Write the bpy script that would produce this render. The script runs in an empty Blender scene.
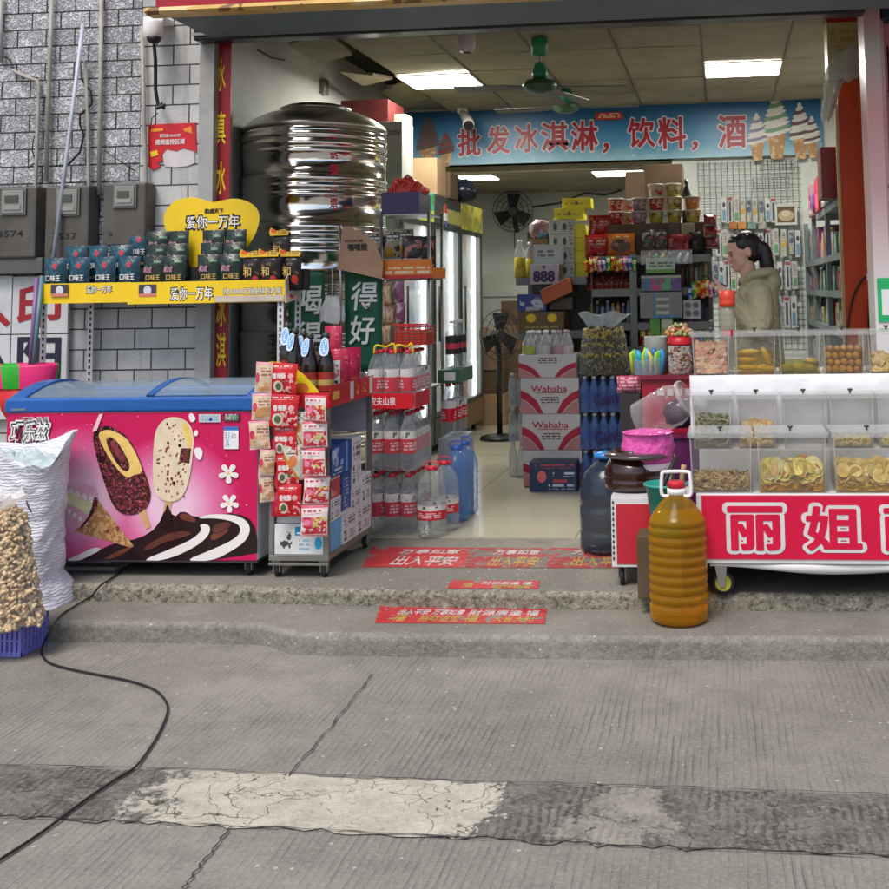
import bpy, math, random
from mathutils import Vector, Matrix
random.seed(11)
SC = bpy.context.scene
COL = SC.collection
R_ = math.radians
PI = math.pi
# ------------------------------------------------------------------ camera
EYE = Vector((0, 0, 1.45)); FOC = 1100.0; PPX, PPY, IMG = 609.0, 190.0, 889.0
_y = Vector((.1027, -.0891, -1)).normalized()
_x = Vector((1, .0276, .1002)).normalized()
_z = _x.cross(_y).normalized(); _x = _y.cross(_z).normalized()
RM = Matrix((_x, _y, _z))
cd = bpy.data.cameras.new('camera'); cam = bpy.data.objects.new('camera', cd); COL.objects.link(cam)
cam.matrix_world = Matrix.Translation(EYE) @ RM.to_4x4()
cd.sensor_fit = 'HORIZONTAL'; cd.sensor_width = 36; cd.lens = 36 * FOC / IMG
cd.shift_x = (IMG / 2 - PPX) / IMG; cd.shift_y = (PPY - IMG / 2) / IMG
cd.clip_start = .05; cd.clip_end = 500
SC.camera = cam
def ray(px, py): return RM @ Vector(((px - PPX) / FOC, -(py - PPY) / FOC, -1))
def P(px, py, Y):                       # point at depth Y seen at that place of the photograph
    d = ray(px, py); return EYE + d * (Y / d.y)
def G(px, py, z=0.0):                   # point at height z
    d = ray(px, py); return EYE + d * ((z - EYE.z) / d.z)
def BX(x0, y0, x1, y1, Y):              # measured rectangle -> X0,X1,Z0,Z1 at depth Y
    cy = (y0 + y1) / 2; cx = (x0 + x1) / 2
    return P(x0, cy, Y).x, P(x1, cy, Y).x, P(cx, y1, Y).z, P(cx, y0, Y).z
# ------------------------------------------------------------------ materials
MATS = {}
def s2l(c):
    return tuple(((v / 12.92) if v <= .04045 else ((v + .055) / 1.055) ** 2.4) for v in c)
def hexc(h):
    return s2l(tuple(int(h[i:i + 2], 16) / 255 for i in (0, 2, 4)))
def C4(c):
    if isinstance(c, str): c = hexc(c)
    return (c[0], c[1], c[2], 1)
class NT:
    def __init__(s, name):
        s.m = bpy.data.materials.new(name); s.m.use_nodes = True
        s.t = s.m.node_tree; s.n = s.t.nodes; s.l = s.t.links
        s.b = s.n['Principled BSDF']; s.out = s.n['Material Output']
    def node(s, typ, **kw):
        n = s.n.new(typ)
        for k, v in kw.items():
            if k.startswith('i_'):
                k2 = k[2:]
                n.inputs[int(k2) if k2.isdigit() else k2].default_value = v
            else: setattr(n, k, v)
        return n
    def link(s, a, b): s.l.new(a, b)
    def math(s, op, a, b=None, clamp=False):
        n = s.n.new('ShaderNodeMath'); n.operation = op; n.use_clamp = clamp
        for i, v in enumerate((a, b)):
            if v is None: continue
            if isinstance(v, (int, float)): n.inputs[i].default_value = v
            else: s.l.new(v, n.inputs[i])
        return n.outputs[0]
    def mix(s, fac, a, b, mode='MIX'):
        n = s.n.new('ShaderNodeMix'); n.data_type = 'RGBA'; n.blend_type = mode
        for sock, v in ((n.inputs[0], fac), (n.inputs[6], a), (n.inputs[7], b)):
            if isinstance(v, (int, float)): sock.default_value = v
            elif isinstance(v, tuple): sock.default_value = v
            else: s.l.new(v, sock)
        return n.outputs[2]
    def ramp(s, fac, pts):
        n = s.n.new('ShaderNodeValToRGB'); e = n.color_ramp.elements
        while len(e) < len(pts): e.new(.5)
        for el, (p, c) in zip(e, pts): el.position = p; el.color = C4(c) if not isinstance(c, float) else (c, c, c, 1)
        s.l.new(fac, n.inputs[0]); return n.outputs[0]
    def ocoord(s, rnd=True):
        tc = s.n.new('ShaderNodeTexCoord')
        if not rnd: return tc.outputs['Object']
        oi = s.n.new('ShaderNodeObjectInfo')
        va = s.n.new('ShaderNodeVectorMath'); va.operation = 'MULTIPLY_ADD'
        s.l.new(oi.outputs['Random'], va.inputs[0]); va.inputs[1].default_value = (37, 21, 53)
        s.l.new(tc.outputs['Object'], va.inputs[2]); return va.outputs[0]
    def noise(s, vec, scale, detail=3, rough=.55):
        n = s.n.new('ShaderNodeTexNoise'); n.inputs['Scale'].default_value = scale
        n.inputs['Detail'].default_value = detail; n.inputs['Roughness'].default_value = rough
        if vec is not None: s.l.new(vec, n.inputs['Vector'])
        return n.outputs[0]
    def bump(s, h, strength=.3, dist=.01):
        n = s.n.new('ShaderNodeBump'); n.inputs['Strength'].default_value = strength
        n.inputs['Distance'].default_value = dist; s.l.new(h, n.inputs['Height'])
        s.l.new(n.outputs[0], s.b.inputs['Normal']); return n
    def setp(s, rough=.5, metal=0, spec=.5, alpha=1, trans=0, coat=0, ior=1.45):
        i = s.b.inputs
        i['Roughness'].default_value = rough; i['Metallic'].default_value = metal
        i['Specular IOR Level'].default_value = spec; i['Alpha'].default_value = alpha
        i['Transmission Weight'].default_value = trans; i['Coat Weight'].default_value = coat
        i['IOR'].default_value = ior
def mat(name, col, rough=.5, metal=0, var=.15, vscale=7, bump=0, bscale=40, alpha=1, trans=0, spec=.5, coat=0, ior=1.45, dirt=0, bdist=.006):
    if name in MATS: return MATS[name]
    t = NT(name); c = C4(col); t.setp(rough, metal, spec, alpha, trans, coat, ior)
    v = t.ocoord()
    if var:
        n = t.noise(v, vscale, 4)
        lo = tuple(x * (1 - var) for x in c[:3]) + (1,); hi = tuple(min(1, x * (1 + var * .8)) for x in c[:3]) + (1,)
        colr = t.mix(t.ramp(n, [(.3, 0.0), (.7, 1.0)]), lo, hi)
        if dirt:
            d = t.ramp(t.noise(v, vscale * .6 + 2, 6, .7), [(.48, 0.0), (.72, 1.0)])
            colr = t.mix(t.math('MULTIPLY', d, dirt), colr, (.07, .06, .05, 1))
        t.link(colr, t.b.inputs['Base Color'])
        rr = t.math('ADD', t.math('MULTIPLY', n, .25), rough - .12, True); t.link(rr, t.b.inputs['Roughness'])
    else: t.b.inputs['Base Color'].default_value = c
    if bump: t.bump(t.noise(v, bscale, 3), bump, bdist)
    MATS[name] = t.m; return t.m
def emit(name, col, st):
    if name in MATS: return MATS[name]
    t = NT(name); t.b.inputs['Base Color'].default_value = C4(col)
    t.b.inputs['Emission Color'].default_value = C4(col); t.b.inputs['Emission Strength'].default_value = st
    MATS[name] = t.m; return t.m
def film(name, col, alpha=.25, rough=.08, bump=.0, bscale=30, tint=(1, 1, 1)):     # thin clear plastic or glass
    if name in MATS: return MATS[name]
    t = NT(name)
    tr = t.node('ShaderNodeBsdfTransparent'); tr.inputs[0].default_value = C4(tint)
    t.setp(rough); t.b.inputs['Base Color'].default_value = C4(col)
    lw = t.node('ShaderNodeLayerWeight', i_Blend=.35)
    fac = t.math('ADD', t.math('MULTIPLY', lw.outputs['Facing'], .55 * (1 - alpha)), alpha, True)
    mx = t.node('ShaderNodeMixShader'); t.link(fac, mx.inputs[0]); t.link(tr.outputs[0], mx.inputs[1]); t.link(t.b.outputs[0], mx.inputs[2])
    t.link(mx.outputs[0], t.out.inputs[0])
    if bump: t.bump(t.noise(t.ocoord(), bscale, 3), bump, .01)
    MATS[name] = t.m; return t.m
def pmat(name, base, layers, rough=.35, ax='xz', bump=.15, bscale=25, metal=0, coat=0):   # printed packaging: shapes laid out in the object's own 0..1 box
    if name in MATS: return MATS[name]
    t = NT(name); t.setp(rough, metal, .5, 1, 0, coat)
    tc = t.node('ShaderNodeTexCoord'); sp = t.node('ShaderNodeSeparateXYZ'); t.link(tc.outputs['Generated'], sp.inputs[0])
    u = sp.outputs['XYZ'.index(ax[0].upper())]; v = sp.outputs['XYZ'.index(ax[1].upper())]
    ov = t.ocoord(False)
    n0 = t.noise(t.ocoord(), 12, 3)
    b = C4(base); col = t.mix(t.ramp(n0, [(.3, 0.0), (.7, 1.0)]), tuple(x * .86 for x in b[:3]) + (1,), tuple(min(1, x * 1.1) for x in b[:3]) + (1,))
    def rect(u0, v0, u1, v1):
        a = t.math('MULTIPLY', t.math('GREATER_THAN', u, u0), t.math('LESS_THAN', u, u1))
        c = t.math('MULTIPLY', t.math('GREATER_THAN', v, v0), t.math('LESS_THAN', v, v1))
        return t.math('MULTIPLY', a, c)
    for L in layers:
        k = L[0]; c = C4(L[-1])
        if k == 'r': m = rect(*L[1:5])
        elif k == 'e':
            du = t.math('DIVIDE', t.math('SUBTRACT', u, L[1]), L[3]); dv = t.math('DIVIDE', t.math('SUBTRACT', v, L[2]), L[4])
            m = t.math('LESS_THAN', t.math('ADD', t.math('MULTIPLY', du, du), t.math('MULTIPLY', dv, dv)), 1)
        elif k == 'd':      # diagonal band: u*a+v*b between lo and hi
            w = t.math('ADD', t.math('MULTIPLY', u, L[1]), t.math('MULTIPLY', v, L[2]))
            m = t.math('MULTIPLY', t.math('GREATER_THAN', w, L[3]), t.math('LESS_THAN', w, L[4]))
        elif k == 'n':      # irregular picture blotches inside a rectangle
            m = t.math('MULTIPLY', rect(*L[1:5]), t.math('GREATER_THAN', t.noise(ov, L[5], 2), L[6]))
        elif k == 't':      # rows of small print
            cb = t.node('ShaderNodeCombineXYZ')
            t.link(t.math('MULTIPLY', u, L[6]), cb.inputs[0]); t.link(t.math('FLOOR', t.math('MULTIPLY', v, L[5])), cb.inputs[1])
            row = t.math('LESS_THAN', t.math('FRACT', t.math('MULTIPLY', v, L[5])), .6)
            m = t.math('MULTIPLY', t.math('MULTIPLY', rect(*L[1:5]), row), t.math('GREATER_THAN', t.noise(cb.outputs[0], 1.0, 1), .47))
        col = t.mix(m, col, c)
    t.link(col, t.b.inputs['Base Color'])
    if bump: t.bump(t.noise(ov, bscale, 3), bump, .01)
    MATS[name] = t.m; return t.m
# ------------------------------------------------------------------ mesh builder
def rot_basis(d):
    d = Vector(d).normalized(); a = Vector((0, 0, 1)) if abs(d.z) < .9 else Vector((1, 0, 0))
    u = d.cross(a).normalized(); return u, d.cross(u).normalized()
class MB:
    def __init__(s): s.v = []; s.f = []; s.mi = []; s.sm = []
    def add(s, vs, fs, mi=0, sm=False):
        o = len(s.v); s.v += [Vector(q) for q in vs]
        for k, f in enumerate(fs):
            s.f.append([i + o for i in f]); s.mi.append(mi[k] if isinstance(mi, list) else mi); s.sm.append(sm)
        return s
    def box(s, x0, x1, y0, y1, z0, z1, mi=0):
        if x0 > x1: x0, x1 = x1, x0
        if y0 > y1: y0, y1 = y1, y0
        if z0 > z1: z0, z1 = z1, z0
        vs = [(x, y, z) for z in (z0, z1) for y in (y0, y1) for x in (x0, x1)]
        return s.add(vs, [(0, 2, 3, 1), (4, 5, 7, 6), (0, 1, 5, 4), (2, 6, 7, 3), (0, 4, 6, 2), (1, 3, 7, 5)], mi)
    def obox(s, c, u, v, w, mi=0):          # centre and three half-axes
        c, u, v, w = map(Vector, (c, u, v, w))
        vs = [c + u * a + v * b + w * d for d in (-1, 1) for b in (-1, 1) for a in (-1, 1)]
        return s.add(vs, [(0, 2, 3, 1), (4, 5, 7, 6), (0, 1, 5, 4), (2, 6, 7, 3), (0, 4, 6, 2), (1, 3, 7, 5)], mi)
    def tube(s, path, r, seg=8, mi=0, caps=True, sm=True):
        path = [Vector(p) for p in path]; n = len(path); vs = []; fs = []
        rs = r if isinstance(r, (list, tuple)) else [r] * n
        u = None
        for i, p in enumerate(path):
            d = (path[min(i + 1, n - 1)] - path[max(i - 1, 0)])
            if d.length < 1e-9: d = Vector((0, 0, 1))
            d.normalize()
            if u is None: u, w = rot_basis(d)
            else:
                u = (u - d * u.dot(d))
                if u.length < 1e-6: u, w = rot_basis(d)
                u.normalize(); w = d.cross(u)
            for k in range(seg):
                a = 2 * PI * k / seg; vs.append(p + (u * math.cos(a) + w * math.sin(a)) * rs[i])
        for i in range(n - 1):
            for k in range(seg):
                k2 = (k + 1) % seg; fs.append((i * seg + k, i * seg + k2, (i + 1) * seg + k2, (i + 1) * seg + k))
        s.add(vs, fs, mi, sm)
        if caps:
            o = len(s.v) - n * seg
            s.f.append([o + k for k in range(seg)][::-1]); s.mi.append(mi); s.sm.append(False)
            s.f.append([o + (n - 1) * seg + k for k in range(seg)]); s.mi.append(mi); s.sm.append(False)
        return s
    def lathe(s, prof, cx=0, cy=0, seg=20, mi=0, sm=True, squash=1.0, cap=True, sq=0):   # prof: (radius, z); sq>0 squares the section
        vs = []; fs = []; n = len(prof)
        for r, z in prof:
            for k in range(seg):
                a = 2 * PI * k / seg; ca, sa = math.cos(a), math.sin(a)
                q = 1.0
                if sq: q = 1 / max(abs(ca), abs(sa)); q = 1 + (min(q, 1.28) - 1) * sq
                vs.append((cx + r * ca * q, cy + r * sa * squash * q, z))
        ms = []
        for i in range(n - 1):
            for k in range(seg):
                k2 = (k + 1) % seg; fs.append((i * seg + k, i * seg + k2, (i + 1) * seg + k2, (i + 1) * seg + k))
                ms.append(mi[i] if isinstance(mi, (list, tuple)) else mi)
        s.add(vs, fs, ms, sm)
        if cap:
            o = len(s.v) - n * seg
            for q, rev in ((0, True), (n - 1, False)):
                if prof[q][0] > 1e-5:
                    idx = [o + q * seg + k for k in range(seg)]
                    s.f.append(idx[::-1] if rev else idx); s.mi.append(ms[0] if q == 0 else ms[-1]); s.sm.append(False)
        return s
    def prism(s, poly, y0, y1, mi=0, f=None):   # outline in X,Z pushed along Y; f maps (a,b,y) to a point
        f = f or (lambda a, b, y: (a, y, b)); n = len(poly)
        vs = [f(a, b, y0) for a, b in poly] + [f(a, b, y1) for a, b in poly]
        ar = sum(poly[i][0] * poly[(i + 1) % n][1] - poly[(i + 1) % n][0] * poly[i][1] for i in range(n))
        idx = list(range(n)) if ar > 0 else list(range(n))[::-1]
        fs = [idx, [i + n for i in idx][::-1]]
        for k in range(n):
            a, b = idx[k], idx[(k + 1) % n]; fs.append((b, a, a + n, b + n))
        return s.add(vs, fs, mi)
    def ball(s, c, r, seg=12, rings=8, mi=0, rx=None, jit=0):
        c = Vector(c); r = (r, r, r) if isinstance(r, (int, float)) else r
        vs = [c + Vector((0, 0, -r[2]))]
        for i in range(1, rings):
            t = -PI / 2 + PI * i / rings
            for k in range(seg):
                a = 2 * PI * k / seg; q = 1 + random.uniform(-jit, jit)
                vs.append(c + Vector((r[0] * math.cos(t) * math.cos(a), r[1] * math.cos(t) * math.sin(a), r[2] * math.sin(t))) * q)
        vs.append(c + Vector((0, 0, r[2]))); fs = []
        for k in range(seg): fs.append((0, 1 + (k + 1) % seg, 1 + k))
        for i in range(rings - 2):
            for k in range(seg):
                a = 1 + i * seg; k2 = (k + 1) % seg; fs.append((a + k, a + k2, a + seg + k2, a + seg + k))
        a = 1 + (rings - 2) * seg
        for k in range(seg): fs.append((a + k, a + (k + 1) % seg, len(vs) - 1))
        return s.add(vs, fs, mi, True)
    def grid(s, fn, nu, nv, mi=0, sm=True):   # fn(u,v) -> point
        vs = [fn(i / nu, j / nv) for j in range(nv + 1) for i in range(nu + 1)]
        fs = [(j * (nu + 1) + i, j * (nu + 1) + i + 1, (j + 1) * (nu + 1) + i + 1, (j + 1) * (nu + 1) + i) for j in range(nv) for i in range(nu)]
        return s.add(vs, fs, mi, sm)
    def pouch(s, w, h, d, nu=7, nv=8, mi=0, wr=.006, crimp=True):   # filled bag standing on its lower edge, front to -Y
        ph = [random.uniform(0, 6) for _ in range(4)]
        def th(u, v):
            t = (max(0, math.sin(PI * u)) ** .55) * (max(0, math.sin(PI * min(1, max(0, (v * 1.02 - .0))))) ** .5)
            return d / 2 * t
        for sg in (-1, 1):
            def fn(u, v, sg=sg):
                z = h * v; x = (u - .5) * w * (1 - .05 * math.sin(PI * v))
                edge = 4 * u * (1 - u) * v * (1 - v) * 4
                wv = wr * (math.sin(9 * u + 7 * v + ph[0]) + .7 * math.sin(17 * v - 6 * u + ph[1])) * min(1, edge)
                y = sg * (th(u, v) + wv * .6)
                return ((x if sg < 0 else -x), y, z)
            s.grid(fn, nu, nv, mi)
        return s
    def xf(s, M, start=0):
        for i in range(start, len(s.v)): s.v[i] = M @ s.v[i]
        return s
    def build(s, name, mats, parent=None, local=False, bevel=0, sub=0, solid=0, seg=2):
        me = bpy.data.meshes.new(name); org = Vector()
        if parent is not None:
            if not local:
                q = parent
                while q is not None: org += q.location; q = q.parent
        elif not local:
            xs = [p.x for p in s.v]; ys = [p.y for p in s.v]; zs = [p.z for p in s.v]
            org = Vector(((min(xs) + max(xs)) / 2, (min(ys) + max(ys)) / 2, min(zs)))
        me.from_pydata([p - org for p in s.v], [], s.f)
        if not isinstance(mats, (list, tuple)): mats = [mats]
        for m in mats: me.materials.append(m)
        for p, mi, sm in zip(me.polygons, s.mi, s.sm): p.material_index = mi; p.use_smooth = sm
        me.validate(); me.update()
        o = bpy.data.objects.new(name, me); COL.objects.link(o)
        if parent is not None: o.parent = parent
        elif not local: o.location = org
        if solid: md = o.modifiers.new('solid', 'SOLIDIFY'); md.thickness = solid; md.offset = 0
        if bevel:
            md = o.modifiers.new('bevel', 'BEVEL'); md.width = bevel; md.segments = seg; md.limit_method = 'ANGLE'; md.angle_limit = R_(40)
        if sub: md = o.modifiers.new('sub', 'SUBSURF'); md.levels = sub; md.render_levels = sub
        return o
def tag(o, label=None, cat=None, group=None, kind=None):
    if label: o['label'] = label
    if cat: o['category'] = cat
    if group: o['group'] = group
    if kind: o['kind'] = kind
    return o
def thing(name, label, cat, loc=(0, 0, 0), group=None, rz=0):
    o = bpy.data.objects.new(name, None); COL.objects.link(o); o.location = loc; o.rotation_euler = (0, 0, rz)
    o.empty_display_size = .1
    return tag(o, label, cat, group)
def copy_tree(o, parent=None, label=None, loc=None, rz=None):
    c = o.copy(); COL.objects.link(c); c.parent = parent
    if label: c['label'] = label
    if loc is not None: c.location = loc
    if rz is not None: c.rotation_euler = (0, 0, rz) if isinstance(rz, (int, float)) else rz
    for ch in list(o.children): copy_tree(ch, c)
    return c
_TX = {}
def text(s, mats, c, w, h, parent, name='lettering', ext=.0015, off=0.0, M=None, local=False, shear=0, rx=90, rz=0, label=None):
    """words as raised lettering, fitted to a box w x h centred on c, facing -Y (turned by rz about Z)"""
    boff = min(off, .008); dil = max(0, off - .008)
    key = (s, boff, shear)
    if key not in _TX:
        cu = bpy.data.curves.new('t', 'FONT'); cu.body = s; cu.size = 1; cu.extrude = .01; cu.offset = boff; cu.shear = shear
        cu.resolution_u = 2
        o = bpy.data.objects.new('t', cu); COL.objects.link(o)
        bpy.context.view_layer.update()
        dg = bpy.context.evaluated_depsgraph_get()
        me = bpy.data.meshes.new_from_object(o.evaluated_get(dg))
        _TX[key] = ([v.co.copy() for v in me.vertices], [list(p.vertices) for p in me.polygons])
        bpy.data.objects.remove(o); bpy.data.curves.remove(cu); bpy.data.meshes.remove(me)
    vs, fs = _TX[key]
    if not vs: return None
    x0 = min(v.x for v in vs); x1 = max(v.x for v in vs); y0 = min(v.y for v in vs); y1 = max(v.y for v in vs)
    sx = w / (x1 - x0); sy = h / (y1 - y0) if h else sx
    mb = MB(); T = Matrix.Rotation(R_(rz), 4, 'Z') @ Matrix.Rotation(R_(rx), 4, 'X')
    if M is not None: T = M
    nd = 0 if dil < .002 else (8 if dil < .03 else 14)      # a bold face or outline: the glyph repeated round a small circle, each a hair deeper
    for k in range(nd + 1):
        dx, dy = (0, 0) if k == nd else (dil * math.cos(2 * PI * k / nd), dil * math.sin(2 * PI * k / nd))
        pts = [Vector(c) + (T @ Vector(((v.x - (x0 + x1) / 2 + dx) * sx, (v.y - (y0 + y1) / 2 + dy) * sy, v.z * ext / .01 - k * .00004))) for v in vs]
        mb.add(pts, fs)
    o = mb.build(name, mats, parent, local)
    if label: o['label'] = label
    return o
def structure(o): o['kind'] = 'structure'; return o
def frange(a, b, n): return [a + (b - a) * i / (n - 1) for i in range(n)]
def spline(pts, n=5):
    out = []
    for i in range(len(pts) - 1):
        p0, p1, p2, p3 = pts[max(i - 1, 0)], pts[i], pts[i + 1], pts[min(i + 2, len(pts) - 1)]
        for k in range(n):
            t_ = k / n; out.append(.5 * ((2 * p1) + (p2 - p0) * t_ + (2 * p0 - 5 * p1 + 4 * p2 - p3) * t_ ** 2 + (3 * p1 - p0 - 3 * p2 + p3) * t_ ** 3))
    return out + [pts[-1]]
def smooth(pts, it=2):
    for _ in range(it):
        o = []
        for i, p in enumerate(pts):
            q = pts[(i + 1) % len(pts)]; o += [(p[0] * .75 + q[0] * .25, p[1] * .75 + q[1] * .25), (p[0] * .25 + q[0] * .75, p[1] * .25 + q[1] * .75)]
        pts = o
    return pts
ORD = ['first', 'second', 'third', 'fourth', 'fifth', 'sixth', 'seventh', 'eighth', 'ninth', 'tenth', 'eleventh', 'twelfth']
# ------------------------------------------------------------------ common materials
WHITE = mat('white_paint', (.75, .75, .73), .45, var=.08)
BLACK = mat('black_plastic', (.012, .012, .013), .4)
INK = mat('black_ink', (.015, .013, .015), .5, var=0)
RED = mat('red_print', (.55, .012, .02), .4, var=.12)
DRED = mat('dark_red_print', (.28, .008, .015), .45, var=.12)
YEL = mat('yellow_print', (.80, .55, .015), .45, var=.1)
PWHITE = mat('white_print', (.78, .77, .75), .5, var=.06)
STEEL = mat('brushed_steel', (.55, .55, .55), .3, 1, bump=.05)
GREYM = mat('grey_metal', (.28, .28, .27), .4, .7, var=.2)
DARKM = mat('dark_metal', (.05, .05, .05), .4, .6)
BROWNC = mat('brown_cardboard', (.30, .19, .10), .8, var=.15, bump=.1)
CLEAR = film('clear_plastic', (.85, .88, .88), .16, .06)
GLASS = film('sheet_glass', (.8, .85, .85), .10, .03)
# ================================================================== THE SETTING
def gpos(t):
    return t.node('ShaderNodeNewGeometry').outputs['Position']
def vscaled(t, v, s):
    n = t.node('ShaderNodeVectorMath', operation='MULTIPLY'); t.link(v, n.inputs[0]); n.inputs[1].default_value = s; return n.outputs[0]
def concrete(name, base, grooves=0.0, warm=0, chips=0.0, rough=.85, moss=0, pits=0):
    t = NT(name); v = gpos(t); t.setp(rough, 0, .3)
    c = C4(base)
    big = t.noise(v, .9, 5, .6); med = t.noise(v, 6, 6, .68); fine = t.noise(v, 70, 3, .7)
    k = lambda q: tuple(x * q for x in c[:3]) + (1,)
    col = t.mix(t.ramp(big, [(.36, 0.0), (.64, 1.0)]), k(.72), k(1.14))
    col = t.mix(t.math('MULTIPLY', t.ramp(med, [(.45, 0.0), (.68, 1.0)]), .5), col, k(.56))
    col = t.mix(t.math('MULTIPLY', t.ramp(fine, [(.48, 0.0), (.66, 1.0)]), .40), col, k(1.5))
    col = t.mix(t.math('MULTIPLY', t.ramp(t.noise(v, 110, 2), [(.30, 1.0), (.43, 0.0)]), .45), col, k(.42))
    vs = t.node('ShaderNodeTexVoronoi', i_Scale=22.0); t.link(v, vs.inputs['Vector'])
    stain = t.math('LESS_THAN', vs.outputs['Distance'], .13)          # pale litter and chips
    stain = t.math('MULTIPLY', stain, t.math('GREATER_THAN', t.noise(v, 9, 3), .56))
    col = t.mix(t.math('MULTIPLY', stain, .75), col, (.5, .48, .44, 1))
    if moss:
        mg = t.ramp(t.noise(v, 2.4, 5, .7), [(.55, 0.0), (.75, 1.0)])
        col = t.mix(t.math('MULTIPLY', mg, moss), col, (.07, .075, .03, 1))
    h = t.math('ADD', t.math('MULTIPLY', med, .5), t.math('MULTIPLY', fine, .35))
    if pits:
        pn = t.noise(v, 42, 4, .75); pd_ = t.ramp(pn, [(.40, 1.0), (.48, 0.0)]); pl = t.ramp(pn, [(.56, 0.0), (.66, 1.0)])
        col = t.mix(t.math('MULTIPLY', pd_, .75 * pits), col, k(.22)); col = t.mix(t.math('MULTIPLY', pl, .6 * pits), col, k(1.75)); h = t.math('ADD', h, t.math('MULTIPLY', pn, 1.4 * pits))
    if grooves:
        sx = t.node('ShaderNodeSeparateXYZ'); t.link(v, sx.inputs[0])
        wob = t.math('MULTIPLY', t.noise(vscaled(t, v, (3, 1.2, 1)), 1.6, 3), .035)
        ph = t.math('MULTIPLY', t.math('ADD', sx.outputs[0], wob), 2 * PI / .024)
        wv = t.math('ADD', t.math('MULTIPLY', t.math('SINE', ph), .5), .5)
        wear = t.ramp(t.noise(vscaled(t, v, (1.0, .6, 1)), 1.7, 5, .65), [(.40, 0.0), (.62, 1.0)])
        brk = t.ramp(t.noise(vscaled(t, v, (34, 5, 1)), 1.0, 2), [(.38, 0.0), (.6, 1.0)])
        gr = t.math('MULTIPLY', t.math('MULTIPLY', t.ramp(wv, [(.0, 1.0), (.42, 0.0)]), t.math('ADD', t.math('MULTIPLY', wear, .85), .15)), t.math('ADD', t.math('MULTIPLY', brk, .8), .2))
        col = t.mix(t.math('MULTIPLY', gr, .62 * grooves), col, k(.34))
        h = t.math('SUBTRACT', h, t.math('MULTIPLY', gr, 1.3 * grooves))
    oil = t.ramp(t.noise(v, 1.7, 4, .5), [(.64, 0.0), (.74, 1.0)])
    col = t.mix(t.math('MULTIPLY', oil, .45), col, k(.38))
    t.link(col, t.b.inputs['Base Color'])
    t.bump(h, .75, .012)
    return t.m
ROADM = concrete('grooved_concrete', (.236, .222, .190), .45, moss=.10)
STEPM = concrete('step_concrete', (.222, .208, .174), 0, rough=.8, moss=.10)
EDGEM = concrete('pitted_kerb_concrete', (.285, .262, .205), 0, moss=.35, pits=1.0)
EDGE2 = concrete('worn_kerb_concrete', (.235, .222, .185), 0, moss=.2, pits=.35)
# ---- road
mb = MB(); mb.add([(-45, -45, 0), (45, -45, 0), (45, 5.4, 0), (-45, 5.4, 0)], [(0, 1, 2, 3)])
structure(mb.build('road', ROADM))
# cracked band of older concrete across the road
def patchmat():
    t = NT('cracked_patch'); v = gpos(t); t.setp(.9, 0, .25)
    sx = t.node('ShaderNodeSeparateXYZ'); t.link(v, sx.inputs[0]); X = sx.outputs[0]
    wob = t.math('MULTIPLY', t.math('SUBTRACT', t.noise(v, 5, 7, .75), .5), 1.0)
    xx = t.math('ADD', X, wob)
    pale = t.math('MULTIPLY', t.ramp(t.math('ADD', xx, 2.62), [(.93, 0.0), (1.0, 1.0)]), t.math('LESS_THAN', xx, -.72))
    pale2 = t.math('MULTIPLY', t.math('GREATER_THAN', xx, -.42), t.math('LESS_THAN', xx, -.22))
    blot = t.ramp(t.noise(v, 3.5, 6, .7), [(.60, 0.0), (.64, 1.0)])
    pale = t.math('MAXIMUM', pale, t.math('MAXIMUM', t.math('MULTIPLY', pale2, .35), t.math('MULTIPLY', blot, .35)))
    fine = t.noise(v, 60, 4, .7); med = t.noise(v, 9, 5, .7)
    cream = t.mix(t.ramp(med, [(.35, 0.0), (.65, 1.0)]), (.37, .345, .27, 1), (.52, .49, .40, 1))
    dark = t.mix(t.ramp(med, [(.3, 0.0), (.7, 1.0)]), (.060, .058, .052, 1), (.215, .20, .175, 1))
    ph = t.math('MULTIPLY', t.math('ADD', X, t.math('MULTIPLY', t.noise(v, 7, 3), .06)), 2 * PI / .026)
    gr = t.math('MULTIPLY', t.math('GREATER_THAN', t.math('SINE', ph), .25), t.ramp(t.noise(v, 3.2, 4, .7), [(.45, 0.0), (.55, 1.0)]))
    dark = t.mix(t.math('MULTIPLY', gr, .6), dark, (.045, .043, .04, 1))
    col = t.mix(pale, dark, cream)
    dv = t.node('ShaderNodeMix', data_type='VECTOR'); n3 = t.node('ShaderNodeTexNoise', i_Scale=5.0, i_Detail=4.0); t.link(v, n3.inputs['Vector'])
    dv.inputs[0].default_value = .25; t.link(v, dv.inputs[4]); t.link(n3.outputs['Color'], dv.inputs[5])
    vo = t.node('ShaderNodeTexVoronoi', feature='DISTANCE_TO_EDGE', i_Scale=4.2); t.link(dv.outputs[1], vo.inputs['Vector'])
    vo2 = t.node('ShaderNodeTexVoronoi', feature='DISTANCE_TO_EDGE', i_Scale=13.0); t.link(dv.outputs[1], vo2.inputs['Vector'])
    c1 = t.math('LESS_THAN', vo.outputs[0], .006)
    c2 = t.math('MULTIPLY', t.math('LESS_THAN', vo2.outputs[0], .011), t.math('GREATER_THAN', t.noise(v, 3.5, 2), .50))
    cr = t.math('MULTIPLY', t.math('MAXIMUM', c1, c2), t.math('GREATER_THAN', t.noise(v, 4.5, 3), .44))
    col = t.mix(t.math('MULTIPLY', cr, .85), col, (.05, .046, .04, 1))
    col = t.mix(t.math('MULTIPLY', t.ramp(fine, [(.5, 0.0), (.68, 1.0)]), .3), col, (.45, .43, .38, 1))
    t.link(col, t.b.inputs['Base Color'])
    h = t.math('SUBTRACT', t.math('ADD', t.math('MULTIPLY', med, .7), t.math('MULTIPLY', fine, .4)), t.math('ADD', t.math('MULTIPLY', cr, .9), t.math('MULTIPLY', gr, .4)))
    t.bump(h, .9, .015); return t.m
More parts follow.
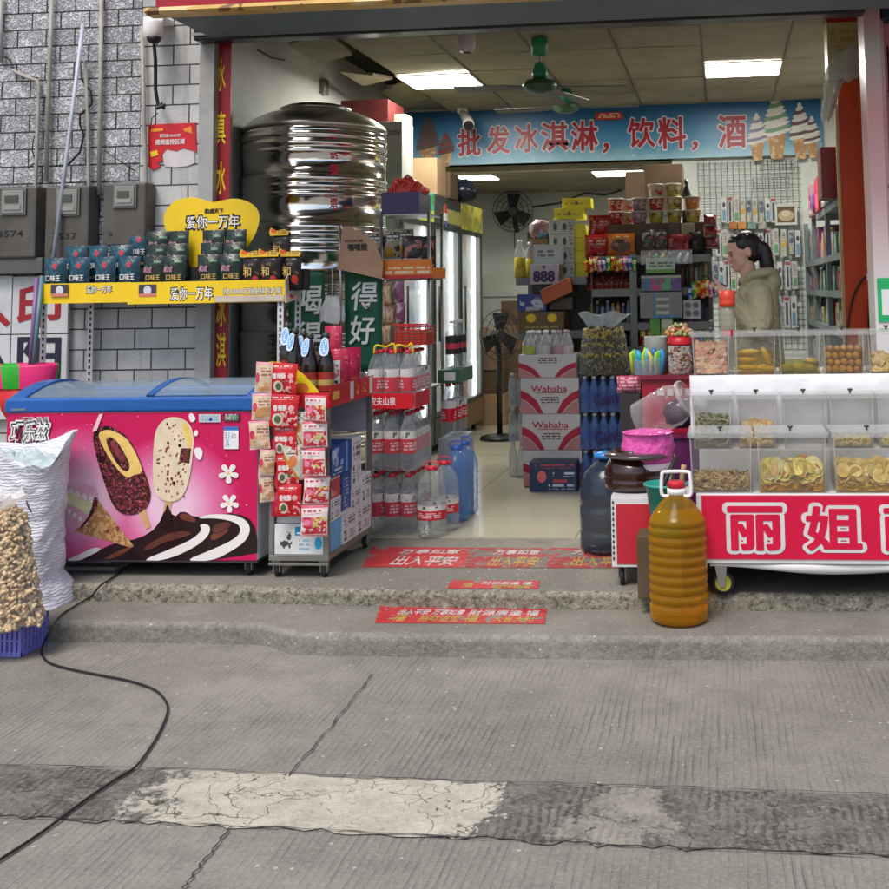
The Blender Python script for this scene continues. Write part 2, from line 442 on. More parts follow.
up = [(-260, 752), (0, 767), (200, 772), (444, 783), (620, 788), (889, 797), (1100, 806)]
lo = [(-260, 802), (0, 818), (200, 826), (444, 838), (620, 847), (889, 858), (1100, 866)]
U = [G(*q) for q in up]; L = [G(*q) for q in lo]
def jag(a, b, n, amt):
    return [a.lerp(b, i / n) + Vector((0, random.uniform(-amt, amt), 0)) for i in range(n)]
Ud = sum((jag(U[i], U[i + 1], 16, .012) for i in range(len(U) - 1)), []); Ld = sum((jag(L[i], L[i + 1], 16, .016) for i in range(len(L) - 1)), [])
mb = MB(); n = len(Ud)
mb.add([(p.x, p.y, .004) for p in Ld] + [(p.x, p.y, .004) for p in Ud], [(i, i + 1, n + i + 1, n + i) for i in range(n - 1)])
structure(mb.build('road_patch', patchmat()))
GAP = mat('joint_filler', (.045, .042, .038), .95, var=.3, vscale=30)
def joint(pts, w):
    q = sum((jag(pts[i], pts[i + 1], 14, .0) for i in range(len(pts) - 1)), []) + [pts[-1]]
    mb = MB(); k = len(q); L2 = []; R2 = []
    for i, p in enumerate(q):
        d = (q[min(i + 1, k - 1)] - q[max(i - 1, 0)]).normalized(); s = Vector((-d.y, d.x, 0)); ww = w * random.uniform(.35, 1.5); o = s * random.uniform(-.005, .005)
        L2.append(p + o + s * ww); R2.append(p + o - s * ww)
    mb.add([(a.x, a.y, .008) for a in R2] + [(a.x, a.y, .008) for a in L2], [(i, i + 1, k + i + 1, k + i) for i in range(k - 1)])
    structure(mb.build('road_joint', GAP))
joint([G(372, 676), G(330, 730), G(288, 778)], .0024)
joint([G(231, 829), G(205, 862), G(180, 895), G(120, 980)], .0026)
joint([u + Vector((0, .004, 0)) for u in U], .0022)
joint([u + Vector((0, -.003, 0)) for u in L], .002)
# ---- two worn concrete steps in front of the shop
from mathutils import noise as mnoise
def step(name, line, z0, z1, back, mats, chip):
    xs = [p.x for p in line]; mb = MB(); rows = []
    X0, X1 = max(xs[0], -5.5), min(xs[-1], 3.2); N = int((X1 - X0) / .011)
    for i in range(N + 1):
        x = X0 + (X1 - X0) * i / N
        for k in range(len(line) - 1):
            if xs[k] <= x <= xs[k + 1] + 1e-6:
                f = (x - xs[k]) / (xs[k + 1] - xs[k]); f = f * f * (3 - 2 * f) if abs(line[k].y - line[k + 1].y) > .05 and xs[k + 1] - xs[k] < .6 else f
                y = line[k].y + (line[k + 1].y - line[k].y) * f; break
        h = z1 - z0; nz = lambda a, s_: mnoise.noise(Vector((x * s_, a * 3.1, z0 * 50)))
        c = chip * max(0, nz(0, 2.2) + .6 * nz(1, 9) + .35 * nz(2, 31) + .2)
        r = []
        for q in range(6):
            v = q / 5; r.append((x, y + .003 + c * .5 * v ** 2 + chip * .30 * nz(q + 3, 24) + chip * .2 * nz(q + 9, 60), z0 - .02 + (h + .012) * v - (.006 + .4 * c * (nz(20, 12) + .3)) * (q == 5)))
        r += [(x, y + .016 + c * .9 + chip * .12 * nz(30, 40), z1 - .003 - .25 * c * max(0, nz(31, 15))), (x, y + .03 + c + .2 * chip * nz(32, 20), z1), (x, back, z1)]
        rows.append(r)
    m = len(rows[0])
    mb.add([p for r in rows for p in r], [(i * m + k, (i + 1) * m + k, (i + 1) * m + k + 1, i * m + k + 1) for i in range(len(rows) - 1) for k in range(m - 1)],
           [(0 if k >= 7 else 1) for i in range(len(rows) - 1) for k in range(m - 1)], True)
    for q in range(len(mb.sm)): mb.sm[q] = mb.mi[q] == 1
    return structure(mb.build(name, mats))
l1 = [G(60, 642), G(255, 645), G(302, 655.5), G(600, 660), G(889, 661)]
l1 = [l1[0] + Vector((-9, .25, 0))] + l1 + [l1[-1] + Vector((9, -.2, 0))]
step('lower_step', l1, 0, .085, 5.25, [STEPM, EDGE2], .014)
l2 = [G(100, 601, .085), G(300, 605, .085), G(444, 609, .085), G(889, 612, .085)]
l2 = [l2[0] + Vector((-9, .25, 0))] + l2 + [l2[-1] + Vector((9, -.2, 0))]
step('upper_step', l2, .085, .155, 6.0, [STEPM, EDGEM], .022)
FZ = .159          # shop floor level
def tilemat(name, base, size, rough, line=(.2, .19, .16), off=(0, 0)):
    t = NT(name); v = gpos(t); t.setp(rough, 0, .5)
    br = t.node('ShaderNodeTexBrick', offset=0.0); t.link(v, br.inputs['Vector'])
    for k, q in (('Scale', 1.0), ('Mortar Size', .004), ('Brick Width', size), ('Row Height', size)): br.inputs[k].default_value = q
    br.inputs['Color1'].default_value = C4(base); br.inputs['Color2'].default_value = C4(tuple(x * .93 for x in base)); br.inputs['Mortar'].default_value = C4(line)
    n = t.noise(v, 1.5, 4)
    col = t.mix(t.math('MULTIPLY', t.ramp(n, [(.4, 0.0), (.7, 1.0)]), .3), br.outputs[0], tuple(x * .7 for x in base) + (1,))
    t.link(col, t.b.inputs['Base Color']); return t.m
mb = MB(); mb.box(-3.2, 1.2, 5.86, 12.4, FZ - .2, FZ)
structure(mb.build('shop_floor', tilemat('glazed_floor_tile', (.42, .40, .30), .8, .16)))
# ---- the building: rooms, columns, ceiling
def plaster(name, col, dirt=.25):
    return mat(name, col, .8, var=.10, vscale=2.2, dirt=dirt, bump=.06, bscale=20)
WALLM = plaster('white_plaster', (.68, .70, .64), .08)
CEILM = mat('ceiling_board', (.27, .24, .17), .85, var=.22, vscale=2.5, bump=.08, bscale=9)
DARKV = mat('void_shade', (.02, .02, .02), .9)  # near-black colour standing in for the shade above the boards
bld = thing('shop_building', 'open fronted shop room with white walls and stained tile ceiling behind shutter', 'shop building', (-.9, 9, 0))
CEIL = 3.11
mb = MB(); mb.box(-3.2, -3.06, 6.205, 12.4, .1, 3.6); mb.build('side_wall', WALLM, bld)
mb = MB(); mb.box(1.18, 1.32, 6.21, 12.4, .1, 3.6); mb.build('side_wall', WALLM, bld)
mb = MB(); mb.box(-3.06, 1.18, 12.2, 12.34, .1, 3.6, 0); mb.box(-3.06, 1.18, 12.17, 12.198, 1.40, 1.46, 0); mb.build('back_wall', plaster('back_plaster', (.62, .64, .58), .15), bld)
mb = MB(); mb.box(-.42, 1.18, 9.92, 10.02, .15, 2.64); mb.build('partition_wall', plaster('pale_partition', (.60, .65, .60), .08), bld)
mb = MB(); mb.box(-3.13, 1.18, 9.9, 10.02, 2.645, 3.6); mb.build('bulkhead', WALLM, bld)
mb = MB(); mb.box(-3.13, 1.18, 10.02, 12.2, 2.56, 2.62); mb.build('back_ceiling', CEILM, bld)
# ceiling boards laid in a 0.6 m grid: two lamps, a ragged dark gap along the left wall
XS = [-.088 + .585 * k for k in range(-4, 3)]; YS = [6.27 + .585 * k for k in range(7)]
LAMPS = [(-2.428, 8.05), (-.088, 8.02)]
mb = MB()
for gx in XS:
    for i, gy in enumerate([5.99] + YS):
        y1 = (YS + [9.9])[i]
        if y1 - gy < .02: continue
        z = CEIL + random.uniform(0, .006)
        x1 = min(gx + .579, 1.178)
        if x1 - gx < .05: continue
        t1 = random.uniform(-.004, .004) if gx > -2.3 else random.uniform(-.012, .02)
        mb.add([(gx, gy + .006, z), (x1, gy + .006, z + t1), (x1, y1, z + t1), (gx, y1, z), (gx, gy + .006, z + .02), (x1, gy + .006, z + .02 + t1), (x1, y1, z + .02 + t1), (gx, y1, z + .02)],
               [(0, 3, 2, 1), (4, 5, 6, 7), (0, 1, 5, 4), (2, 3, 7, 6), (0, 4, 7, 3), (1, 2, 6, 5)])
for k, (gx, gy, a) in enumerate([(-2.80, 6.9, .07), (-2.78, 7.8, -.05), (-2.74, 8.7, .10)]):   # loose boards sagging by the wall
    mb.add([(gx, gy, CEIL - .01), (gx + .26, gy, CEIL + a), (gx + .26, gy + .5, CEIL + .02), (gx, gy + .55, CEIL - .02),
            (gx, gy, CEIL + .01), (gx + .26, gy, CEIL + a + .02), (gx + .26, gy + .5, CEIL + .04), (gx, gy + .55, CEIL)],
           [(0, 3, 2, 1), (4, 5, 6, 7), (0, 1, 5, 4), (2, 3, 7, 6), (0, 4, 7, 3), (1, 2, 6, 5)])
mb.build('ceiling', CEILM, bld)
mb = MB()
for gx in XS[1:] : mb.box(gx - .012, gx + .002, 5.99, 9.89, CEIL - .004, CEIL + .02)
mb.build('ceiling_rail', mat('ceiling_rail_grey', (.10, .095, .08), .6), bld)
mb = MB(); mb.box(-3.13, 1.18, 5.99, 9.9, 3.40, 3.5); mb.build('light_block_slab', DARKV, bld)  # slab added to stop light leaks; near-black so the ceiling gap reads dark
mb = MB(); mb.box(-2.94, 6, 6.03, 6.25, 3.23, 5.2); mb.box(-6, 6, 6.25, 12.4, 3.6, 3.75); mb.build('upper_wall', WALLM, bld)  # unseen upper wall and roof sheet, added to keep daylight out
# lamps in the ceiling
LAMP = emit('lamp_panel', (1, .97, .90), 38.0); LAMP2 = emit('lamp_panel_back', (1, .97, .90), 10.0)
for k, (lx, ly) in enumerate(LAMPS):
    o = thing('ceiling_lamp', ['square lit ceiling panel above the steel water tank side', 'square lit ceiling panel above the right half of the blue banner'][k], 'ceiling lamp', (lx + .3, ly + .3, CEIL), 'lit panels in the shop ceiling')
    mb = MB(); mb.box(lx + .012, lx + .568, ly + .012, ly + .54, CEIL - .012, CEIL - .009); mb.build('diffuser', LAMP, o)
    mb = MB()
    for a, b, c, d in ((lx, lx + .58, ly, ly + .012), (lx, lx + .58, ly + .54, ly + .552), (lx, lx + .012, ly + .012, ly + .54), (lx + .568, lx + .58, ly + .012, ly + .54)):
        mb.box(a, b, c, d, CEIL - .014, CEIL - .002)
    mb.build('frame', WHITE, o)
for k, (px0, px1, yy) in enumerate([(455, 490, 10.12), (592, 642, 10.12)]):
    a, b = P(px0, 180, yy).x, P(px1, 174, yy).x
    o = thing('ceiling_lamp', ['small lit panel seen under the left part of the blue banner', 'lit panel seen under the middle of the blue banner'][k], 'ceiling lamp', ((a + b) / 2, yy + .3, 2.56), 'lit panels in the shop ceiling')
    mb = MB(); mb.box(a, b, yy + .02, yy + .42, 2.545, 2.549); mb.build('diffuser', LAMP2, o)
    mb = MB(); mb.box(a - .015, b + .015, yy, yy + .44, 2.5505, 2.559); mb.build('frame', WHITE, o)
# ---- street face: brick wall, column, post, shutter, fascia
def brickmat(name, bw, bh, rough_face, c1, c2, mort):
    t = NT(name); v = gpos(t); t.setp(.8, 0, .3)
    sp = t.node('ShaderNodeSeparateXYZ'); t.link(v, sp.inputs[0]); cb = t.node('ShaderNodeCombineXYZ'); t.link(sp.outputs[0], cb.inputs[0]); t.link(sp.outputs[2], cb.inputs[1])
    br = t.node('ShaderNodeTexBrick', offset=0.5); t.link(cb.outputs[0], br.inputs['Vector'])
    for k, q in (('Scale', 1.0), ('Mortar Size', .0045), ('Mortar Smooth', .2), ('Brick Width', bw), ('Row Height', bh), ('Bias', 0.0)): br.inputs[k].default_value = q
    br.inputs['Color1'].default_value = C4(c1); br.inputs['Color2'].default_value = C4(c2); br.inputs['Mortar'].default_value = C4(mort)
    col = br.outputs[0]
    n = t.noise(v, 3, 5, .65)
    col = t.mix(t.math('MULTIPLY', t.ramp(n, [(.35, 1.0), (.6, 0.0)]), .30), col, (.12, .12, .12, 1))
    drip = t.ramp(t.noise(vscaled(t, v, (11, 1, .8)), 1.0, 5, .6), [(.56, 0.0), (.72, 1.0)])
    col = t.mix(t.math('MULTIPLY', drip, .45), col, (.13, .125, .115, 1))
    if rough_face:
        a = t.node('ShaderNodeTexNoise', i_Scale=30.0, i_Detail=3.0, i_Distortion=2.2); t.link(v, a.inputs['Vector'])
        hh = t.ramp(a.outputs[0], [(.40, 0.0), (.56, 1.0)])
        col = t.mix(t.math('MULTIPLY', t.ramp(a.outputs[0], [(.34, 1.0), (.44, 0.0)]), .5), col, (.09, .088, .088, 1))
        h = t.math('ADD', t.math('MULTIPLY', hh, .8), t.math('MULTIPLY', br.outputs['Fac'], -1.2)); t.bump(h, 1.0, .02)
    else:
        sp2 = t.ramp(t.noise(v, 90, 2), [(.30, 1.0), (.40, 0.0)])
        col = t.mix(t.math('MULTIPLY', sp2, .35), col, (.15, .15, .15, 1))
        h = t.math('ADD', t.math('MULTIPLY', t.noise(v, 60, 3), .15), t.math('MULTIPLY', br.outputs['Fac'], -1.0)); t.bump(h, .6, .01)
    t.link(col, t.b.inputs['Base Color']); return t.m
BR_R = brickmat('rock_faced_tile', .178, .1013, True, (.70, .71, .74), (.58, .59, .62), (.055, .055, .055))
BR_S = brickmat('smooth_wall_tile', .202, .1165, False, (.58, .58, .57), (.50, .50, .49), (.05, .05, .05))
o = thing('brick_wall', 'pale grey tiled wall with dark joints left of the shop opening', 'wall', (-4.4, 6.05, .1))
xr = P(140, 120, 6.0).x
mb = MB(); mb.box(-7, xr, 6.0, 6.15, 1.5, 4.4); mb.build('rock_faced_tiles', BR_R, o)
mb = MB(); mb.box(xr + .001, -2.948, 6.004, 6.15, 1.5, 4.4); mb.box(-7, -2.948, 6.004, 6.15, .1, 1.499); mb.build('smooth_tiles', BR_S, o)
mb = MB(); mb.box(-2.947, -2.857, 5.95, 6.2, .1, 3.3)
tag(mb.build('shopfront_column', mat('column_grey', (.36, .36, .35), .6, var=.12, vscale=3, dirt=.3), bevel=.004), 'plain grey metal faced column between brick wall and shop opening', 'column')
# right post, white; pink light from the neighbouring shop painted into its colour
xa = P(863, 40, 6.0).x
mb = MB(); mb.box(xa, xa + .088, 5.95, 6.2, .1, 3.3); mb.box(xa + .089, xa + .112, 6.0, 6.2, .1, 3.3)
post = thing('shopfront_post', 'smooth white post with pink light painted on at right side of shop opening', 'post', (xa + .07, 6.05, .1))
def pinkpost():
    t = NT('painted_pink_light'); t.setp(.35); v = gpos(t); sp = t.node('ShaderNodeSeparateXYZ'); t.link(v, sp.inputs[0])
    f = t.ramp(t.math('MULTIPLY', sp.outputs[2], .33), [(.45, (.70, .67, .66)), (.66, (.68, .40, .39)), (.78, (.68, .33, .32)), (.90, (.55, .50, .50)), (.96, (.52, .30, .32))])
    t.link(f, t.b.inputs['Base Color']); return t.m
mb.build('shaft', pinkpost(), post, bevel=.006)
x0, x1, z0, z1 = BX(878, 278, 892, 322, 5.94)
mb = MB(); mb.box(x0, x1 + .1, 5.942, 5.9485, z0, z1, 0); mb.box(x0 + .02, x1 + .08, 5.939, 5.9415, z0 + .035, z1 - .06, 1)
tag(mb.build('payment_sign', [mat('sign_green', (.02, .42, .14), .4), PWHITE]), 'small green edged white sign stuck on the white post', 'sign')
# neighbouring shop beyond the post
mb = MB(); mb.box(xa + .12, 6, 6.1, 6.2, .1, 3.2)
nb = thing('neighbour_shop', 'pink fronted shop next door with dark sign at the right edge', 'shop', (3, 6.1, .1))
mb.build('wall', mat('pink_wall', (.62, .22, .23), .5), nb)
x0, x1, z0, z1 = BX(880, -20, 960, 18, 5.98)
mb = MB(); mb.box(x0, x1, 5.985, 6.09, z0, z1); mb.build('sign_board', mat('navy_board', (.012, .016, .05), .4), nb, bevel=.012)
rk = thing('wire_rack', 'black wire mesh rack hanging beside the white post at right edge', 'rack', (xa + .4, 6.0, 1.0))
mb = MB(); zz = frange(1.1, 2.7, 9)
for z in zz: mb.tube([(xa + .125, 6.03, z), (xa + .75, 6.03, z)], .004, 6)
for x in frange(xa + .135, xa + .75, 6): mb.tube([(x, 6.038, 1.05), (x, 6.038, 2.75)], .005, 6)
mb.build('mesh', BLACK, rk)
mb = MB(); mb.tube([(xa + .12, 6.0, 1.98), (xa + .12, 6.04, 1.98)], .018, 10); mb.build('hook', BLACK, rk)
# shutter housing
SHUT = mat('shutter_housing', (.10, .12, .14), .45, .3, var=.25, vscale=4)
sh = thing('roller_shutter', 'rolled up grey metal shutter across the top of shop opening', 'shutter', (-1, 5.9, 2.9))
mb = MB(); mb.box(-2.94, xa, 5.80, 5.985, 2.995, 3.22); mb.build('housing', SHUT, sh, bevel=.006)
mb = MB(); mb.box(-2.94, xa, 5.86, 5.98, 2.90, 2.985); mb.build('bottom_bar', mat('shutter_bar', (.022, .022, .022), .35, .3), sh, bevel=.01)
mb = MB(); mb.box(-2.94, xa, 5.84, 5.855, 2.925, 2.94); mb.build('slat_edge', GREYM, sh)
# fascia sign with gilt lower edge
fs = thing('shop_fascia', 'red fascia board with gilt lower edge above the shop opening', 'fascia', (0, 5.3, 2.8))
zf0, zf1 = P(140, 15, 5.12).z, P(140, 8, 5.12).z
mb = MB(); mb.box(-2.79, 4, 5.16, 5.78, zf1 + .012, 3.6); mb.build('panel', mat('fascia_red', (.34, .008, .02), .35), fs)
mb = MB(); mb.prism([(5.13, zf0), (5.10, zf0 + .012), (5.12, zf1), (5.17, zf1 + .011), (5.2, zf1 + .011), (5.2, zf0)], -2.82, 4, f=lambda a, b, y: (y, a, b))
mb.build('trim', pmat('gilt_trim', (.55, .36, .10), [('n', 0, 0, 1, 1, 9, .55, (.20, .11, .04)), ('n', 0, 0, 1, 1, 4, .6, (.7, .52, .25))], .4), fs)
mb = MB(); mb.box(-2.8, 4, 5.201, 5.78, zf1, zf1 + .011); mb.build('soffit', mat('fascia_soffit', (.12, .16, .19), .6, var=.2), fs)
# ================================================================== LEFT WALL
PVC = mat('grey_conduit', (.36, .34, .30), .5, var=.2, vscale=12, dirt=.3)
PVCB = mat('blue_white_pole', (.48, .53, .62), .4)
def pipe(name, pts, r, m, label, cat, group=None, Y=5.97):
    path = [P(a, b, (c[0] if c else Y)) for a, b, *c in pts]
    return tag(MB().tube(path, r, 10).build(name, m), label, cat, group)
g = 'conduits on the brick wall'
pipe('conduit_pipe', [(12, 70), (28, 78), (37, 80), (39, 86), (37, 150), (34, 222), (31, 228)], .011, PVC, 'grey conduit with bent top running down beside the leftmost meter box', 'conduit', g)
pipe('conduit_pipe', [(52, -5), (50, 60), (46, 182)], .013, PVC, 'straight grey conduit running from top of picture to middle meter box left corner', 'conduit', g)
pipe('conduit_pipe', [(85, 62), (88, 120), (89, 215), (87, 226), (82, 228)], .011, PVC, 'grey conduit ending in a bend between middle and right meter boxes', 'conduit', g)
pipe('conduit_pipe', [(101.5, -5), (100.5, 90), (99, 195)], .013, PVC, 'straight grey conduit dropping onto the left corner of right meter box', 'conduit', g)
pipe('conduit_pipe', [(142, 26), (144, 120), (147, 215), (146, 226), (140, 229)], .012, PVC, 'beige conduit below the camera, right of all the meter boxes', 'conduit', g)
pipe('conduit_pipe', [(1, -5), (1, 62)], .012, PVC, 'short grey conduit at the top left corner of the wall', 'conduit', g)
pipe('leaning_pole', [(83, 24, 5.93), (70, 130, 5.9), (53, 262, 5.84)], .011, PVCB, 'thin pale blue pole leaning across the middle meter box', 'pole')
g = 'black cables on the brick wall'
pipe('loose_cable', [(5, 57), (10, 60), (14, 72), (24, 78), (38, 78)], .006, BLACK, 'black cable entering the bent conduit at far left', 'cable', g)
pipe('loose_cable', [(80, 62), (82, 80), (91, 92), (92, 104), (80, 115), (80, 125), (84, 135), (80, 152), (68, 165), (55, 166)], .006, BLACK, 'wavy black cable hanging beside the leaning pale pole', 'cable', g)
pipe('loose_cable', [(34, 136), (32, 150), (36, 162), (28, 168)], .004, BLACK, 'short thin black wire dangling above the leftmost meter box', 'cable', g)
pipe('loose_cable', [(104, 150), (118, 160), (135, 171)], .003, BLACK, 'thin black wire slanting above the right meter box', 'cable', g)
# meters
MBX = mat('meter_box_grey', (.085, .078, .068), .35, var=.25, vscale=6, dirt=.5)
MW = mat('meter_face', (.24, .24, .22), .4)
for k, (x0, y0, x1, y1, num, lab) in enumerate([(-14, 186, 33, 258, '3574', 'dusty grey electricity meter box numbered 3574, leftmost of three'), (42, 185, 86, 262, '3537', 'dusty grey electricity meter box behind the leaning pale pole'),
                                      (100, 182, 143, 246, None, 'unnumbered grey electricity meter box nearest the beige conduit')]):
    a, b, c, d = BX(x0, y0, x1, y1, 5.86)
    o = thing('meter_box', lab, 'meter box', ((a + b) / 2, 5.93, c), 'electricity meter boxes')
    MB().box(a, b, 5.885, 5.998, c, d).build('case', MBX, o, bevel=.012)
    wA = a + (b - a) * .30; wB = a + (b - a) * .76; zA = c + (d - c) * .62; zB = c + (d - c) * .94
    MB().box(wA - .012, wB + .012, 5.874, 5.8845, zA - .012, zB + .012).build('window_frame', mat('meter_frame', (.13, .125, .115), .4), o, bevel=.004)
    q = MB().box(wA, wB, 5.868, 5.8735, zA, zB).build('meter', MW, o, bevel=.003)
    MB().box(wA + .02, wB - .03, 5.863, 5.8675, zB - .07, zB - .03).build('display', mat('meter_display', (.06, .07, .06), .2), q)
    MB().box(wA + .015, wB - .015, 5.864, 5.8675, zA + .02, zA + .045).build('plate', mat('meter_plate', (.26, .26, .24), .5), q)
    MB().tube([(a + .05, 5.882, c + .07), (a + .05, 5.888, c + .07)], .012, 10).build('lock', DARKM, o)
    if num: text(num, INK, ((a + b) / 2 - .01, 5.8835, c + (d - c) * .34), (b - a) * .55, .036, o, off=.004, ext=.001)
mb = MB(); a, b, c, d = BX(-14, 258, 42, 274, 5.9); mb.box(a, b, 5.9, 5.998, c, d)
tag(mb.build('cable_trunking', mat('trunk_grey', (.10, .10, .095), .6, dirt=.3), bevel=.005), 'flat dark cable trunking under the leftmost meter box', 'trunking')
# dome camera with its coiled lead
q = P(153, 30, 5.85)
o = thing('security_camera', 'white dome security camera hanging under the red fascia at left', 'camera', (q.x, 5.85, q.z))
mb = MB(); mb.box(q.x - .075, q.x + .05, 5.87, 5.998, q.z + .055, q.z + .085); mb.build('bracket', WHITE, o, bevel=.006)
mb = MB(); mb.lathe([(.0, -.075), (.03, -.07), (.05, -.045), (.055, -.01), (.054, .04), (.046, .055), (0, .055)], q.x, 5.85, 18); mb.v = [p + Vector((0, 0, q.z)) for p in mb.v]; mb.build('dome', WHITE, o)
mb = MB(); mb.lathe([(.0, -.083), (.02, -.08), (.036, -.066), (.043, -.046)], q.x + .012, 5.838, 14); mb.v = [p + Vector((0, 0, q.z)) for p in mb.v]; mb.build('lens_cover', BLACK, o)
pipe('camera_lead', [(154, 44, 5.9), (155.5, 60, 5.93), (155.5, 90, 5.95), (158, 104, 5.96), (164, 108, 5.96), (162, 103, 5.95), (158, 108, 5.94), (165, 105, 5.93)], .010, BLACK, 'thick black camera lead hanging on the pale tiles with a knot', 'cable')
pipe('thin_wire', [(158, 113, 5.98), (152, 118, 5.98), (150, 130, 5.98)], .003, BLACK, 'thin dark wire curling into the red poster', 'wire')
# torn red poster
def px2poly(pts, Y): return [(P(a, b, Y).x, P(a, b, Y).z) for a, b in pts]
po = thing('wall_poster', 'red security notice with torn lower half on the pale tiles', 'poster', P(172, 160, 5.99))
mb = MB(); mb.prism(px2poly([(148, 124.5), (195, 122.5), (196, 152), (190, 150), (183, 148), (176, 151), (166, 149), (161, 155), (162, 161), (156, 163), (160, 166), (152, 170), (148, 166)], 5.99), 5.995, 6.003); mb.build('sheet', RED, po)
PALER = mat('torn_paper', (.56, .52, .53), .8)
mb = MB(); mb.prism(px2poly([(161, 150), (170, 147.5), (180, 148), (194, 151), (194, 163), (186, 166), (174, 167), (164, 166)], 5.99), 5.998, 6.0032); mb.build('torn_backing', PALER, po)
c = P(170, 135.5, 5.993); text('您已进入24小时', PWHITE, c, .125, .02, po, ext=.001, off=.01)
c = P(170, 141.8, 5.993); text('视频监控区域', PWHITE, c, .178, .032, po, ext=.001, off=.015)
mb = MB(); mb.prism(px2poly([(151, 129), (163, 128), (163, 131), (151, 132)], 5.99), 5.992, 5.9945)
mb.build('heading_strip', mat('poster_orange', (.75, .25, .02), .5), po)
mb = MB(); mb.prism(px2poly([(183, 129), (191, 126), (192, 134), (184, 131)], 5.99), 5.992, 5.9945); mb.build('emblem', mat('poster_orange', 0, 0), po)
mb = MB(); mb.prism(px2poly([(150, 152), (157, 150), (158, 155), (151, 157)], 5.99), 5.992, 5.9945); mb.build('print_block', YEL, po)
# red shop banner just inside the opening
x0, x1, z0, z1 = BX(216, 42, 229, 372, 6.0)
bn = thing('vertical_banner', 'tall narrow red banner with yellow characters beside the grey column', 'banner', ((x0 + x1) / 2, 6.1, z0))
mb = MB(); mb.box(-2.855, x1, 6.005, 6.015, z0 - .6, z1 + .02); mb.build('cloth', DRED, bn)
for ch, yy in (('水', 75), ('真', 128), ('水', 178), ('果', 260), ('冰', 310), ('淇', 350)):
    c = P(221, yy, 6.003); text(ch, YEL, c, .055, .19, bn, ext=.001, off=.012)
x0, x1, z0, z1 = BX(216, 38, 229, 43, 6.18); MB().box(-2.855, x1, 5.994, 6.004, z0, z1).build('rail', WHITE, bn)
# white sign boards leaning on the wall
SBW = mat('sign_board_white', (.55, .56, .57), .5, var=.1, vscale=4, dirt=.2)
NAVY = mat('navy_print', (.012, .014, .035), .5); CRIM = mat('crimson_print', (.30, .012, .02), .5)
def leaning_board(x0, x1, label, top, low, frag):
    a, b, z0, z1 = BX(x0, 276, x1, 420, 5.95)
    o = thing('sign_board', label, 'sign board', ((a + b) / 2, 5.97, z0), 'white sign boards leaning on the wall')
    zc = P(20, 334.5, 5.95).z
    MB().box(a, b, 5.96, 5.985, zc + .003, z1).build('upper_panel', SBW, o, bevel=.002)
    MB().box(a, b, 5.96, 5.985, z0, zc - .003).build('lower_panel', SBW, o, bevel=.002)
    for ch, m, yy in ((top, CRIM, 306), (low, NAVY, 358)):
        if ch:
            c = P(frag, yy, 5.95); text(ch, m, (c.x, 5.9575, c.z), .255, .235, o, ext=.0015, off=.022)
    return o
leaning_board(10, 66, 'white sign board with large crimson character behind the yellow rack post', '印', '阳', 38)
leaning_board(-40, 9, 'white sign board cut off by the left edge of the picture', '人', '八', -12)
# striped plastic basket with broom handles
PINK = mat('pink_plastic', (.72, .02, .16), .4, bump=.3, bscale=60); GRN = mat('green_plastic', (.02, .34, .02), .4, bump=.3, bscale=60); REDP = mat('red_plastic', (.5, .012, .012), .4)
c = P(22, 380, 5.6); zt = P(22, 364, 5.6).z; zb = P(22, 388, 5.6).z
o = thing('plastic_basket', 'pink and green striped plastic basket behind the ice cream freezer', 'basket', (c.x, 5.62, zb - .25))
vs = []; mb = MB(); segs = 32
for r, z in ((.165, zb), (.19, zt - .012), (.178, zt), (.165, zt - .012), (.14, zb)):
    for k in range(segs):
        a_ = 2 * PI * k / segs; rr = r + .003 * (k % 2); vs.append((c.x + rr * math.cos(a_), 5.62 + rr * math.sin(a_) * .55, z))
fs = []; mi = []
for i in range(4):
    for k in range(segs): fs.append((i * segs + k, i * segs + (k + 1) % segs, (i + 1) * segs + (k + 1) % segs, (i + 1) * segs + k)); mi.append(1 if k % 11 in (0, 1, 2) else 0)
mb.add(vs, fs, mi, True); mb.build('rim', [PINK, GRN], o)
mb = MB(); mb.lathe([(.03, zb - .25), (.12, zb - .12), (.16, zb - .001)], c.x, 5.62, 24, squash=.55); mb.build('bowl', REDP, o)
mb = MB(); mb.lathe([(.05, .16), (.05, zb - .3), (.03, zb - .251)], c.x, 5.62, 12); mb.build('foot', REDP, o)
pipe('broom_handle', [(37, 278, 5.72), (30, 372, 5.66)], .013, mat('purple_plastic', (.20, .10, .26), .4), 'purple broom handle standing in the striped basket', 'broom handle')
pipe('broom_handle', [(42, 276, 5.725), (33, 372, 5.64)], .012, mat('teal_tube', (.10, .20, .22), .4), 'grey teal broom handle standing in the striped basket', 'broom handle')
# ================================================================== yellow fronted snack rack
YF = 5.72
RY = mat('rack_yellow', (.83, .56, .012), .45, var=.06); RWH = mat('rack_white', (.62, .62, .62), .45, .2)
SLOT = mat('slot_dark', (.03, .03, .03), .8)
ra, rb = P(42, 292, YF).x, P(285, 290, YF).x
rack = thing('snack_rack', 'white slotted rack with yellow paper skirting holding dark snack pouches', 'rack', ((ra + rb) / 2, 5.8, .155))
def slotted(x, y, z0, z1, par):
    o = MB().box(x - .017, x + .017, y - .002, y + .002, z0, z1).box(x - .017, x - .013, y + .002, y + .03, z0, z1).build('post', RWH, par)
    mb = MB()
    zz = z0 + .6
    while zz < z1 - .02: mb.box(x - .005, x + .005, y - .0045, y - .0022, zz, zz + .018); zz += .034
    mb.build('slots', SLOT, o)
for x, y in ((ra + .005, 5.735), (rb - .03, 5.735), (ra + .145, 5.955), (rb - .02, 5.955)): slotted(x, y, .155, 1.46, rack)
MB().box(ra, rb, 5.73, 5.97, 1.462, 1.478).build('shelf', RWH, rack)
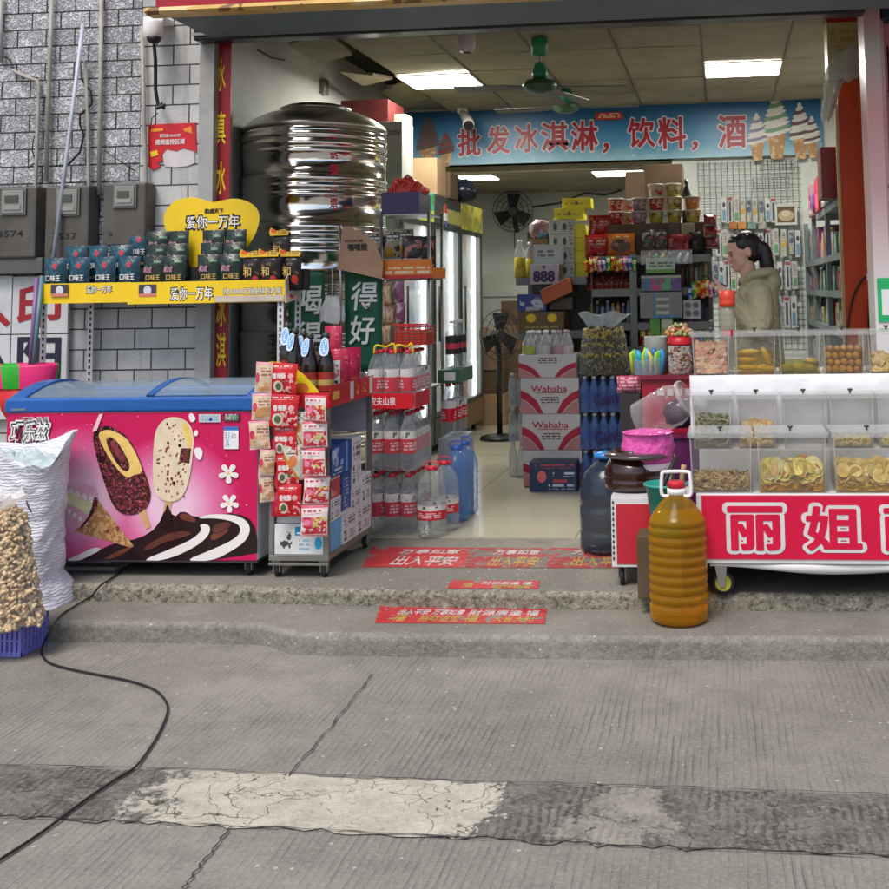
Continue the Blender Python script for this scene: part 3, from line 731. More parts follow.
a, b, c, d = BX(42, 283, 130, 303, YF); MB().box(a, b, YF + .002, YF + .006, c, d).build('skirting', RY, rack)
a2, b2, c2, d2 = BX(128, 281, 285, 303, YF)
MB().box(a2, b2, YF - .004, YF, c2, d2).build('skirting', RY, rack)
# tear-off lower strip and end flap
MB().box(P(215, 300, YF).x, b2 - .004, YF - .0075, YF - .005, c2 + .004, c2 + .036).build('printed_strip', mat('strip_beige', (.55, .47, .38), .6), rack)
mb = MB(); fl = [P(286, 284, YF), P(286, 303, YF)]
q1 = P(285, 303, YF); q2 = P(297, 258, 5.95); q3 = P(299, 299, 5.95)
mb.add([(q1.x + .004, YF, q1.z), (q1.x + .004, YF, d2), (q2.x, 5.95, q2.z), (q3.x, 5.95, q3.z), (q1.x, YF, q1.z), (q1.x, YF, d2), (q2.x - .004, 5.95, q2.z), (q3.x - .004, 5.95, q3.z)],
       [(0, 3, 2, 1), (4, 5, 6, 7), (0, 1, 5, 4), (1, 2, 6, 5), (2, 3, 7, 6), (3, 0, 4, 7)])
mb.build('end_flap', pmat('flap_print', (.75, .6, .5), [('r', .0, .62, 1, 1, (.8, .5, .02)), ('r', .3, .1, .62, .8, (.5, .02, .03)), ('t', .38, .15, .56, .75, 12, 3, (.8, .75, .7))], .5, 'yz'), rack)
c = P(192, 293.5, YF); text('爱你一万年', INK, (c.x, YF - .0048, c.z), .245, .075, rack, off=.045, ext=.0006); text('爱你一万年', PWHITE, (c.x, YF - .0062, c.z), .236, .066, rack, off=.012, ext=.0006)
c = P(253, 291, YF); text('抢10000元现金红包大奖', INK, (c.x, YF - .0048, c.z), .33, .04, rack, off=.03, ext=.0006); text('抢10000元现金红包大奖', PWHITE, (c.x, YF - .0062, c.z), .325, .035, rack, off=.01, ext=.0006)
c = P(99, 289.5, YF); text('爱你一万年', INK, (c.x, YF + .0012, c.z), .15, .045, rack, off=.05, ext=.0006); text('爱你一万年', PWHITE, (c.x, YF - .0002, c.z), .145, .04, rack, off=.01, ext=.0006)
for xx, yy in ((60, 291), (148, 291)):
    c = P(xx, yy, YF); MB().box(c.x - .05, c.x + .05, YF - .0062, YF - .0045, c.z - .03, c.z + .035).build('printed_panel', pmat('panel_dark', (.05, .045, .05), [('e', .5, .5, .22, .4, (.6, .6, .65)), ('r', 0, 0, 1, .25, (.6, .2, .15))], .5), rack)
# stepped carton the rear pouches stand on
MB().box(ra + .03, rb - .06, 5.80, 5.86, 1.48, 1.545).box(ra + .03, rb - .06, 5.861, 5.93, 1.48, 1.62).build('step_insert', mat('insert_black', (.02, .02, .02), .7), rack)
# heart shaped header card
cc = P(212, 240, 5.94)
hp = [(P(x, y, 5.94).x, P(x, y, 5.94).z) for x, y in smooth([(212, 203), (200, 198), (187, 197), (174, 201), (165, 211), (163, 221), (167, 234), (178, 252), (195, 272), (212, 290), (228, 272), (244, 252), (255, 236), (260, 220), (258, 209), (248, 201), (235, 198), (223, 200)], 2)]
o = thing('heart_sign', 'yellow heart shaped header card rising above the snack pouches', 'sign', (cc.x, 5.945, cc.z - .25))
MB().prism(hp, 5.94, 5.946).build('card', RY, o, bevel=.001)
c = P(213, 222, 5.94); text('爱你一万年', INK, (c.x, 5.938, c.z), .325, .085, o, off=.05, ext=.001); text('爱你一万年', PWHITE, (c.x, 5.9355, c.z), .31, .072, o, off=.012, ext=.001)
c = P(214, 211, 5.94); text('和成天下', INK, (c.x, 5.938, c.z), .11, .028, o, off=.03, ext=.001)
MB().box(cc.x - .012, cc.x + .012, 5.947, 5.955, 1.478, cc.z).build('stick', RWH, o)
# pouches
def pouch_thing(name, label, cat, w, h, d, m, words=(), group=None, wr=.005):
    o = thing(name, label, cat, (0, 0, 0), group)
    MB().pouch(w, h, d, 7, 8, 0, wr).build('bag', m, o, local=True)
    for s_, mm, x, z, ww, hh, sh in words:
        text(s_, mm, (x, -d / 2 - .003, z), ww, hh, o, ext=.001, off=.012, local=True, shear=sh)
    return o
GOLD = mat('gold_print', (.62, .42, .12), .4, var=.1)
TEAL = pmat('teal_pouch', (.008, .045, .075), [('d', 1, 1, 1.05, 1.12, (.012, .09, .13)), ('n', .2, .55, .8, .9, 30, .58, (.02, .12, .16)), ('e', .55, .78, .10, .08, (.45, .03, .05)), ('r', .15, .10, .85, .16, (.45, .33, .10))], .22, bump=.5, bscale=35)
DKG = pmat('dark_green_pouch', (.010, .020, .013), [('n', .1, .2, .9, .9, 22, .6, (.02, .06, .03)), ('r', .55, .80, .85, .86, (.10, .22, .12)), ('r', .2, .12, .8, .17, (.14, .11, .04))], .22, bump=.5, bscale=35)
DKB = pmat('dark_brown_pouch', (.012, .007, .007), [('n', .1, .15, .9, .9, 24, .58, (.16, .08, .03)), ('e', .72, .3, .14, .12, (.5, .03, .02))], .25, bump=.5, bscale=35)
PINKL = mat('pink_label', (.62, .30, .40), .5)
n1 = pouch_thing('snack_pouch', 'x', 'snack pouch', .132, .205, .05, TEAL, [('口味王', PWHITE, .005, .092, .085, .034, 0)], 'teal betel nut pouches on the yellow rack')
def place(o, first, px, py, Y, z=None, label=None, rz=0):
    c_ = P(px, py, Y); loc = (c_.x, Y, c_.z if z is None else z)
    if first: o.location = loc; o.rotation_euler = (0, 0, rz); o['label'] = label; return o
    return copy_tree(o, None, label, loc, rz)
TP = [(55, 5.765, 1.479, 'teal snack pouch at the left end of the front row on yellow rack'), (79, 5.765, 1.479, 'second teal snack pouch from the left in the front row on yellow rack'),
      (105, 5.765, 1.479, 'third teal snack pouch from the left in the front row on yellow rack'), (129, 5.765, 1.479, 'fourth teal snack pouch, front row, next to the dark green pouches'),
      (76, 5.83, 1.546, 'teal snack pouch at the left end of the second row'), (97, 5.83, 1.546, 'middle teal snack pouch of the second row'), (121, 5.83, 1.546, 'teal snack pouch at the right end of the second row'),
      (138, 5.90, 1.621, 'teal snack pouch in the back row beside the dark green pouches')]
for k, (px, Y, z, lab) in enumerate(TP):
    c_ = P(px, 280, Y); place(n1, k == 0, px, 280, Y, z, lab, random.uniform(-.12, .12))
n2 = pouch_thing('snack_pouch', 'x', 'snack pouch', .135, .205, .05, DKG, [('口味王', GOLD, .01, .085, .085, .03, 0), ('和成', PINKL, -.022, .128, .05, .034, .2)], 'dark green betel nut pouches on the yellow rack')
k = 0
for row, (Y, z, nm) in enumerate([(5.765, 1.479, 'front'), (5.83, 1.546, 'middle'), (5.90, 1.621, 'back')]):
    for px, nx in [(154, 'first'), (174, 'second'), (209, 'third'), (231, 'fourth')]:
        place(n2, k == 0, px + row * 2, 280, Y, z, f'{nx} dark green snack pouch from the left in the {nm} row below heart sign', random.uniform(-.14, .14)); k += 1
n3 = pouch_thing('snack_pouch', 'x', 'snack pouch', .12, .20, .05, DKB, [('和', GOLD, -.015, .105, .045, .05, 0)], 'dark brown betel nut pouches at the right end of the yellow rack')
tagp = n3
MB().prism([(-.06, .185), (.055, .185), (.06, .205), (.03, .22), (-.02, .212), (-.055, .23), (-.065, .205)], -.02, -.016).build('header_tag', pmat('yellow_tag', (.8, .5, .03), [('e', .25, .6, .16, .3, (.75, .12, .02)), ('t', .45, .25, .9, .75, 4, 8, (.2, .1, .05))], .5), n3, local=True)
for k, (px, Y, z, lab) in enumerate([(252, 5.765, 1.479, 'dark brown snack pouch with yellow tag next to the dark green pouches'), (270, 5.76, 1.479, 'dark brown snack pouch with gold character in front of the water tank'),
                                     (291, 5.80, 1.479, 'dark brown snack pouch with yellow tag at the right end of rack'), (281, 5.89, 1.60, 'taller standing dark brown snack pouch in the back row')]):
    place(n3, k == 0, px, 280, Y, z, lab, random.uniform(-.2, .2))
MB().box(rb - .10, rb + .05, 5.86, 5.95, 1.48, 1.598).build('step_insert', MATS['insert_black'], rack)
# ================================================================== ICE CREAM FREEZER
FY = 5.03
fa, fb, fz0, fz1 = BX(5, 412, 258, 560, FY)
fz = thing('ice_cream_freezer', 'pink printed ice cream chest freezer with blue rim and curved glass top', 'freezer', ((fa + fb) / 2, 5.4, .155))
mb = MB(); BK = 5.68
mb.box(fa, fb, FY, FY + .02, fz0, fz1, 0); mb.box(fa, fa + .02, FY + .021, BK, fz0, fz1, 0); mb.box(fb - .02, fb, FY + .021, BK, fz0, fz1, 0)
mb.box(fa + .021, fb - .021, BK - .02, BK, fz0, fz1, 0); mb.box(fa + .021, fb - .021, FY + .021, BK - .021, fz0, fz0 + .5, 1)
mb.build('cabinet', [mat('freezer_white', (.68, .68, .70), .35), mat('freezer_liner', (.5, .53, .55), .5)], fz, bevel=.004)
MB().box(fa - .002, fb + .002, FY - .003, BK + .002, fz0 - .008, fz0 - .001).build('base_trim', mat('base_dark', (.04, .03, .04), .4), fz)
# printed front
art = []
def FZ_(pts): return [(P(x / 3.293, 360 + y / 3.293, FY).x, P(x / 3.293, 360 + y / 3.293, FY).z) for x, y in pts]
def bgmat():
    t = NT('freezer_front_print'); t.setp(.25); tc = t.node('ShaderNodeTexCoord'); sp = t.node('ShaderNodeSeparateXYZ'); t.link(tc.outputs['Generated'], sp.inputs[0])
    u, v = sp.outputs[0], sp.outputs[2]
    def rad(cu, cv, ru, rv):
        a = t.math('DIVIDE', t.math('SUBTRACT', u, cu), ru); b = t.math('DIVIDE', t.math('SUBTRACT', v, cv), rv)
        return t.math('SQRT', t.math('ADD', t.math('MULTIPLY', a, a), t.math('MULTIPLY', b, b)))
    f = t.math('MINIMUM', rad(.30, .42, .34, .52), rad(.66, .36, .28, .5))
    col = t.ramp(f, [(.25, (.80, .52, .66)), (.62, (.70, .16, .36)), (.95, (.58, .012, .11)), (1.0, (.55, .008, .09))])
    n = t.noise(tc.outputs['Object'], 55, 2); sparkle = t.math('MULTIPLY', t.math('GREATER_THAN', n, .74), t.math('GREATER_THAN', v, .3))
    col = t.mix(t.math('MULTIPLY', sparkle, .6), col, (.85, .7, .72, 1))
    t.link(col, t.b.inputs['Base Color']); return t.m
MB().box(fa + .002, fb - .002, FY - .002, FY - .0006, fz0 + .002, fz1 - .002).build('printed_panel', bgmat(), fz)
LY = [FY - .0022]
def layer(name, polys, m, d=.00022, sm=2, extra=None):
    for p in polys:
        mb = MB(); mb.prism(FZ_(smooth(p, sm) if sm else p), LY[0] - d, LY[0])
        for q in (extra[0] if extra else ()): mb.prism(FZ_(q), LY[0] - 2 * d, LY[0] - d - .00004, 1)
        o = mb.build(name, [m, extra[1]] if extra else m, fz)
    LY[0] -= (2 if extra else 1) * d + .00004
    return o
CHOC = pmat('print_chocolate', (.045, .010, .009), [('n', 0, 0, 1, 1, 45, .53, (.16, .022, .035)), ('n', 0, 0, 1, 1, 85, .60, (.40, .13, .14)), ('n', 0, .0, .6, 1, 20, .58, (.02, .006, .006))], .3, bump=0); CHOC2 = mat('print_dark_brown', (.022, .008, .010), .25, var=.3, vscale=9)
CRM = mat('print_cream', (.72, .60, .42), .35, var=.1, vscale=20); CYEL = mat('print_custard', (.80, .55, .16), .35, var=.12, vscale=15)
WAF = pmat('print_waffle', (.42, .20, .07), [('n', 0, 0, 1, 1, 40, .52, (.62, .38, .18)), ('n', 0, 0, 1, 1, 16, .62, (.2, .07, .02))], .35)
WOOD = mat('print_stick', (.62, .36, .18), .4); ICEP = mat('print_pink_cream', (.74, .42, .52), .35, var=.2, vscale=30); LIME = mat('print_lime_cream', (.74, .74, .42), .35, var=.15, vscale=30)
SWW = mat('print_milk', (.80, .76, .74), .3, var=.06); BRN = mat('print_brown', (.16, .045, .025), .3, var=.4, vscale=10)
layer('print_swirl', [[(215, 661), (300, 640), (380, 600), (460, 588), (520, 550), (552, 470), (572, 520), (602, 494), (645, 520), (740, 503), (815, 512), (848, 560), (848, 661)]], CHOC2, sm=1)
layer('print_milk', [[(605, 662), (690, 628), (770, 592), (797, 562), (782, 535), (720, 520), (640, 522), (700, 505), (790, 511), (828, 545), (815, 592), (765, 628), (700, 662)],
                     [(465, 661), (555, 625), (635, 590), (668, 558), (655, 540), (690, 540), (694, 568), (662, 604), (595, 640), (530, 661)]], SWW)
layer('print_brown', [[(600, 500), (648, 522), (642, 536), (586, 522)], [(690, 575), (745, 548), (760, 560), (700, 600)], [(335, 655), (430, 610), (440, 618), (370, 656)]], BRN)
layer('print_milk', [[(212, 661), (262, 640), (310, 615), (340, 622), (285, 650), (262, 661)]], SWW)
layer('print_cone', [[(325, 462), (442, 613), (430, 617), (248, 562), (285, 520)]], WAF, sm=0)
layer('print_cone_ice', [[(248, 410), (262, 404), (272, 416), (284, 404), (296, 418), (308, 408), (322, 424), (327, 458), (312, 500), (270, 555), (235, 540), (215, 500), (216, 440)]], ICEP)
layer('print_cone_ice', [[(210, 430), (240, 428), (265, 455), (290, 465), (312, 462), (310, 505), (292, 512), (262, 490), (235, 478), (212, 462)]], LIME)
layer('print_cone_ice', [[(225 + 22 * k, 428 + 9 * k), (236 + 22 * k, 420 + 8 * k), (246 + 22 * k, 436 + 8 * k), (238 + 22 * k, 446 + 9 * k)] for k in range(4)] + [[(222 + 18 * k, 492 + 12 * k), (234 + 18 * k, 488 + 12 * k), (238 + 18 * k, 504 + 12 * k), (226 + 18 * k, 508 + 12 * k)] for k in range(4)], SWW, sm=2)
layer('print_cone_shade', [[(312, 445), (328, 462), (312, 505), (270, 556), (262, 552), (300, 505)]], CHOC, sm=1)
layer('print_stick', [[(452, 492), (480, 488), (499, 548), (482, 557)], [(545, 455), (572, 455), (560, 500), (540, 500)]], WOOD, sm=0)
layer('print_swirl', [[(520, 552), (545, 500), (553, 468), (568, 520), (572, 548)]], CHOC2, sm=1)
NUT = [[(x + 7 * math.cos(k), y + 7 * math.sin(k)) for k in (0, 1.3, 2.6, 3.9, 5.2)] for x, y in [(372, 405), (395, 420), (420, 405), (445, 420), (470, 410), (385, 450), (410, 455), (440, 450), (468, 445), (405, 485), (435, 480), (465, 475), (350, 350), (365, 375), (340, 310), (430, 430), (455, 395)]]
layer('print_swirl_sheen', [[(470, 620), (540, 575), (600, 560), (640, 570), (600, 585), (540, 600), (490, 628)], [(700, 545), (745, 530), (770, 540), (740, 560), (700, 572)]], mat('print_sheen', (.12, .04, .03), .2, var=.4, vscale=12))
layer('print_bar', [[(305, 252), (322, 222), (355, 214), (398, 232), (435, 268), (458, 318), (478, 368), (497, 420), (499, 462), (477, 497), (430, 512), (393, 502), (368, 467), (348, 412), (322, 330)]], CHOC, extra=(NUT, mat('print_nut', (.24, .03, .05), .3, var=.5, vscale=40)))
layer('print_bar_filling', [[(322, 238), (362, 226), (412, 250), (442, 290), (466, 345), (472, 372), (440, 378), (425, 390), (400, 372), (368, 332), (338, 280)]], CYEL)
layer('print_bar_core', [[(348, 262), (364, 250), (386, 264), (412, 305), (432, 345), (424, 368), (404, 362), (373, 320)]], CHOC)
layer('print_bar_core', [[(362, 272), (376, 262), (394, 292), (414, 330), (404, 338), (384, 312)]], mat('print_redbrown', (.22, .04, .05), .3, var=.5, vscale=50), sm=1)
sp_ = []
for _ in range(75):
    x, y = random.uniform(520, 620), random.uniform(205, 450)
    s_ = random.uniform(2.5, 5.5); sp_.append([(x + s_ * math.cos(k) * random.uniform(.6, 1.2), y + s_ * 1.2 * math.sin(k)) for k in (0, 1.3, 2.6, 3.9, 5.2)])
layer('print_white_bar', [[(512, 240), (530, 205), (560, 186), (602, 190), (632, 215), (642, 262), (634, 340), (624, 400), (606, 447), (575, 467), (540, 463), (512, 440), (504, 380), (507, 300)]], CRM, extra=(sp_, mat('print_speck_brown', (.22, .06, .04), .4)))
layer('print_bar_filling', [[(598, 202), (620, 205), (636, 255), (632, 300), (612, 262)]], CYEL)
layer('print_bar_core', [[(598, 290), (632, 290), (626, 340), (592, 336)]], CHOC, sm=0)
layer('print_bar_core', [[(612, 300), (626, 292), (620, 330), (606, 332)]], BRN, sm=0)
def flower(cx, cy, s):
    return [[(cx + s * r * math.cos(2 * PI * k / 5 + a + .3), cy + s * r * math.sin(2 * PI * k / 5 + a + .3)) for k in range(5) for a, r in ((-.42, .72), (-.2, 1), (.2, 1), (.42, .72), (.628, .22))]]
layer('print_petals', flower(755, 372, 34) + flower(758, 470, 32) + flower(185, 290, 22) + [[(640, 292), (658, 285), (672, 300), (664, 332), (648, 322)], [(622, 178), (636, 172), (650, 196), (630, 208)], [(640, 235), (652, 228), (656, 246), (644, 252)]], SWW, sm=2)
layer('print_flower_centre', [[(755 + 6 * math.cos(k), y + 6 * math.sin(k)) for k in range(6)] for y in (372, 470)], CYEL, sm=0)
layer('print_glow', [[(330, 178), (342, 176), (322, 232), (306, 236)]], mat('print_pale_pink', (.78, .50, .52), .4), sm=0)
layer('sticker', [[(658, 178), (728, 178), (728, 204), (658, 204)]], pmat('sticker_info', (.58, .66, .68), [('t', .05, .1, .95, .9, 7, 20, (.1, .2, .3)), ('e', .55, .35, .08, .25, (.05, .05, .3))], .4), sm=0)
layer('sticker', [[(738, 176), (792, 176), (792, 200), (738, 200)]], pmat('sticker_dark', (.02, .02, .02), [('t', .1, .1, .9, .9, 4, 9, (.6, .6, .6)), ('r', .6, .2, .8, .8, (.1, .3, .15))], .4), sm=0)
layer('sticker', [[(740, 218), (788, 218), (788, 292), (740, 292)]], pmat('sticker_energy', (.75, .76, .78), [('r', 0, .82, 1, 1, (.05, .15, .45)), ('t', .08, .1, .4, .75, 12, 6, (.15, .25, .45)), ('t', .5, .45, .85, .7, 30, 8, (.2, .2, .2))], .4), sm=0)
# logo
lc = FZ_([(102, 236)])[0]; y_ = LY[0] - .001
text('巧乐兹', PWHITE, (lc[0], y_, lc[1]), .205, .112, fz, off=.085, ext=.0004, shear=.15)
text('巧乐兹', INK, (lc[0], y_ - .001, lc[1]), .196, .104, fz, off=.05, ext=.0004, shear=.15)
text('巧乐兹', PWHITE, (lc[0], y_ - .002, lc[1]), .186, .094, fz, off=.014, ext=.0004, shear=.15)
lc = FZ_([(120, 196)])[0]; text('巧恋 果然', PWHITE, (lc[0], y_ - .001, lc[1]), .14, .030, fz, off=.03, ext=.0004); text('巧恋 果然', mat('logo_grey', (.2, .2, .2), .5), (lc[0], y_ - .002, lc[1]), .138, .028, fz, off=.0, ext=.0004)
# blue rim with curved end frames
BLUE = mat('freezer_blue', (.012, .10, .36), .3, var=.08, coat=.3)
def arc(t): return .968 + .082 * math.sin(PI * t) ** .85
N = 14
prof = [(FY - .012 + (BK - FY + .02) * k / N, arc(k / N)) for k in range(N + 1)]
mb = MB(); mb.box(fa - .008, fb + .008, FY - .012, FY + .035, fz1 + .001, .985)
mb.box(fa - .008, fb + .008, BK - .03, BK + .012, fz1 + .001, .985)
mb.build('rim', BLUE, fz, bevel=.012, seg=3)
for x0, x1 in ((fa - .009, fa + .075), (fb - .075, fb + .009)):
    MB().prism([(y, z) for y, z in prof] + [(BK + .008, fz1 + .002), (FY - .013, fz1 + .002)], x0, x1, f=lambda a, b, y: (y, a, b)).build('end_frame', BLUE, fz, bevel=.008, seg=3)
xm = fa + (fb - fa) * .55
def pane(x0, x1, lift, name):
    vs = []; 
    for x in (x0, x1): vs += [(x, y, z - .012 + lift) for y, z in prof[1:-1]]
    k = len(prof) - 2
    return MB().add(vs, [(i, i + 1, k + i + 1, k + i) for i in range(k - 1)], 0, True).build(name, film('freezer_glass', (.35, .45, .5), .18, .05), fz)
pane(fa + .075, xm + .03, 0, 'glass_lid'); pane(xm, fb - .075, .010, 'glass_lid')
MB().add([(x, y, z + o - .012) for x in (xm - .012, xm + .022) for o in (.014, .004) for y, z in prof[1:-1]], [], 0)
k = len(prof) - 2; vs = [(x, y, z - .012 + o) for x, o in ((xm - .01, .013), (xm + .03, .013), (xm + .03, .004), (xm - .01, .004)) for y, z in prof[1:-1]]
MB().add(vs, [(a * k + i, a * k + i + 1, ((a + 1) % 4) * k + i + 1, ((a + 1) % 4) * k + i) for a in range(4) for i in range(k - 1)], 0, True).build('lid_edge', BLUE, fz)
MB().box(fa + .03, fa + .10, FY - .0145, FY - .0125, fz1 + .012, fz1 + .022).build('badge', mat('badge_silver', (.3, .35, .4), .3, .8), fz)
# ice creams lying inside
mb = MB()
for _ in range(70):
    x, y = random.uniform(fa + .12, fb - .12), random.uniform(FY + .08, BK - .08)
    s0 = len(mb.v); mb.box(-.07, .07, -.03, .03, -.015, .015, random.randrange(4)); mb.xf(Matrix.Translation((x, y, fz0 + .53 + random.uniform(0, .12))) @ Matrix.Rotation(random.uniform(0, 3), 4, 'Z') @ Matrix.Rotation(random.uniform(-.3, .3), 4, 'X'), s0)
tag(mb.build('frozen_packets', [PWHITE, mat('packet_blue', (.1, .3, .55), .4), mat('packet_pink', (.6, .2, .3), .4), CRM]), 'pale wrapped ice creams heaped inside the chest freezer', 'ice cream', kind='stuff')
# castors
def caster(par, x, y, z0, top, r=.03, wheelm=None, name='caster', w=.02, mw=None):
    c_ = MB().box(x - .02, x + .02, y - .02, y + .02, top - .008, top).box(x - .017, x - .012, y - .012, y + .02, z0 + r * .8, top - .009).box(x + .012, x + .017, y - .012, y + .02, z0 + r * .8, top - .009).build(name, GREYM, par)
    mb = MB(); prof_ = [(r * .55, -w / 2), (r, -w / 2 * .8), (r * 1.0, w / 2 * .8), (r * .55, w / 2)]
    mb.lathe(prof_, 0, 0, 20); mb.xf(Matrix.Translation((x, y + .012, z0 + r)) @ Matrix.Rotation(PI / 2, 4, 'Y')); mb.build('tyre', mat('caster_tyre', (.02, .02, .02), .6), c_)
    mb = MB(); mb.lathe([(r * .54, -w * .52), (r * .54, w * .52)], 0, 0, 16); mb.xf(Matrix.Translation((x, y + .012, z0 + r)) @ Matrix.Rotation(PI / 2, 4, 'Y')); mb.build('hub', mw or STEEL, c_)
    return c_
for x, y in ((fa + .07, FY + .07), (fb - .06, FY + .05), (fa + .07, BK - .07), (fb - .06, BK - .07)): caster(fz, x, y, .156, fz0 - .009, .032, w=.026)
# flattened cartons under the freezer
GRYC = mat('grey_carton', (.30, .29, .28), .6, var=.2)
g = 'flat boxes pushed under the freezer'
a, b, z0, z1 = BX(64, 566, 117, 580, 5.15)
for k, (lab, xo) in enumerate([('flat grey box lying directly on the step under the freezer', 0), ('flat grey box in the middle of the stack under the freezer', .02), ('flat grey box topmost of the stack under the freezer', -.015)]):
    MB_ = MB().box(a + xo, b + xo, 5.13 + xo, 5.45, .156 + k * .021, .175 + k * .021); tag(MB_.build('flat_box', GRYC if k != 1 else mat('dark_carton', (.06, .06, .065), .5), bevel=.003), lab, 'box', g)
# ================================================================== sacks, crate and cable at the left
def sackmat(name, col, sc=140):
    t = NT(name); t.setp(.55); v = t.ocoord(False); c = C4(col)
    wv = t.node('ShaderNodeTexWave', bands_direction='Z', i_Scale=22.0, i_Distortion=9.0); t.link(v, wv.inputs['Vector']); wv.inputs['Detail'].default_value = 3
    n = t.noise(v, 5, 4)
    t.link(t.mix(t.ramp(n, [(.35, 0.0), (.65, 1.0)]), tuple(x * .85 for x in c[:3]) + (1,), c), t.b.inputs['Base Color'])
    t.bump(t.math('ADD', t.math('MULTIPLY', wv.outputs[1], .14), t.noise(v, 17, 6, .65)), .7, .02); return t.m
from mathutils import noise as mnoise
sk = thing('woven_sack', 'open white woven sack standing on the lower step before the freezer', 'sack', (-3.1, 4.82, .085))
SX, SY = P(13, 560, 4.82).x, 4.83
def outr(v):   # half width going up
    pts = [(0, .255), (.05, .24), (.18, .205), (.35, .205), (.55, .215), (.8, .225), (.93, .245), (1, .262)]
    for (a, ra_), (b, rb_) in zip(pts, pts[1:]):
        if a <= v <= b: return ra_ + (rb_ - ra_) * (v - a) / (b - a)
def sackpt(u, v, inner=0):
    a = 2 * PI * u; r = outr(v) - inner
    H_ = .715 + .035 * math.cos(a) + .02 * math.sin(3 * a) - .13 * max(0, math.cos(a - R_(-50))) ** 6
    z = .086 + v * H_
    nz = mnoise.noise(Vector((math.cos(a) * 2, math.sin(a) * 2, v * 9))) * .014 + mnoise.noise(Vector((math.cos(a) * 5, math.sin(a) * 5, v * 26))) * .008
    q = 1 / max(abs(math.cos(a)), abs(math.sin(a)) * .9); q = 1 + (min(q, 1.25) - 1) * (.7 * (1 - v) + .15)
    return (SX + (r + nz) * math.cos(a) * q, SY + (r * .62 + nz) * math.sin(a) * q, z)
SACK = sackmat('woven_sack_white', (.80, .81, .88))
mb = MB(); mb.grid(lambda u, v: sackpt(u, v), 56, 50); mb.grid(lambda u, v: sackpt(1 - u, 1 - v * .35, .012 + .02 * v), 56, 14); mb.build('body', SACK, sk)
mb = MB(); mb.lathe([(0, .0865), (.22, .0865)], SX, SY, 24, squash=.62); mb.build('bottom', SACK, sk)
LINR = film('bag_liner', (.62, .74, .74), .55, .2, .6, 20)
mb = MB()
mb.grid(lambda u, v: (SX + (.21 * (1 - v * .9)) * math.cos(2 * PI * u) * (1 + .12 * mnoise.noise(Vector((math.cos(6.28 * u) * 2, math.sin(6.28 * u) * 2, v * 3)))), SY + .125 * (1 - v * .9) * math.sin(2 * PI * u),
                     .70 + .05 * math.sin(v * 2.5) + .05 * mnoise.noise(Vector((math.cos(6.28 * u) * 3, math.sin(6.28 * u) * 3, v * 4)))), 40, 14)
mb.build('liner', LINR, sk)
mb = MB(); q = [Vector(sackpt(.86, .72)) + Vector((0, -.006, 0)), Vector(sackpt(.85, .755)) + Vector((0, -.006, 0)), Vector(sackpt(.845, .79)) + Vector((0, -.006, 0))]
mb.tube(q, .003, 6); mb.build('pen_mark', INK, sk)
# crate and bag of peanuts
CR = mat('lavender_crate', (.20, .20, .62), .4, var=.08)
a = P(-50, 645, 4.37).x; b = P(21, 645, 4.37).x; d0, d1, zt = 4.37, 4.55, .138
cr = thing('plastic_crate', 'lavender blue lattice crate on the road under the peanuts', 'crate', ((a + b) / 2, (d0 + d1) / 2, 0))
mb = MB()
for z0, z1 in ((.002, .022), (.062, .07), (.112, zt)):
    mb.box(a, b, d0, d0 + .008, z0, z1); mb.box(a, b, d1 - .008, d1, z0, z1); mb.box(b - .008, b, d0 + .0081, d1 - .0081, z0, z1); mb.box(a, a + .008, d0 + .0081, d1 - .0081, z0, z1)
nx = 14
for k in range(nx + 1):
    x = a + (b - a - .012) * k / nx
    mb.box(x, x + .012, d0 - .002, d0 + .0078, .003, zt - .001); mb.box(x, x + .012, d1 - .0078, d1 + .002, .003, zt - .001)
for k in range(7):
    y = d0 + .01 + (d1 - d0 - .03) * k / 6; mb.box(b - .0078, b + .002, y, y + .01, .003, zt - .001)
mb.build('lattice', CR, cr)
MB().box(a + .009, b - .009, d0 + .009, d1 - .009, .004, .012).build('bottom', CR, cr)
bx_, by_ = P(-8, 600, 4.36).x, 4.37
pb = thing('peanut_bag', 'clear plastic bag full of unshelled peanuts at left edge', 'bag', (bx_, by_, zt))
def pw(v): return .185 * (1 - .42 * v ** 1.15) * (1 - .35 * max(0, v - .9) * 10)
def bagpt(u, v, k=1.0):
    a = 2 * PI * u; r = pw(v) * k; nz = .008 * mnoise.noise(Vector((math.cos(a) * 3, math.sin(a) * 3, v * 6)))
    q = 1 + .18 * (1 - v) * (abs(math.cos(a)) ** 6)
    return Vector((bx_ + (r + nz) * math.cos(a) * q, by_ + (r * .72 + nz) * math.sin(a), zt + .002 + v * .47))
mb = MB(); mb.grid(lambda u, v: bagpt(u, v), 32, 24); mb.build('bag', film('peanut_bag_film', (.8, .78, .7), .06, .12, .5, 40), pb)
mb = MB(); mb.grid(lambda u, v: (bx_ + (pw(1) * .4 + .10 * v) * math.cos(2 * PI * u) * (1 + .25 * math.sin(5 * 2 * PI * u)), by_ + (pw(1) * .5 + .07 * v) * math.sin(2 * PI * u), zt + .465 + .05 * v + .015 * math.sin(14 * PI * u)), 40, 5)
mb.build('gathered_top', film('peanut_bag_top', (.85, .82, .75), .35, .2, .6, 40), pb)
mb = MB(); pm = [mat('peanut_shell', (.62, .46, .28), .7, var=.3, vscale=50, bump=.4, bscale=200)]
def peanut(mb, c_, d_, L=.034, r=.0082):
    d_ = d_.normalized(); path = [c_ + d_ * L * (t - .5) for t in (0, .12, .3, .5, .7, .88, 1)]; mb.tube(path, [r * .3, r * .8, r, r * .78, r * 1.02, r * .8, r * .3], 6)
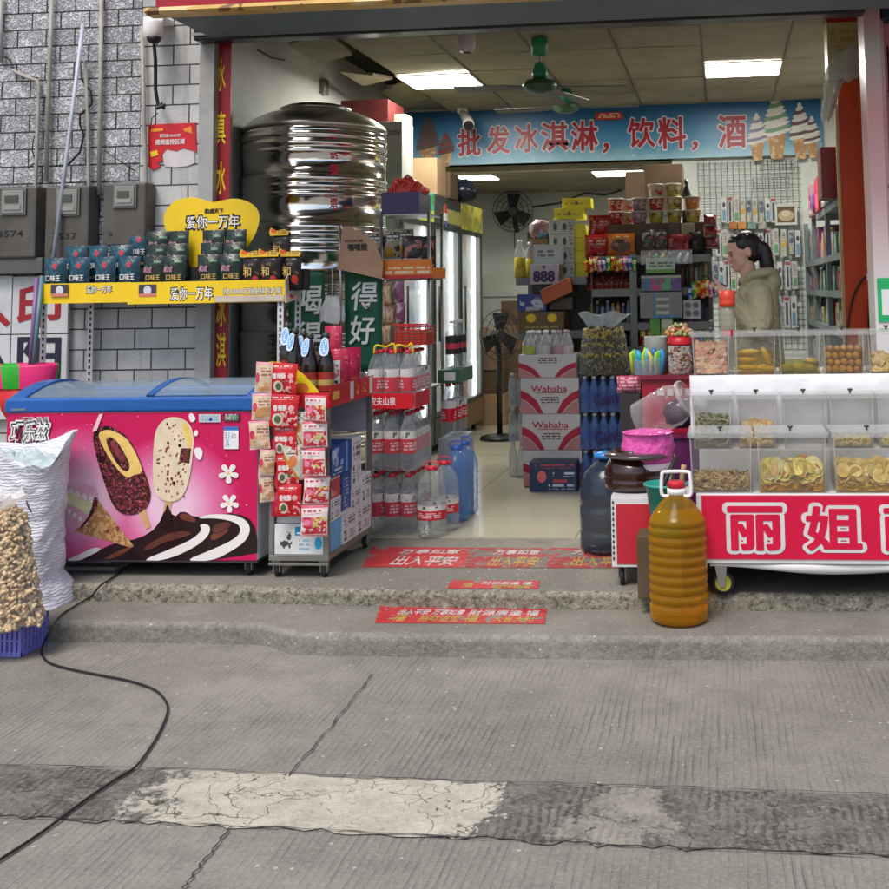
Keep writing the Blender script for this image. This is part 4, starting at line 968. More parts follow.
for _ in range(1700):
    u, v = random.random(), random.random() ** 1.1 * .98
    if math.sin(2 * PI * u) > .55: continue
    p_ = bagpt(u, v, random.uniform(.90, .98)); peanut(mb, p_, Vector((random.uniform(-1, 1), random.uniform(-.5, .5), random.uniform(-1, 1))), random.uniform(.026, .040), random.uniform(.0068, .0095))
core = MB()
tag(mb.build('peanuts', pm), 'pale brown peanuts in their shells filling the clear bag', 'peanuts', kind='stuff')
MB().grid(lambda u, v: bagpt(u, v * .95, .84), 20, 10).build('bag_core', mat('peanut_core', (.5, .36, .21), .9), pb)  # solid core in peanut brown behind the outer shells
# cable along the road
cp = [G(122, 570, .163), G(112, 578, .163), G(101, 585, .162), G(95, 592, .135), G(90, 597, .10), G(75, 606, .093), G(60, 616, .093), G(50, 630, .092), G(46, 638, .05), G(42, 648, .008), G(42, 655, .008), G(50, 663, .008),
      G(70, 669, .008), G(100, 675, .008), G(130, 681, .008), G(155, 690, .008), G(166, 702, .008), G(167, 714, .008), G(158, 735, .008), G(145, 755, .008), G(134, 768, .012), G(118, 778, .012), G(95, 793, .012), G(70, 811, .012), G(45, 830, .008), G(15, 850, .008), G(-20, 872, .008)]
def spline(pts, n=5):
    out = []
    for i in range(len(pts) - 1):
        p0, p1, p2, p3 = pts[max(i - 1, 0)], pts[i], pts[i + 1], pts[min(i + 2, len(pts) - 1)]
        for k in range(n):
            t_ = k / n; out.append(.5 * ((2 * p1) + (p2 - p0) * t_ + (2 * p0 - 5 * p1 + 4 * p2 - p3) * t_ ** 2 + (3 * p1 - p0 - 3 * p2 + p3) * t_ ** 3))
    return out + [pts[-1]]
tag(MB().tube(spline(cp), .0042, 8).build('power_cable', BLACK), 'long black power cable winding from the freezer across the road', 'cable')
# ================================================================== STAND OF DRINKS AND SACHETS
def carton(name, label, cat, x0, x1, y0, y1, z0, z1, m, group=None, bevel=.003):
    return tag(MB().box(x0, x1, y0, y1, z0, z1).build(name, m, bevel=bevel), label, cat, group)
sx0, sx1, sy0, sy1 = -2.115, -1.83, 5.02, 5.66
st = thing('display_trolley', 'grey metal trolley on castors stacked with milk boxes and sachet strips', 'trolley', ((sx0 + sx1) / 2, 5.34, .155))
TR = mat('trolley_grey', (.24, .235, .21), .4, .6, var=.15)
MB().box(sx0, sx1, sy0, sy1, .235, .262).box(sx0, sx1, sy0 - .004, sy0 - .0005, .215, .228).build('base_frame', TR, st, bevel=.003)
for x in (sx0 + .012, sx1 - .012):
    for y in (sy0 + .012, sy1 - .012): MB().box(x - .012, x + .012, y - .012, y + .012, .263, .93).build('post', TR, st)
for x in (sx0 + .03, sx1 - .03):
    for y in (sy0 + .03, sy1 - .03): caster(st, x, y, .156, .235, .03)
MB().box(sx0, sx1, sy0, sy1, .931, .945).build('tray', TR, st)
MB().box(sx0 + .012, sx1 - .012, sy1 - .02, sy1 - .012, .75, .93).box(sx0 + .03, sx0 + .036, sy0 + .03, sy1 - .03, .5, .93).build('back_panel', mat('trolley_panel', (.36, .36, .44), .4), st)
PANDA = pmat('box_milk_white', (.62, .63, .64), [('r', .42, .62, .76, .92, (.03, .25, .42)), ('t', .46, .68, .72, .86, 9, 9, (.7, .75, .8)), ('n', .12, .2, .36, .75, 26, .5, (.06, .06, .06)), ('t', .5, .12, .72, .5, 7, 10, (.25, .4, .5)), ('e', .9, .38, .08, .2, (.03, .35, .55))], .35)
SKY_ = mat('box_sky_blue', (.10, .38, .68), .35)
WBX = pmat('box_white_print', (.66, .66, .67), [('t', .1, .55, .9, .9, 8, 5, (.12, .12, .14)), ('r', .1, .1, .3, .45, (.05, .05, .06)), ('t', .1, .08, .3, .45, 16, 1, (.6, .6, .6)), ('n', .45, .12, .85, .42, 50, .5, (.3, .3, .32))], .4, 'yz', bump=.05)
DBL = pmat('box_dark_blue', (.012, .045, .21), [('t', .25, .1, .75, .85, 11, 4, (.25, .4, .65)), ('r', 0, .0, 1, .1, (.6, .62, .66))], .35, 'yz')
BLX = pmat('box_blue_milk', (.012, .06, .26), [('n', .1, .3, .6, .9, 14, .56, (.25, .42, .65)), ('r', .72, 0, .8, 1, (.08, .35, .6)), ('t', .15, .06, .6, .25, 6, 8, (.5, .6, .7)), ('e', .2, .7, .1, .14, (.5, .6, .75))], .35, 'yz')
RBX = pmat('box_red_jelly', (.45, .03, .04), [('n', .1, .1, .9, .9, 16, .55, (.6, .2, .15)), ('r', 0, .9, 1, 1, (.5, .3, .3))], .4, 'yz')
g = 'milk boxes on the trolley'
o = carton('milk_box', 'white milk box with blue banner print at bottom front of the trolley', 'box', sx0 + .026, sx1 - .026, 5.022, 5.20, .263, .40, PANDA, g)
mbx = MB().box(sx1 - .0255, sx1 - .005, 5.035, 5.195, .264, .398).build('side_panel', SKY_, o)
carton('milk_box', 'white box with barcode in the middle of bottom row on trolley side', 'box', sx0 + .026, sx1, 5.21, 5.41, .263, .40, WBX, g)
carton('milk_box', 'white box with barcode at the far end of bottom row on trolley side', 'box', sx0 + .026, sx1, 5.415, 5.645, .263, .40, WBX, g)
carton('milk_box', 'white box above the light blue side panel, behind the sachet strips', 'box', sx0 + .026, sx1, 5.04, 5.185, .401, .505, WBX, g)
carton('jelly_box', 'small red box on trolley between the sachets and the dark blue box', 'box', sx1 - .16, sx1, 5.035, 5.175, .506, .60, RBX)
carton('milk_box', 'grey carton behind the sachets on the trolley front', 'box', sx0 + .026, sx1 - .165, 5.03, 5.185, .506, .60, mat('box_greyish', (.33, .32, .30), .5, var=.2), g)
carton('milk_box', 'tall dark blue box in the middle of the trolley side', 'box', sx0 + .026, sx1, 5.19, 5.325, .401, .60, DBL, g)
carton('milk_box', 'white box in second row beside the dark blue box', 'box', sx0 + .026, sx1, 5.33, 5.485, .401, .50, WBX, g)
carton('milk_box', 'white box at the far end of second row on trolley side', 'box', sx0 + .026, sx1, 5.49, 5.645, .401, .545, WBX, g)
carton('milk_box', 'bright blue milk box lying topmost on the trolley', 'box', sx0 + .04, sx1, 5.03, 5.34, .601, .745, BLX, g)
carton('milk_box', 'upright white box beside the bright blue milk box', 'box', sx0 + .04, sx1, 5.345, 5.485, .501, .745, WBX, g)
# tray lip with price tags and yellow arc
LIP = pmat('tray_lip_red', (.52, .015, .02), [('r', .06, .3, .2, .7, (.75, .4, .05)), ('r', .44, .1, .52, .95, (.7, .68, .64)), ('r', .9, .1, .98, .95, (.7, .68, .64)), ('n', .6, .25, .82, .75, 30, .5, (.8, .5, .05))], .35, 'yz')
MB().box(sx1 + .0005, sx1 + .004, sy0, sy1, .93, 1.03).build('tray_lip', LIP, st); MB().box(sx0, sx1, sy0 - .0045, sy0 - .0005, .93, 1.0).build('tray_lip', RED, st)
arcp = [(P(x, y, 5.03).x, P(x, y, 5.03).z) for x, y in [(262, 363), (275, 361), (293, 366), (308, 378), (322, 395), (322, 402), (262, 402)]]
o = tag(MB().prism(smooth(arcp, 1), 5.024, 5.03).build('promotion_card', mat('card_yellow', (.75, .55, .015), .4)), 'yellow curved promotion card behind the red sachets on the trolley', 'card')
c = P(301, 388, 5.02); MB().prism([(c.x + .035 * math.cos(k * PI / 8), c.z + .024 * math.sin(k * PI / 8)) for k in range(16)], 5.0215, 5.0235).build('seal', mat('seal_orange', (.6, .14, .02), .4), o)
# sauce bottles
SOY = mat('soy_black', (.012, .007, .006), .12, var=0, coat=.5); TAGB = pmat('tag_blue', (.55, .66, .78), [('e', .5, .5, .36, .4, (.16, .38, .65)), ('t', .3, .2, .7, .8, 8, 4, (.6, .7, .8))], .4)
def sauce():
    o = thing('sauce_bottle', 'x', 'bottle', (0, 0, 0), 'dark sauce bottles on the trolley')
    MB().lathe([(.0, 0), (.036, .002), (.038, .01), (.038, .17), (.034, .20), (.018, .25), (.014, .28), (.014, .30)], 0, 0, 16).build('body', SOY, o, local=True)
    MB().lathe([(.017, .30), (.018, .302), (.018, .325), (.0, .327)], 0, 0, 12).build('cap', mat('cap_dark', (.03, .03, .03), .4), o, local=True)
    MB().lathe([(.0385, .05), (.0387, .14)], 0, 0, 16, cap=False).build('label', pmat('soy_label', (.30, .03, .02), [('r', 0, .3, 1, .6, (.45, .32, .1))], .4), o, local=True)
    mb = MB(); mb.prism(smooth([(-.018, 0), (.018, 0), (.024, .04), (.014, .09), (-.014, .09), (-.024, .04)], 2), -.045, -.043); mb.xf(Matrix.Translation((0, 0, .205)) @ Matrix.Rotation(-.25, 4, 'X')); mb.build('neck_tag', TAGB, o, local=True)
    return o
sb = sauce()
for k, (px, Y, z, lab) in enumerate([(287, 5.40, .99, 'sauce bottle with blue neck tag, leftmost and highest on the trolley'), (295, 5.30, .965, 'second dark sauce bottle from the left with blue neck tag'), (303, 5.46, .946, 'third dark sauce bottle behind the others, blue neck tag half hidden'),
                                     (310, 5.14, .946, 'dark sauce bottle in the front with large blue neck tag'), (326, 5.16, .946, 'rightmost dark sauce bottle on the trolley next to crimson packs')]):
    c = P(px, 380, Y); loc = (c.x, Y, z)
    if k == 0: sb.location = loc; sb['label'] = lab
    else: copy_tree(sb, None, lab, loc, random.uniform(-.4, .5))
MB().box(-2.112, -1.98, 5.24, 5.50, .9455, .963).build('riser', mat('riser_grey', (.2, .2, .2), .6), st)
MB().box(-2.11, -2.05, 5.35, 5.45, .9635, .988).build('riser', mat('riser_grey', 0, 0), st)
CRMS = pmat('crimson_pack', (.40, .012, .05), [('n', .1, .2, .9, .9, 14, .6, (.5, .06, .1)), ('r', .3, .15, .7, .4, (.5, .08, .06))], .25, bump=.6, bscale=25)
pk = pouch_thing('spice_pack', 'x', 'pack', .10, .24, .06, CRMS, (), 'crimson packs on the trolley')
for k, (px, Y, z, lab, rz) in enumerate([(340, 5.30, .946, 'crimson pack standing right of the sauce bottles', .3), (352, 5.42, .946, 'crimson pack at the far end of the trolley tray', .8), (333, 5.56, 1.05, 'tall crimson pack at the back behind the sauce bottles', -.2)]):
    place(pk, k == 0, px, 380, Y, z, lab, rz)
MB().box(-2.03, -1.86, 5.51, 5.645, .9455, 1.049).build('riser', mat('riser_grey', 0, 0), st)
WTAG = pmat('white_noodle_pack', (.6, .58, .55), [('n', .2, .15, .8, .5, 26, .5, (.05, .05, .05)), ('n', .1, .5, .9, .9, 20, .55, (.45, .1, .08))], .4, bump=.3)
place(pouch_thing('spice_pack', 'x', 'pack', .06, .19, .03, WTAG), True, 334, 380, 5.20, .946, 'narrow white pack with black print beside the rightmost sauce bottle', .4)
# sachet strips
def strip(label, Y, cells, m, group='sachet strips hanging on the trolley', words=None):
    x_, z_ = P(cells[0][0], cells[0][1], Y).x, P(cells[0][0], cells[0][1], Y).z
    o = thing('sachet_strip', label, 'sachets', (x_, Y, z_ - .4), group)
    for cx, y0, y1, w in cells:
        a = P(cx, y1, Y); b = P(cx, y0, Y); h = b.z - a.z; ww = w * Y / 1100
        mb = MB(); mb.pouch(ww * 1.08, h * 1.03, .024, 8, 8, 0, .006); mb.xf(Matrix.Translation((a.x, Y + random.uniform(-.014, .010), a.z)) @ Matrix.Rotation(random.uniform(-.3, .3), 4, 'Z') @ Matrix.Rotation(random.uniform(-.08, .08), 4, 'Y'))
        s_ = mb.build('sachet', m, o)
        if words: text(words, PWHITE, (a.x - ww * .06, Y - .030, a.z + h * .62), ww * .52, h * .19, s_, ext=.0005, off=.02, name='lettering')
    return o
PALE = pmat('sachet_pale', (.62, .47, .34), [('r', 0, .90, 1, 1, (.65, .30, .33)), ('n', .08, .1, .92, .5, 30, .5, (.55, .28, .12)), ('e', .2, .5, .13, .16, (.5, .04, .1)), ('t', .4, .55, .9, .8, 9, 6, (.3, .12, .08)), ('r', 0, 0, 1, .05, (.68, .45, .45))], .3, bump=.4, bscale=30)
REDS = pmat('sachet_red', (.52, .012, .02), [('t', .1, .82, .8, .93, 14, 10, (.72, .55, .5)), ('e', .3, .26, .18, .18, (.62, .58, .45)), ('e', .3, .26, .11, .11, (.10, .13, .06)), ('n', .42, .06, .95, .5, 44, .54, (.68, .42, .40)), ('n', .05, .05, .95, .2, 60, .6, (.3, .01, .01)), ('e', .75, .58, .10, .08, (.66, .35, .35))], .25, bump=.5, bscale=30)
VEG = pmat('sachet_vegetable', (.63, .58, .48), [('r', 0, 0, 1, .08, (.66, .3, .3)), ('d', 1, 1, .7, .85, (.55, .22, .03)), ('d', 1, .6, .35, .5, (.10, .22, .03)), ('e', .5, .55, .2, .16, (.6, .18, .06)), ('t', .2, .75, .9, .95, 16, 5, (.1, .08, .06))], .3, bump=.4, bscale=30)
BERRY = pmat('sachet_berry', (.66, .58, .56), [('r', 0, .9, 1, 1, (.6, .12, .16)), ('r', 0, 0, 1, .06, (.6, .2, .22)), ('n', .06, .08, .94, .62, 34, .44, (.50, .03, .05)), ('n', .45, .3, .92, .62, 40, .52, (.60, .50, .16)), ('n', .08, .35, .5, .62, 46, .55, (.60, .12, .2)), ('n', .1, .1, .9, .3, 60, .62, (.66, .34, .28)), ('e', .25, .45, .13, .10, (.62, .2, .28)), ('t', .1, .72, .75, .88, 9, 7, (.45, .05, .08))], .3, bump=.4, bscale=30)
strip('strip of pale cream sachets hanging next to the freezer', 4.985, [(263, 363, 393, 18), (262, 394, 420, 19), (261, 421, 449, 20), (267, 450, 475, 15), (267, 475, 502, 14)], PALE)
strip('dark red strip half hidden between the pale and the bright red sachets', 5.0, [(275, 440, 466, 18), (276, 467, 492, 17), (279, 493, 517, 16)], CRMS)
strip('strip of bright red sachets with white lettering on the trolley front', 4.97, [(283, 364, 394, 27), (284, 395, 427, 28), (285, 427, 456, 26), (287, 456, 485, 22), (289, 485, 516, 24)], REDS, words='香辣酥')
strip('short strip of vegetable sachets between the red and the berry sachets', 4.985, [(299, 413, 446, 14), (296, 446, 480, 18)], VEG)
strip('strip of white and pink berry sachets at the trolley corner', 4.965, [(316, 396, 421, 25), (315, 422, 448, 24), (315, 449, 476, 24), (315, 477, 505, 24), (314, 506, 536, 25)], BERRY)
# ================================================================== BOTTLED WATER
WFILM = film('water_bottle_clear', (.42, .46, .48), .13, .06, .15, 60)
LABR = pmat('bottle_label', (.60, .58, .56), [('r', 0, 0, 1, .64, (.55, .006, .025)), ('n', .2, .70, .8, .95, 40, .58, (.05, .12, .05)), ('t', .1, .12, .9, .5, 7, 7, (.65, .5, .5))], .35)
CAPR = mat('cap_red', (.5, .012, .03), .4)
PR15 = [(0, 0), (.03, .001), (.043, .008), (.044, .03), (.042, .04), (.044, .05), (.044, .10), (.0425, .11), (.044, .12), (.044, .21), (.040, .235), (.026, .275), (.015, .292), (.014, .300)]
MESHES = {}
def cached(key, fn):
    if key not in MESHES: MESHES[key] = fn()
    return MESHES[key]
def child(name, me, par, loc=(0, 0, 0), rz=0):
    o = bpy.data.objects.new(name, me); COL.objects.link(o); o.parent = par; o.location = loc; o.rotation_euler = (0, 0, rz); return o
def tmpmesh(mb, m):
    o = mb.build('tmp', m, None, local=True); me = o.data; bpy.data.objects.remove(o); return me
def bottle15(name, par, loc, capm=CAPR, labm=LABR, fm=WFILM, key='a', s=1.0):
    b = child(name, cached('b15' + key, lambda: tmpmesh(MB().lathe([(r * s, z * s) for r, z in PR15], 0, 0, 18), fm)), par, loc, random.uniform(0, 6))
    child('cap', cached('c15' + key, lambda: tmpmesh(MB().lathe([(.0165 * s, .297 * s), (.017 * s, .30 * s), (.017 * s, .316 * s), (.0, .318 * s)], 0, 0, 12), capm)), b)
    child('label', cached('l15' + key, lambda: tmpmesh(MB().lathe([(.0446 * s, .095 * s), (.0448 * s, .098 * s), (.0448 * s, .212 * s), (.0446 * s, .215 * s)], 0, 0, 18, cap=False), labm)), b)
    return b
wx0, wy0 = -1.954 + .046, 5.965
for t_ in range(3):
    z0 = .157 + t_ * .334
    o = thing('water_pack', ['bottom shrink wrapped pack of clear water bottles with red labels', 'middle shrink wrapped pack of clear water bottles with red labels', 'top shrink wrapped pack of water bottles with red lettered band'][t_], 'water pack', (wx0 + .09, wy0 + .14, z0), 'stacked packs of water bottles')
    for i in range(3):
        for j in range(4): bottle15('bottle', o, (i * .0905 - .09, j * .0905 - .14, .001))
    mb = MB(); e = .002; X0, X1, Y0, Y1 = wx0 - .046, wx0 + .227, wy0 - .047, wy0 + .318
    N_ = 40; per = []
    for k in range(12): per.append((X0 + (X1 - X0) * k / 12, Y0 - .004 * math.sin(PI * ((k * 3 / 12) % 1))))
    for k in range(12): per.append((X1 + .004 * math.sin(PI * ((k * 4 / 12) % 1)), Y0 + (Y1 - Y0) * k / 12))
    for k in range(12): per.append((X1 - (X1 - X0) * k / 12, Y1))
    for k in range(12): per.append((X0, Y1 - (Y1 - Y0) * k / 12))
    vs = [(x, y, z0 + zz) for zz in (.003, .06, .14, .20) for x, y in per]; n_ = len(per)
    mb.add(vs, [(i * n_ + k, i * n_ + (k + 1) % n_, (i + 1) * n_ + (k + 1) % n_, (i + 1) * n_ + k) for i in range(3) for k in range(n_)], 0, True)
    mb.build('shrink_film', film('shrink_film', (.75, .77, .8), .03, .12, .5, 45), o)
    if t_ == 2:
        MB().box(X0 + .002, X1 - .001, Y0 - .012, Y0 - .0065, z0 + .004, z0 + .088).box(X1 + .0055, X1 + .010, Y0, Y0 + .28, z0 + .004, z0 + .088).build('printed_band', RED, o)
        c = ((X0 + X1) / 2 - .035, Y0 - .0125, z0 + .045); text('农夫山泉', PWHITE, c, .145, .045, o, off=.012, ext=.001)
    for i in range(2):      # yellow carrying straps
        if t_ == 2: MB().tube(spline([Vector((X0 + .04 + i * .12, Y0 + .03, z0 + .30)), Vector((X0 + .05 + i * .12, Y0 + .03, z0 + .345)), Vector((X0 + .10 + i * .12, Y0 + .05, z0 + .335)), Vector((X0 + .14 + i * .10, Y0 + .06, z0 + .352)), Vector((X0 + .15 + i * .10, Y0 + .06, z0 + .30))]), .006, 6).build('strap', YEL, o)
# big water jugs on the floor
def bigjug(label, cat, loc, r, h, fm, capm, lab, group):
    o = thing('water_jug', label, cat, loc, group)
    pr = [(0, 0), (r * .8, .002), (r * .97, .015)]
    z = .03
    while z < h * .62: pr += [(r, z), (r, z + .018), (r * .96, z + .026), (r * .96, z + .03)]; z += .04
    pr += [(r, h * .66), (r * .96, h * .72), (r * .75, h * .83), (r * .4, h * .91), (r * .28, h * .93), (r * .28, h * .96)]
    MB().lathe(pr, 0, 0, 22).build('body', fm, o, local=True)
    MB().lathe([(r * .32, h * .945), (r * .33, h * .95), (r * .33, h * .995), (0, h)], 0, 0, 16).build('cap', capm, o, local=True)
    if lab: MB().lathe([(r * 1.012, h * .26), (r * 1.012, h * .46)], 0, 0, 22, cap=False).build('label', lab, o, local=True)
    MB().tube(spline([Vector((-r * .3, 0, h * .93)), Vector((-r * .5, 0, h * 1.02)), Vector((0, 0, h * 1.06)), Vector((r * .5, 0, h * 1.02)), Vector((r * .3, 0, h * .93))]), .004, 6).build('handle', capm, o, local=True)
    return o
c = P(431, 520, 5.88); bigjug('large clear ribbed water jug with red label nearest the doormat', 'water jug', (c.x, 5.90, .157), .078, .37, WFILM, CAPR, LABR, 'large clear water jugs')
c = P(443, 520, 6.02); bigjug('large clear water jug just behind the nearest clear jug', 'water jug', (c.x, 6.06, FZ + .001), .078, .37, WFILM, CAPR, LABR, 'large clear water jugs')
BLF = film('blue_jug_plastic', (.10, .24, .55), .38, .1, .2, 50); CAPB = mat('cap_blue', (.03, .12, .5), .4)
c = P(456, 505, 6.28); bigjug('translucent blue ribbed water jug in front of the fridges', 'water jug', (c.x, 6.30, FZ + .001), .08, .42, BLF, CAPB, None, 'blue water jugs')
c = P(462, 500, 6.45); bigjug('translucent blue water jug behind the front blue one', 'water jug', (c.x + .01, 6.48, FZ + .001), .08, .42, BLF, CAPB, None, 'blue water jugs')
# carton with loose bottles behind the jugs
carton('drink_carton', 'plain grey carton behind the clear water jugs', 'box', -1.68, -1.55, 6.42, 6.78, FZ + .001, .60, mat('carton_greyblue', (.30, .32, .36), .6))
for k, (x, y, z, lab) in enumerate([(-1.63, 6.47, .601, 'front clear bottle with red label standing on the grey carton'), (-1.62, 6.58, .601, 'second clear bottle with red label on the grey carton'), (-1.615, 6.69, .601, 'rearmost clear bottle with red label on the grey carton')]):
    o = thing('water_bottle', lab, 'bottle', (x, y, z), 'loose bottles on the grey carton'); bottle15('body', o, (0, 0, 0))
carton('bottle_tray', 'dark green and white tray of small bottles above the grey carton', 'tray', -1.68, -1.55, 6.42, 6.78, .921, 1.0, pmat('tray_green', (.03, .10, .06), [('r', .3, .2, .8, .8, (.6, .6, .6))], .4, 'xz'))
for k in range(3):
    o = thing('water_bottle', ['front', 'middle', 'rearmost'][k] + ' clear bottle with a blue cap standing in the green tray', 'bottle', (-1.61, 6.49 + k * .1, 1.001), 'bottles in the green tray'); bottle15('body', o, (0, 0, 0), mat('cap_white', (.6, .6, .65), .4), pmat('label_black', (.02, .02, .02), [('r', 0, .3, 1, .6, (.5, .04, .06))], .4), WFILM, 'b', .9)
# red basket
bx = thing('plastic_basket', 'small red basket standing on top of the water packs', 'basket', (-1.74, 6.16, 1.162))
mb = MB()
for k in range(7): mb.box(-1.830, -1.650, 6.06, 6.064, 1.163 + k * .016, 1.171 + k * .016); mb.box(-1.654, -1.650, 6.0645, 6.25, 1.163 + k * .016, 1.171 + k * .016)
for k in range(6): mb.box(-1.830 + k * .0348, -1.824 + k * .0348, 6.056, 6.0595, 1.163, 1.27)
mb.box(-1.835, -1.645, 6.052, 6.068, 1.271, 1.283); mb.build('lattice', REDP, bx)
MB().box(-1.825, -1.655, 6.066, 6.25, 1.163, 1.24).build('contents_box', BROWNC, bx, bevel=.006)
# ================================================================== STEEL WATER TANK
def tankmat():
    t = NT('polished_steel'); t.setp(.16, 1); v = t.ocoord(False); t.b.inputs['Base Color'].default_value = (.90, .88, .83, 1)
    n = t.noise(v, 3, 3); t.link(t.math('ADD', t.math('MULTIPLY', n, .14), .07), t.b.inputs['Roughness'])
    t.bump(t.noise(vscaled(t, v, (1, 1, 6)), 2.5, 3), .12, .03); return t.m
TK = tankmat(); tx, ty, trr = -2.615, 6.90, .45
tk = thing('water_tank', 'tall polished stainless steel water tank with ribbed sides and domed lid', 'water tank', (tx, ty, .16))
pr = [(trr, .42)]; z = .44
def ribs(z0, n_):
    q = []
    for k in range(n_):
        for a in range(6): q.append((trr + .011 * math.sin(PI * a / 5), z0 + (k + a / 6) * .05))
    q.append((trr, z0 + n_ * .05)); return q, z0 + n_ * .05
for flat, nn in ((.06, 3), (.14, 3), (.15, 3), (.15, 3), (.16, 4), (.15, 3), (.12, 2), (.0, 1)):
    pr.append((trr, z)); z += flat; q, z = ribs(z, nn); pr += q
ztop = z
pr += [(trr, z + .03)]
MB().lathe(pr, tx, ty, 64).build('shell', TK, tk)
d = z + .03
MB().lathe([(trr + .004, d + .001), (trr + .012, d + .012), (trr + .004, d + .024), (trr * .97, d + .045), (trr * .85, d + .085), (trr * .68, d + .12), (trr * .52, d + .14), (trr * .5, d + .142), (0, d + .142)], tx, ty, 64).build('dome', mat('steel_dome', (.75, .75, .70), .3, 1, var=.2, vscale=2), tk)
MB().lathe([(trr * .5, d + .143), (trr * .505, d + .163), (trr * .42, d + .18), (trr * .2, d + .19), (0, d + .192)], tx, ty, 48).build('lid', mat('steel_lid', (.4, .4, .36), .28, 1, var=.2, vscale=3), tk)
for k in range(4):
    a = PI / 4 + k * PI / 2; MB().box(tx + .38 * math.cos(a) - .03, tx + .38 * math.cos(a) + .03, ty + .38 * math.sin(a) - .03, ty + .38 * math.sin(a) + .03, .16, .419).build('leg', GREYM, tk)
for k, ch in enumerate('不锈钢水塔'):
    yy = 136 + k * 17; q = P(334, yy, 6.45); dx = q.x - tx; Y_ = ty - math.sqrt((trr + .018) ** 2 - dx * dx)
    q = P(334, yy, Y_); text(ch, mat('tank_red', (.65, .02, .06), .4), q, .05, .075, tk, off=.02, ext=.002, rz=math.degrees(math.asin(dx / trr)))
print('TANKTOP', d)
# green banners hanging on the tank
GB = mat('banner_green', (.005, .085, .045), .6, var=.15)
for (x0, y0, x1, y1, chs, lab) in ((288, 271, 325, 346, (('喝', 309, 300), ('得', 308, 336)), 'green hanging banner with white characters behind the sauce bottles'), (345, 262, 382, 372, (('得', 364, 296), ('好', 362, 330)), 'green hanging banner with white characters below the brown paper flag')):
    a, b, c, d_ = BX(x0, y0, x1, y1, 6.28)
    o = thing('hanging_banner', lab, 'banner', ((a + b) / 2, 6.28, c), 'green banners in front of the tank')
    MB().grid(lambda u, v: (a + (b - a) * u, 6.28 + .006 * math.sin(5 * v + 2 * u), c + (d_ - c) * v), 6, 12).build('cloth', GB, o, solid=.003)
    for ch, px, py in chs:
        q = P(px, py, 6.27); text(ch, mat('banner_white', (.62, .66, .62), .5), (q.x, 6.269, q.z), .155, .165, o, off=.014, ext=.0015, shear=.1)
    MB().tube([(a - .01, 6.28, d_ + .005), (b + .01, 6.28, d_ + .005)], .006, 8).build('rod', BROWNC, o)
# ================================================================== SNACK RACK BESIDE THE TANK
g = 'snacks on the wire rack beside the tank'
rx0, rx1, ry0, ry1 = -1.985, -1.70, 6.30, 6.60
rk = thing('wire_display_rack', 'slim metal rack with orange tray and purple crate between tank and fridges', 'rack', (-1.78, 6.45, FZ))
for x in (rx0, rx1):
    for y in (ry0, ry1): MB().tube([(x, y, FZ), (x, y, 1.93)], .009, 8).build('post', GREYM, rk)
for z in (.9, 1.53, 1.91): MB().box(rx0, rx1, ry0, ry1, z, z + .008).build('shelf', GREYM, rk)
c0, c1, zz0, zz1 = BX(383, 258, 432, 277, 6.24)
ORG = pmat('tray_orange', (.62, .17, .015), [('t', .05, .25, .95, .6, 4, 7, (.7, .55, .35)), ('r', 0, 0, 1, .18, (.45, .02, .02))], .4)
tr = thing('snack_tray', 'orange card tray of snack packs on the slim metal rack', 'tray', ((c0 + c1) / 2, 6.4, 1.539))
MB().box(c0, c1, 6.24, 6.245, 1.539, 1.539 + (zz1 - zz0)).box(c1 - .004, c1, 6.246, 6.56, 1.539, 1.60).box(c0, c1 - .005, 6.246, 6.56, 1.539, 1.545).build('tray_body', ORG, tr)
MILKY = pmat('snack_cow', (.42, .36, .24), [('n', .05, .05, .95, .95, 17, .52, (.05, .04, .035)), ('r', .3, .1, .7, .38, (.5, .3, .04)), ('t', .2, .6, .9, .9, 8, 6, (.6, .55, .45))], .3, bump=.5)
BLKP = pmat('snack_black', (.03, .022, .02), [('n', .1, .3, .9, .9, 18, .55, (.4, .14, .1)), ('n', .1, .05, .9, .3, 30, .5, (.6, .5, .4))], .3, bump=.5)
WHTP = pmat('snack_grey', (.45, .46, .45), [('n', .1, .1, .9, .9, 16, .54, (.05, .05, .06)), ('t', .1, .6, .9, .9, 7, 6, (.1, .1, .12))], .3, bump=.4)
mk = pouch_thing('snack_bag', 'x', 'snack bag', .12, .17, .05, MILKY, (), g); bk = pouch_thing('snack_bag', 'x', 'snack bag', .13, .19, .05, BLKP, (), g); wk = pouch_thing('snack_bag', 'x', 'snack bag', .11, .11, .04, WHTP, (), g)
for k, (px, Y, z, lab) in enumerate([(374, 6.42, 1.65, 'cream and black spotted snack bag left in the top row above orange tray'), (391, 6.44, 1.66, 'cream and black spotted snack bag second in the top row above orange tray'), (404, 6.46, 1.67, 'cream spotted snack bag half behind the dark bag above orange tray')]): place(mk, k == 0, px, 250, Y, z, lab, random.uniform(-.3, .3))
for k, (px, Y, z, lab) in enumerate([(413, 6.36, 1.60, 'dark snack bag with reddish print above the orange tray'), (425, 6.40, 1.60, 'dark snack bag at the right end above the orange tray')]): place(bk, k == 0, px, 250, Y, z, lab, .3)
for k, (px, Y, z, lab) in enumerate([(392, 6.28, 1.545, 'small grey printed bag at the left of the orange tray'), (412, 6.28, 1.545, 'small grey printed bag at the right of the orange tray')]): place(wk, k == 0, px, 250, Y, z, lab, random.uniform(-.2, .2))
MB().box(rx0 + .02, rx1 - .02, 6.33, 6.55, 1.546, 1.598).box(rx0 + .02, rx1 - .06, 6.39, 6.55, 1.599, 1.648).build('riser', BROWNC, rk)
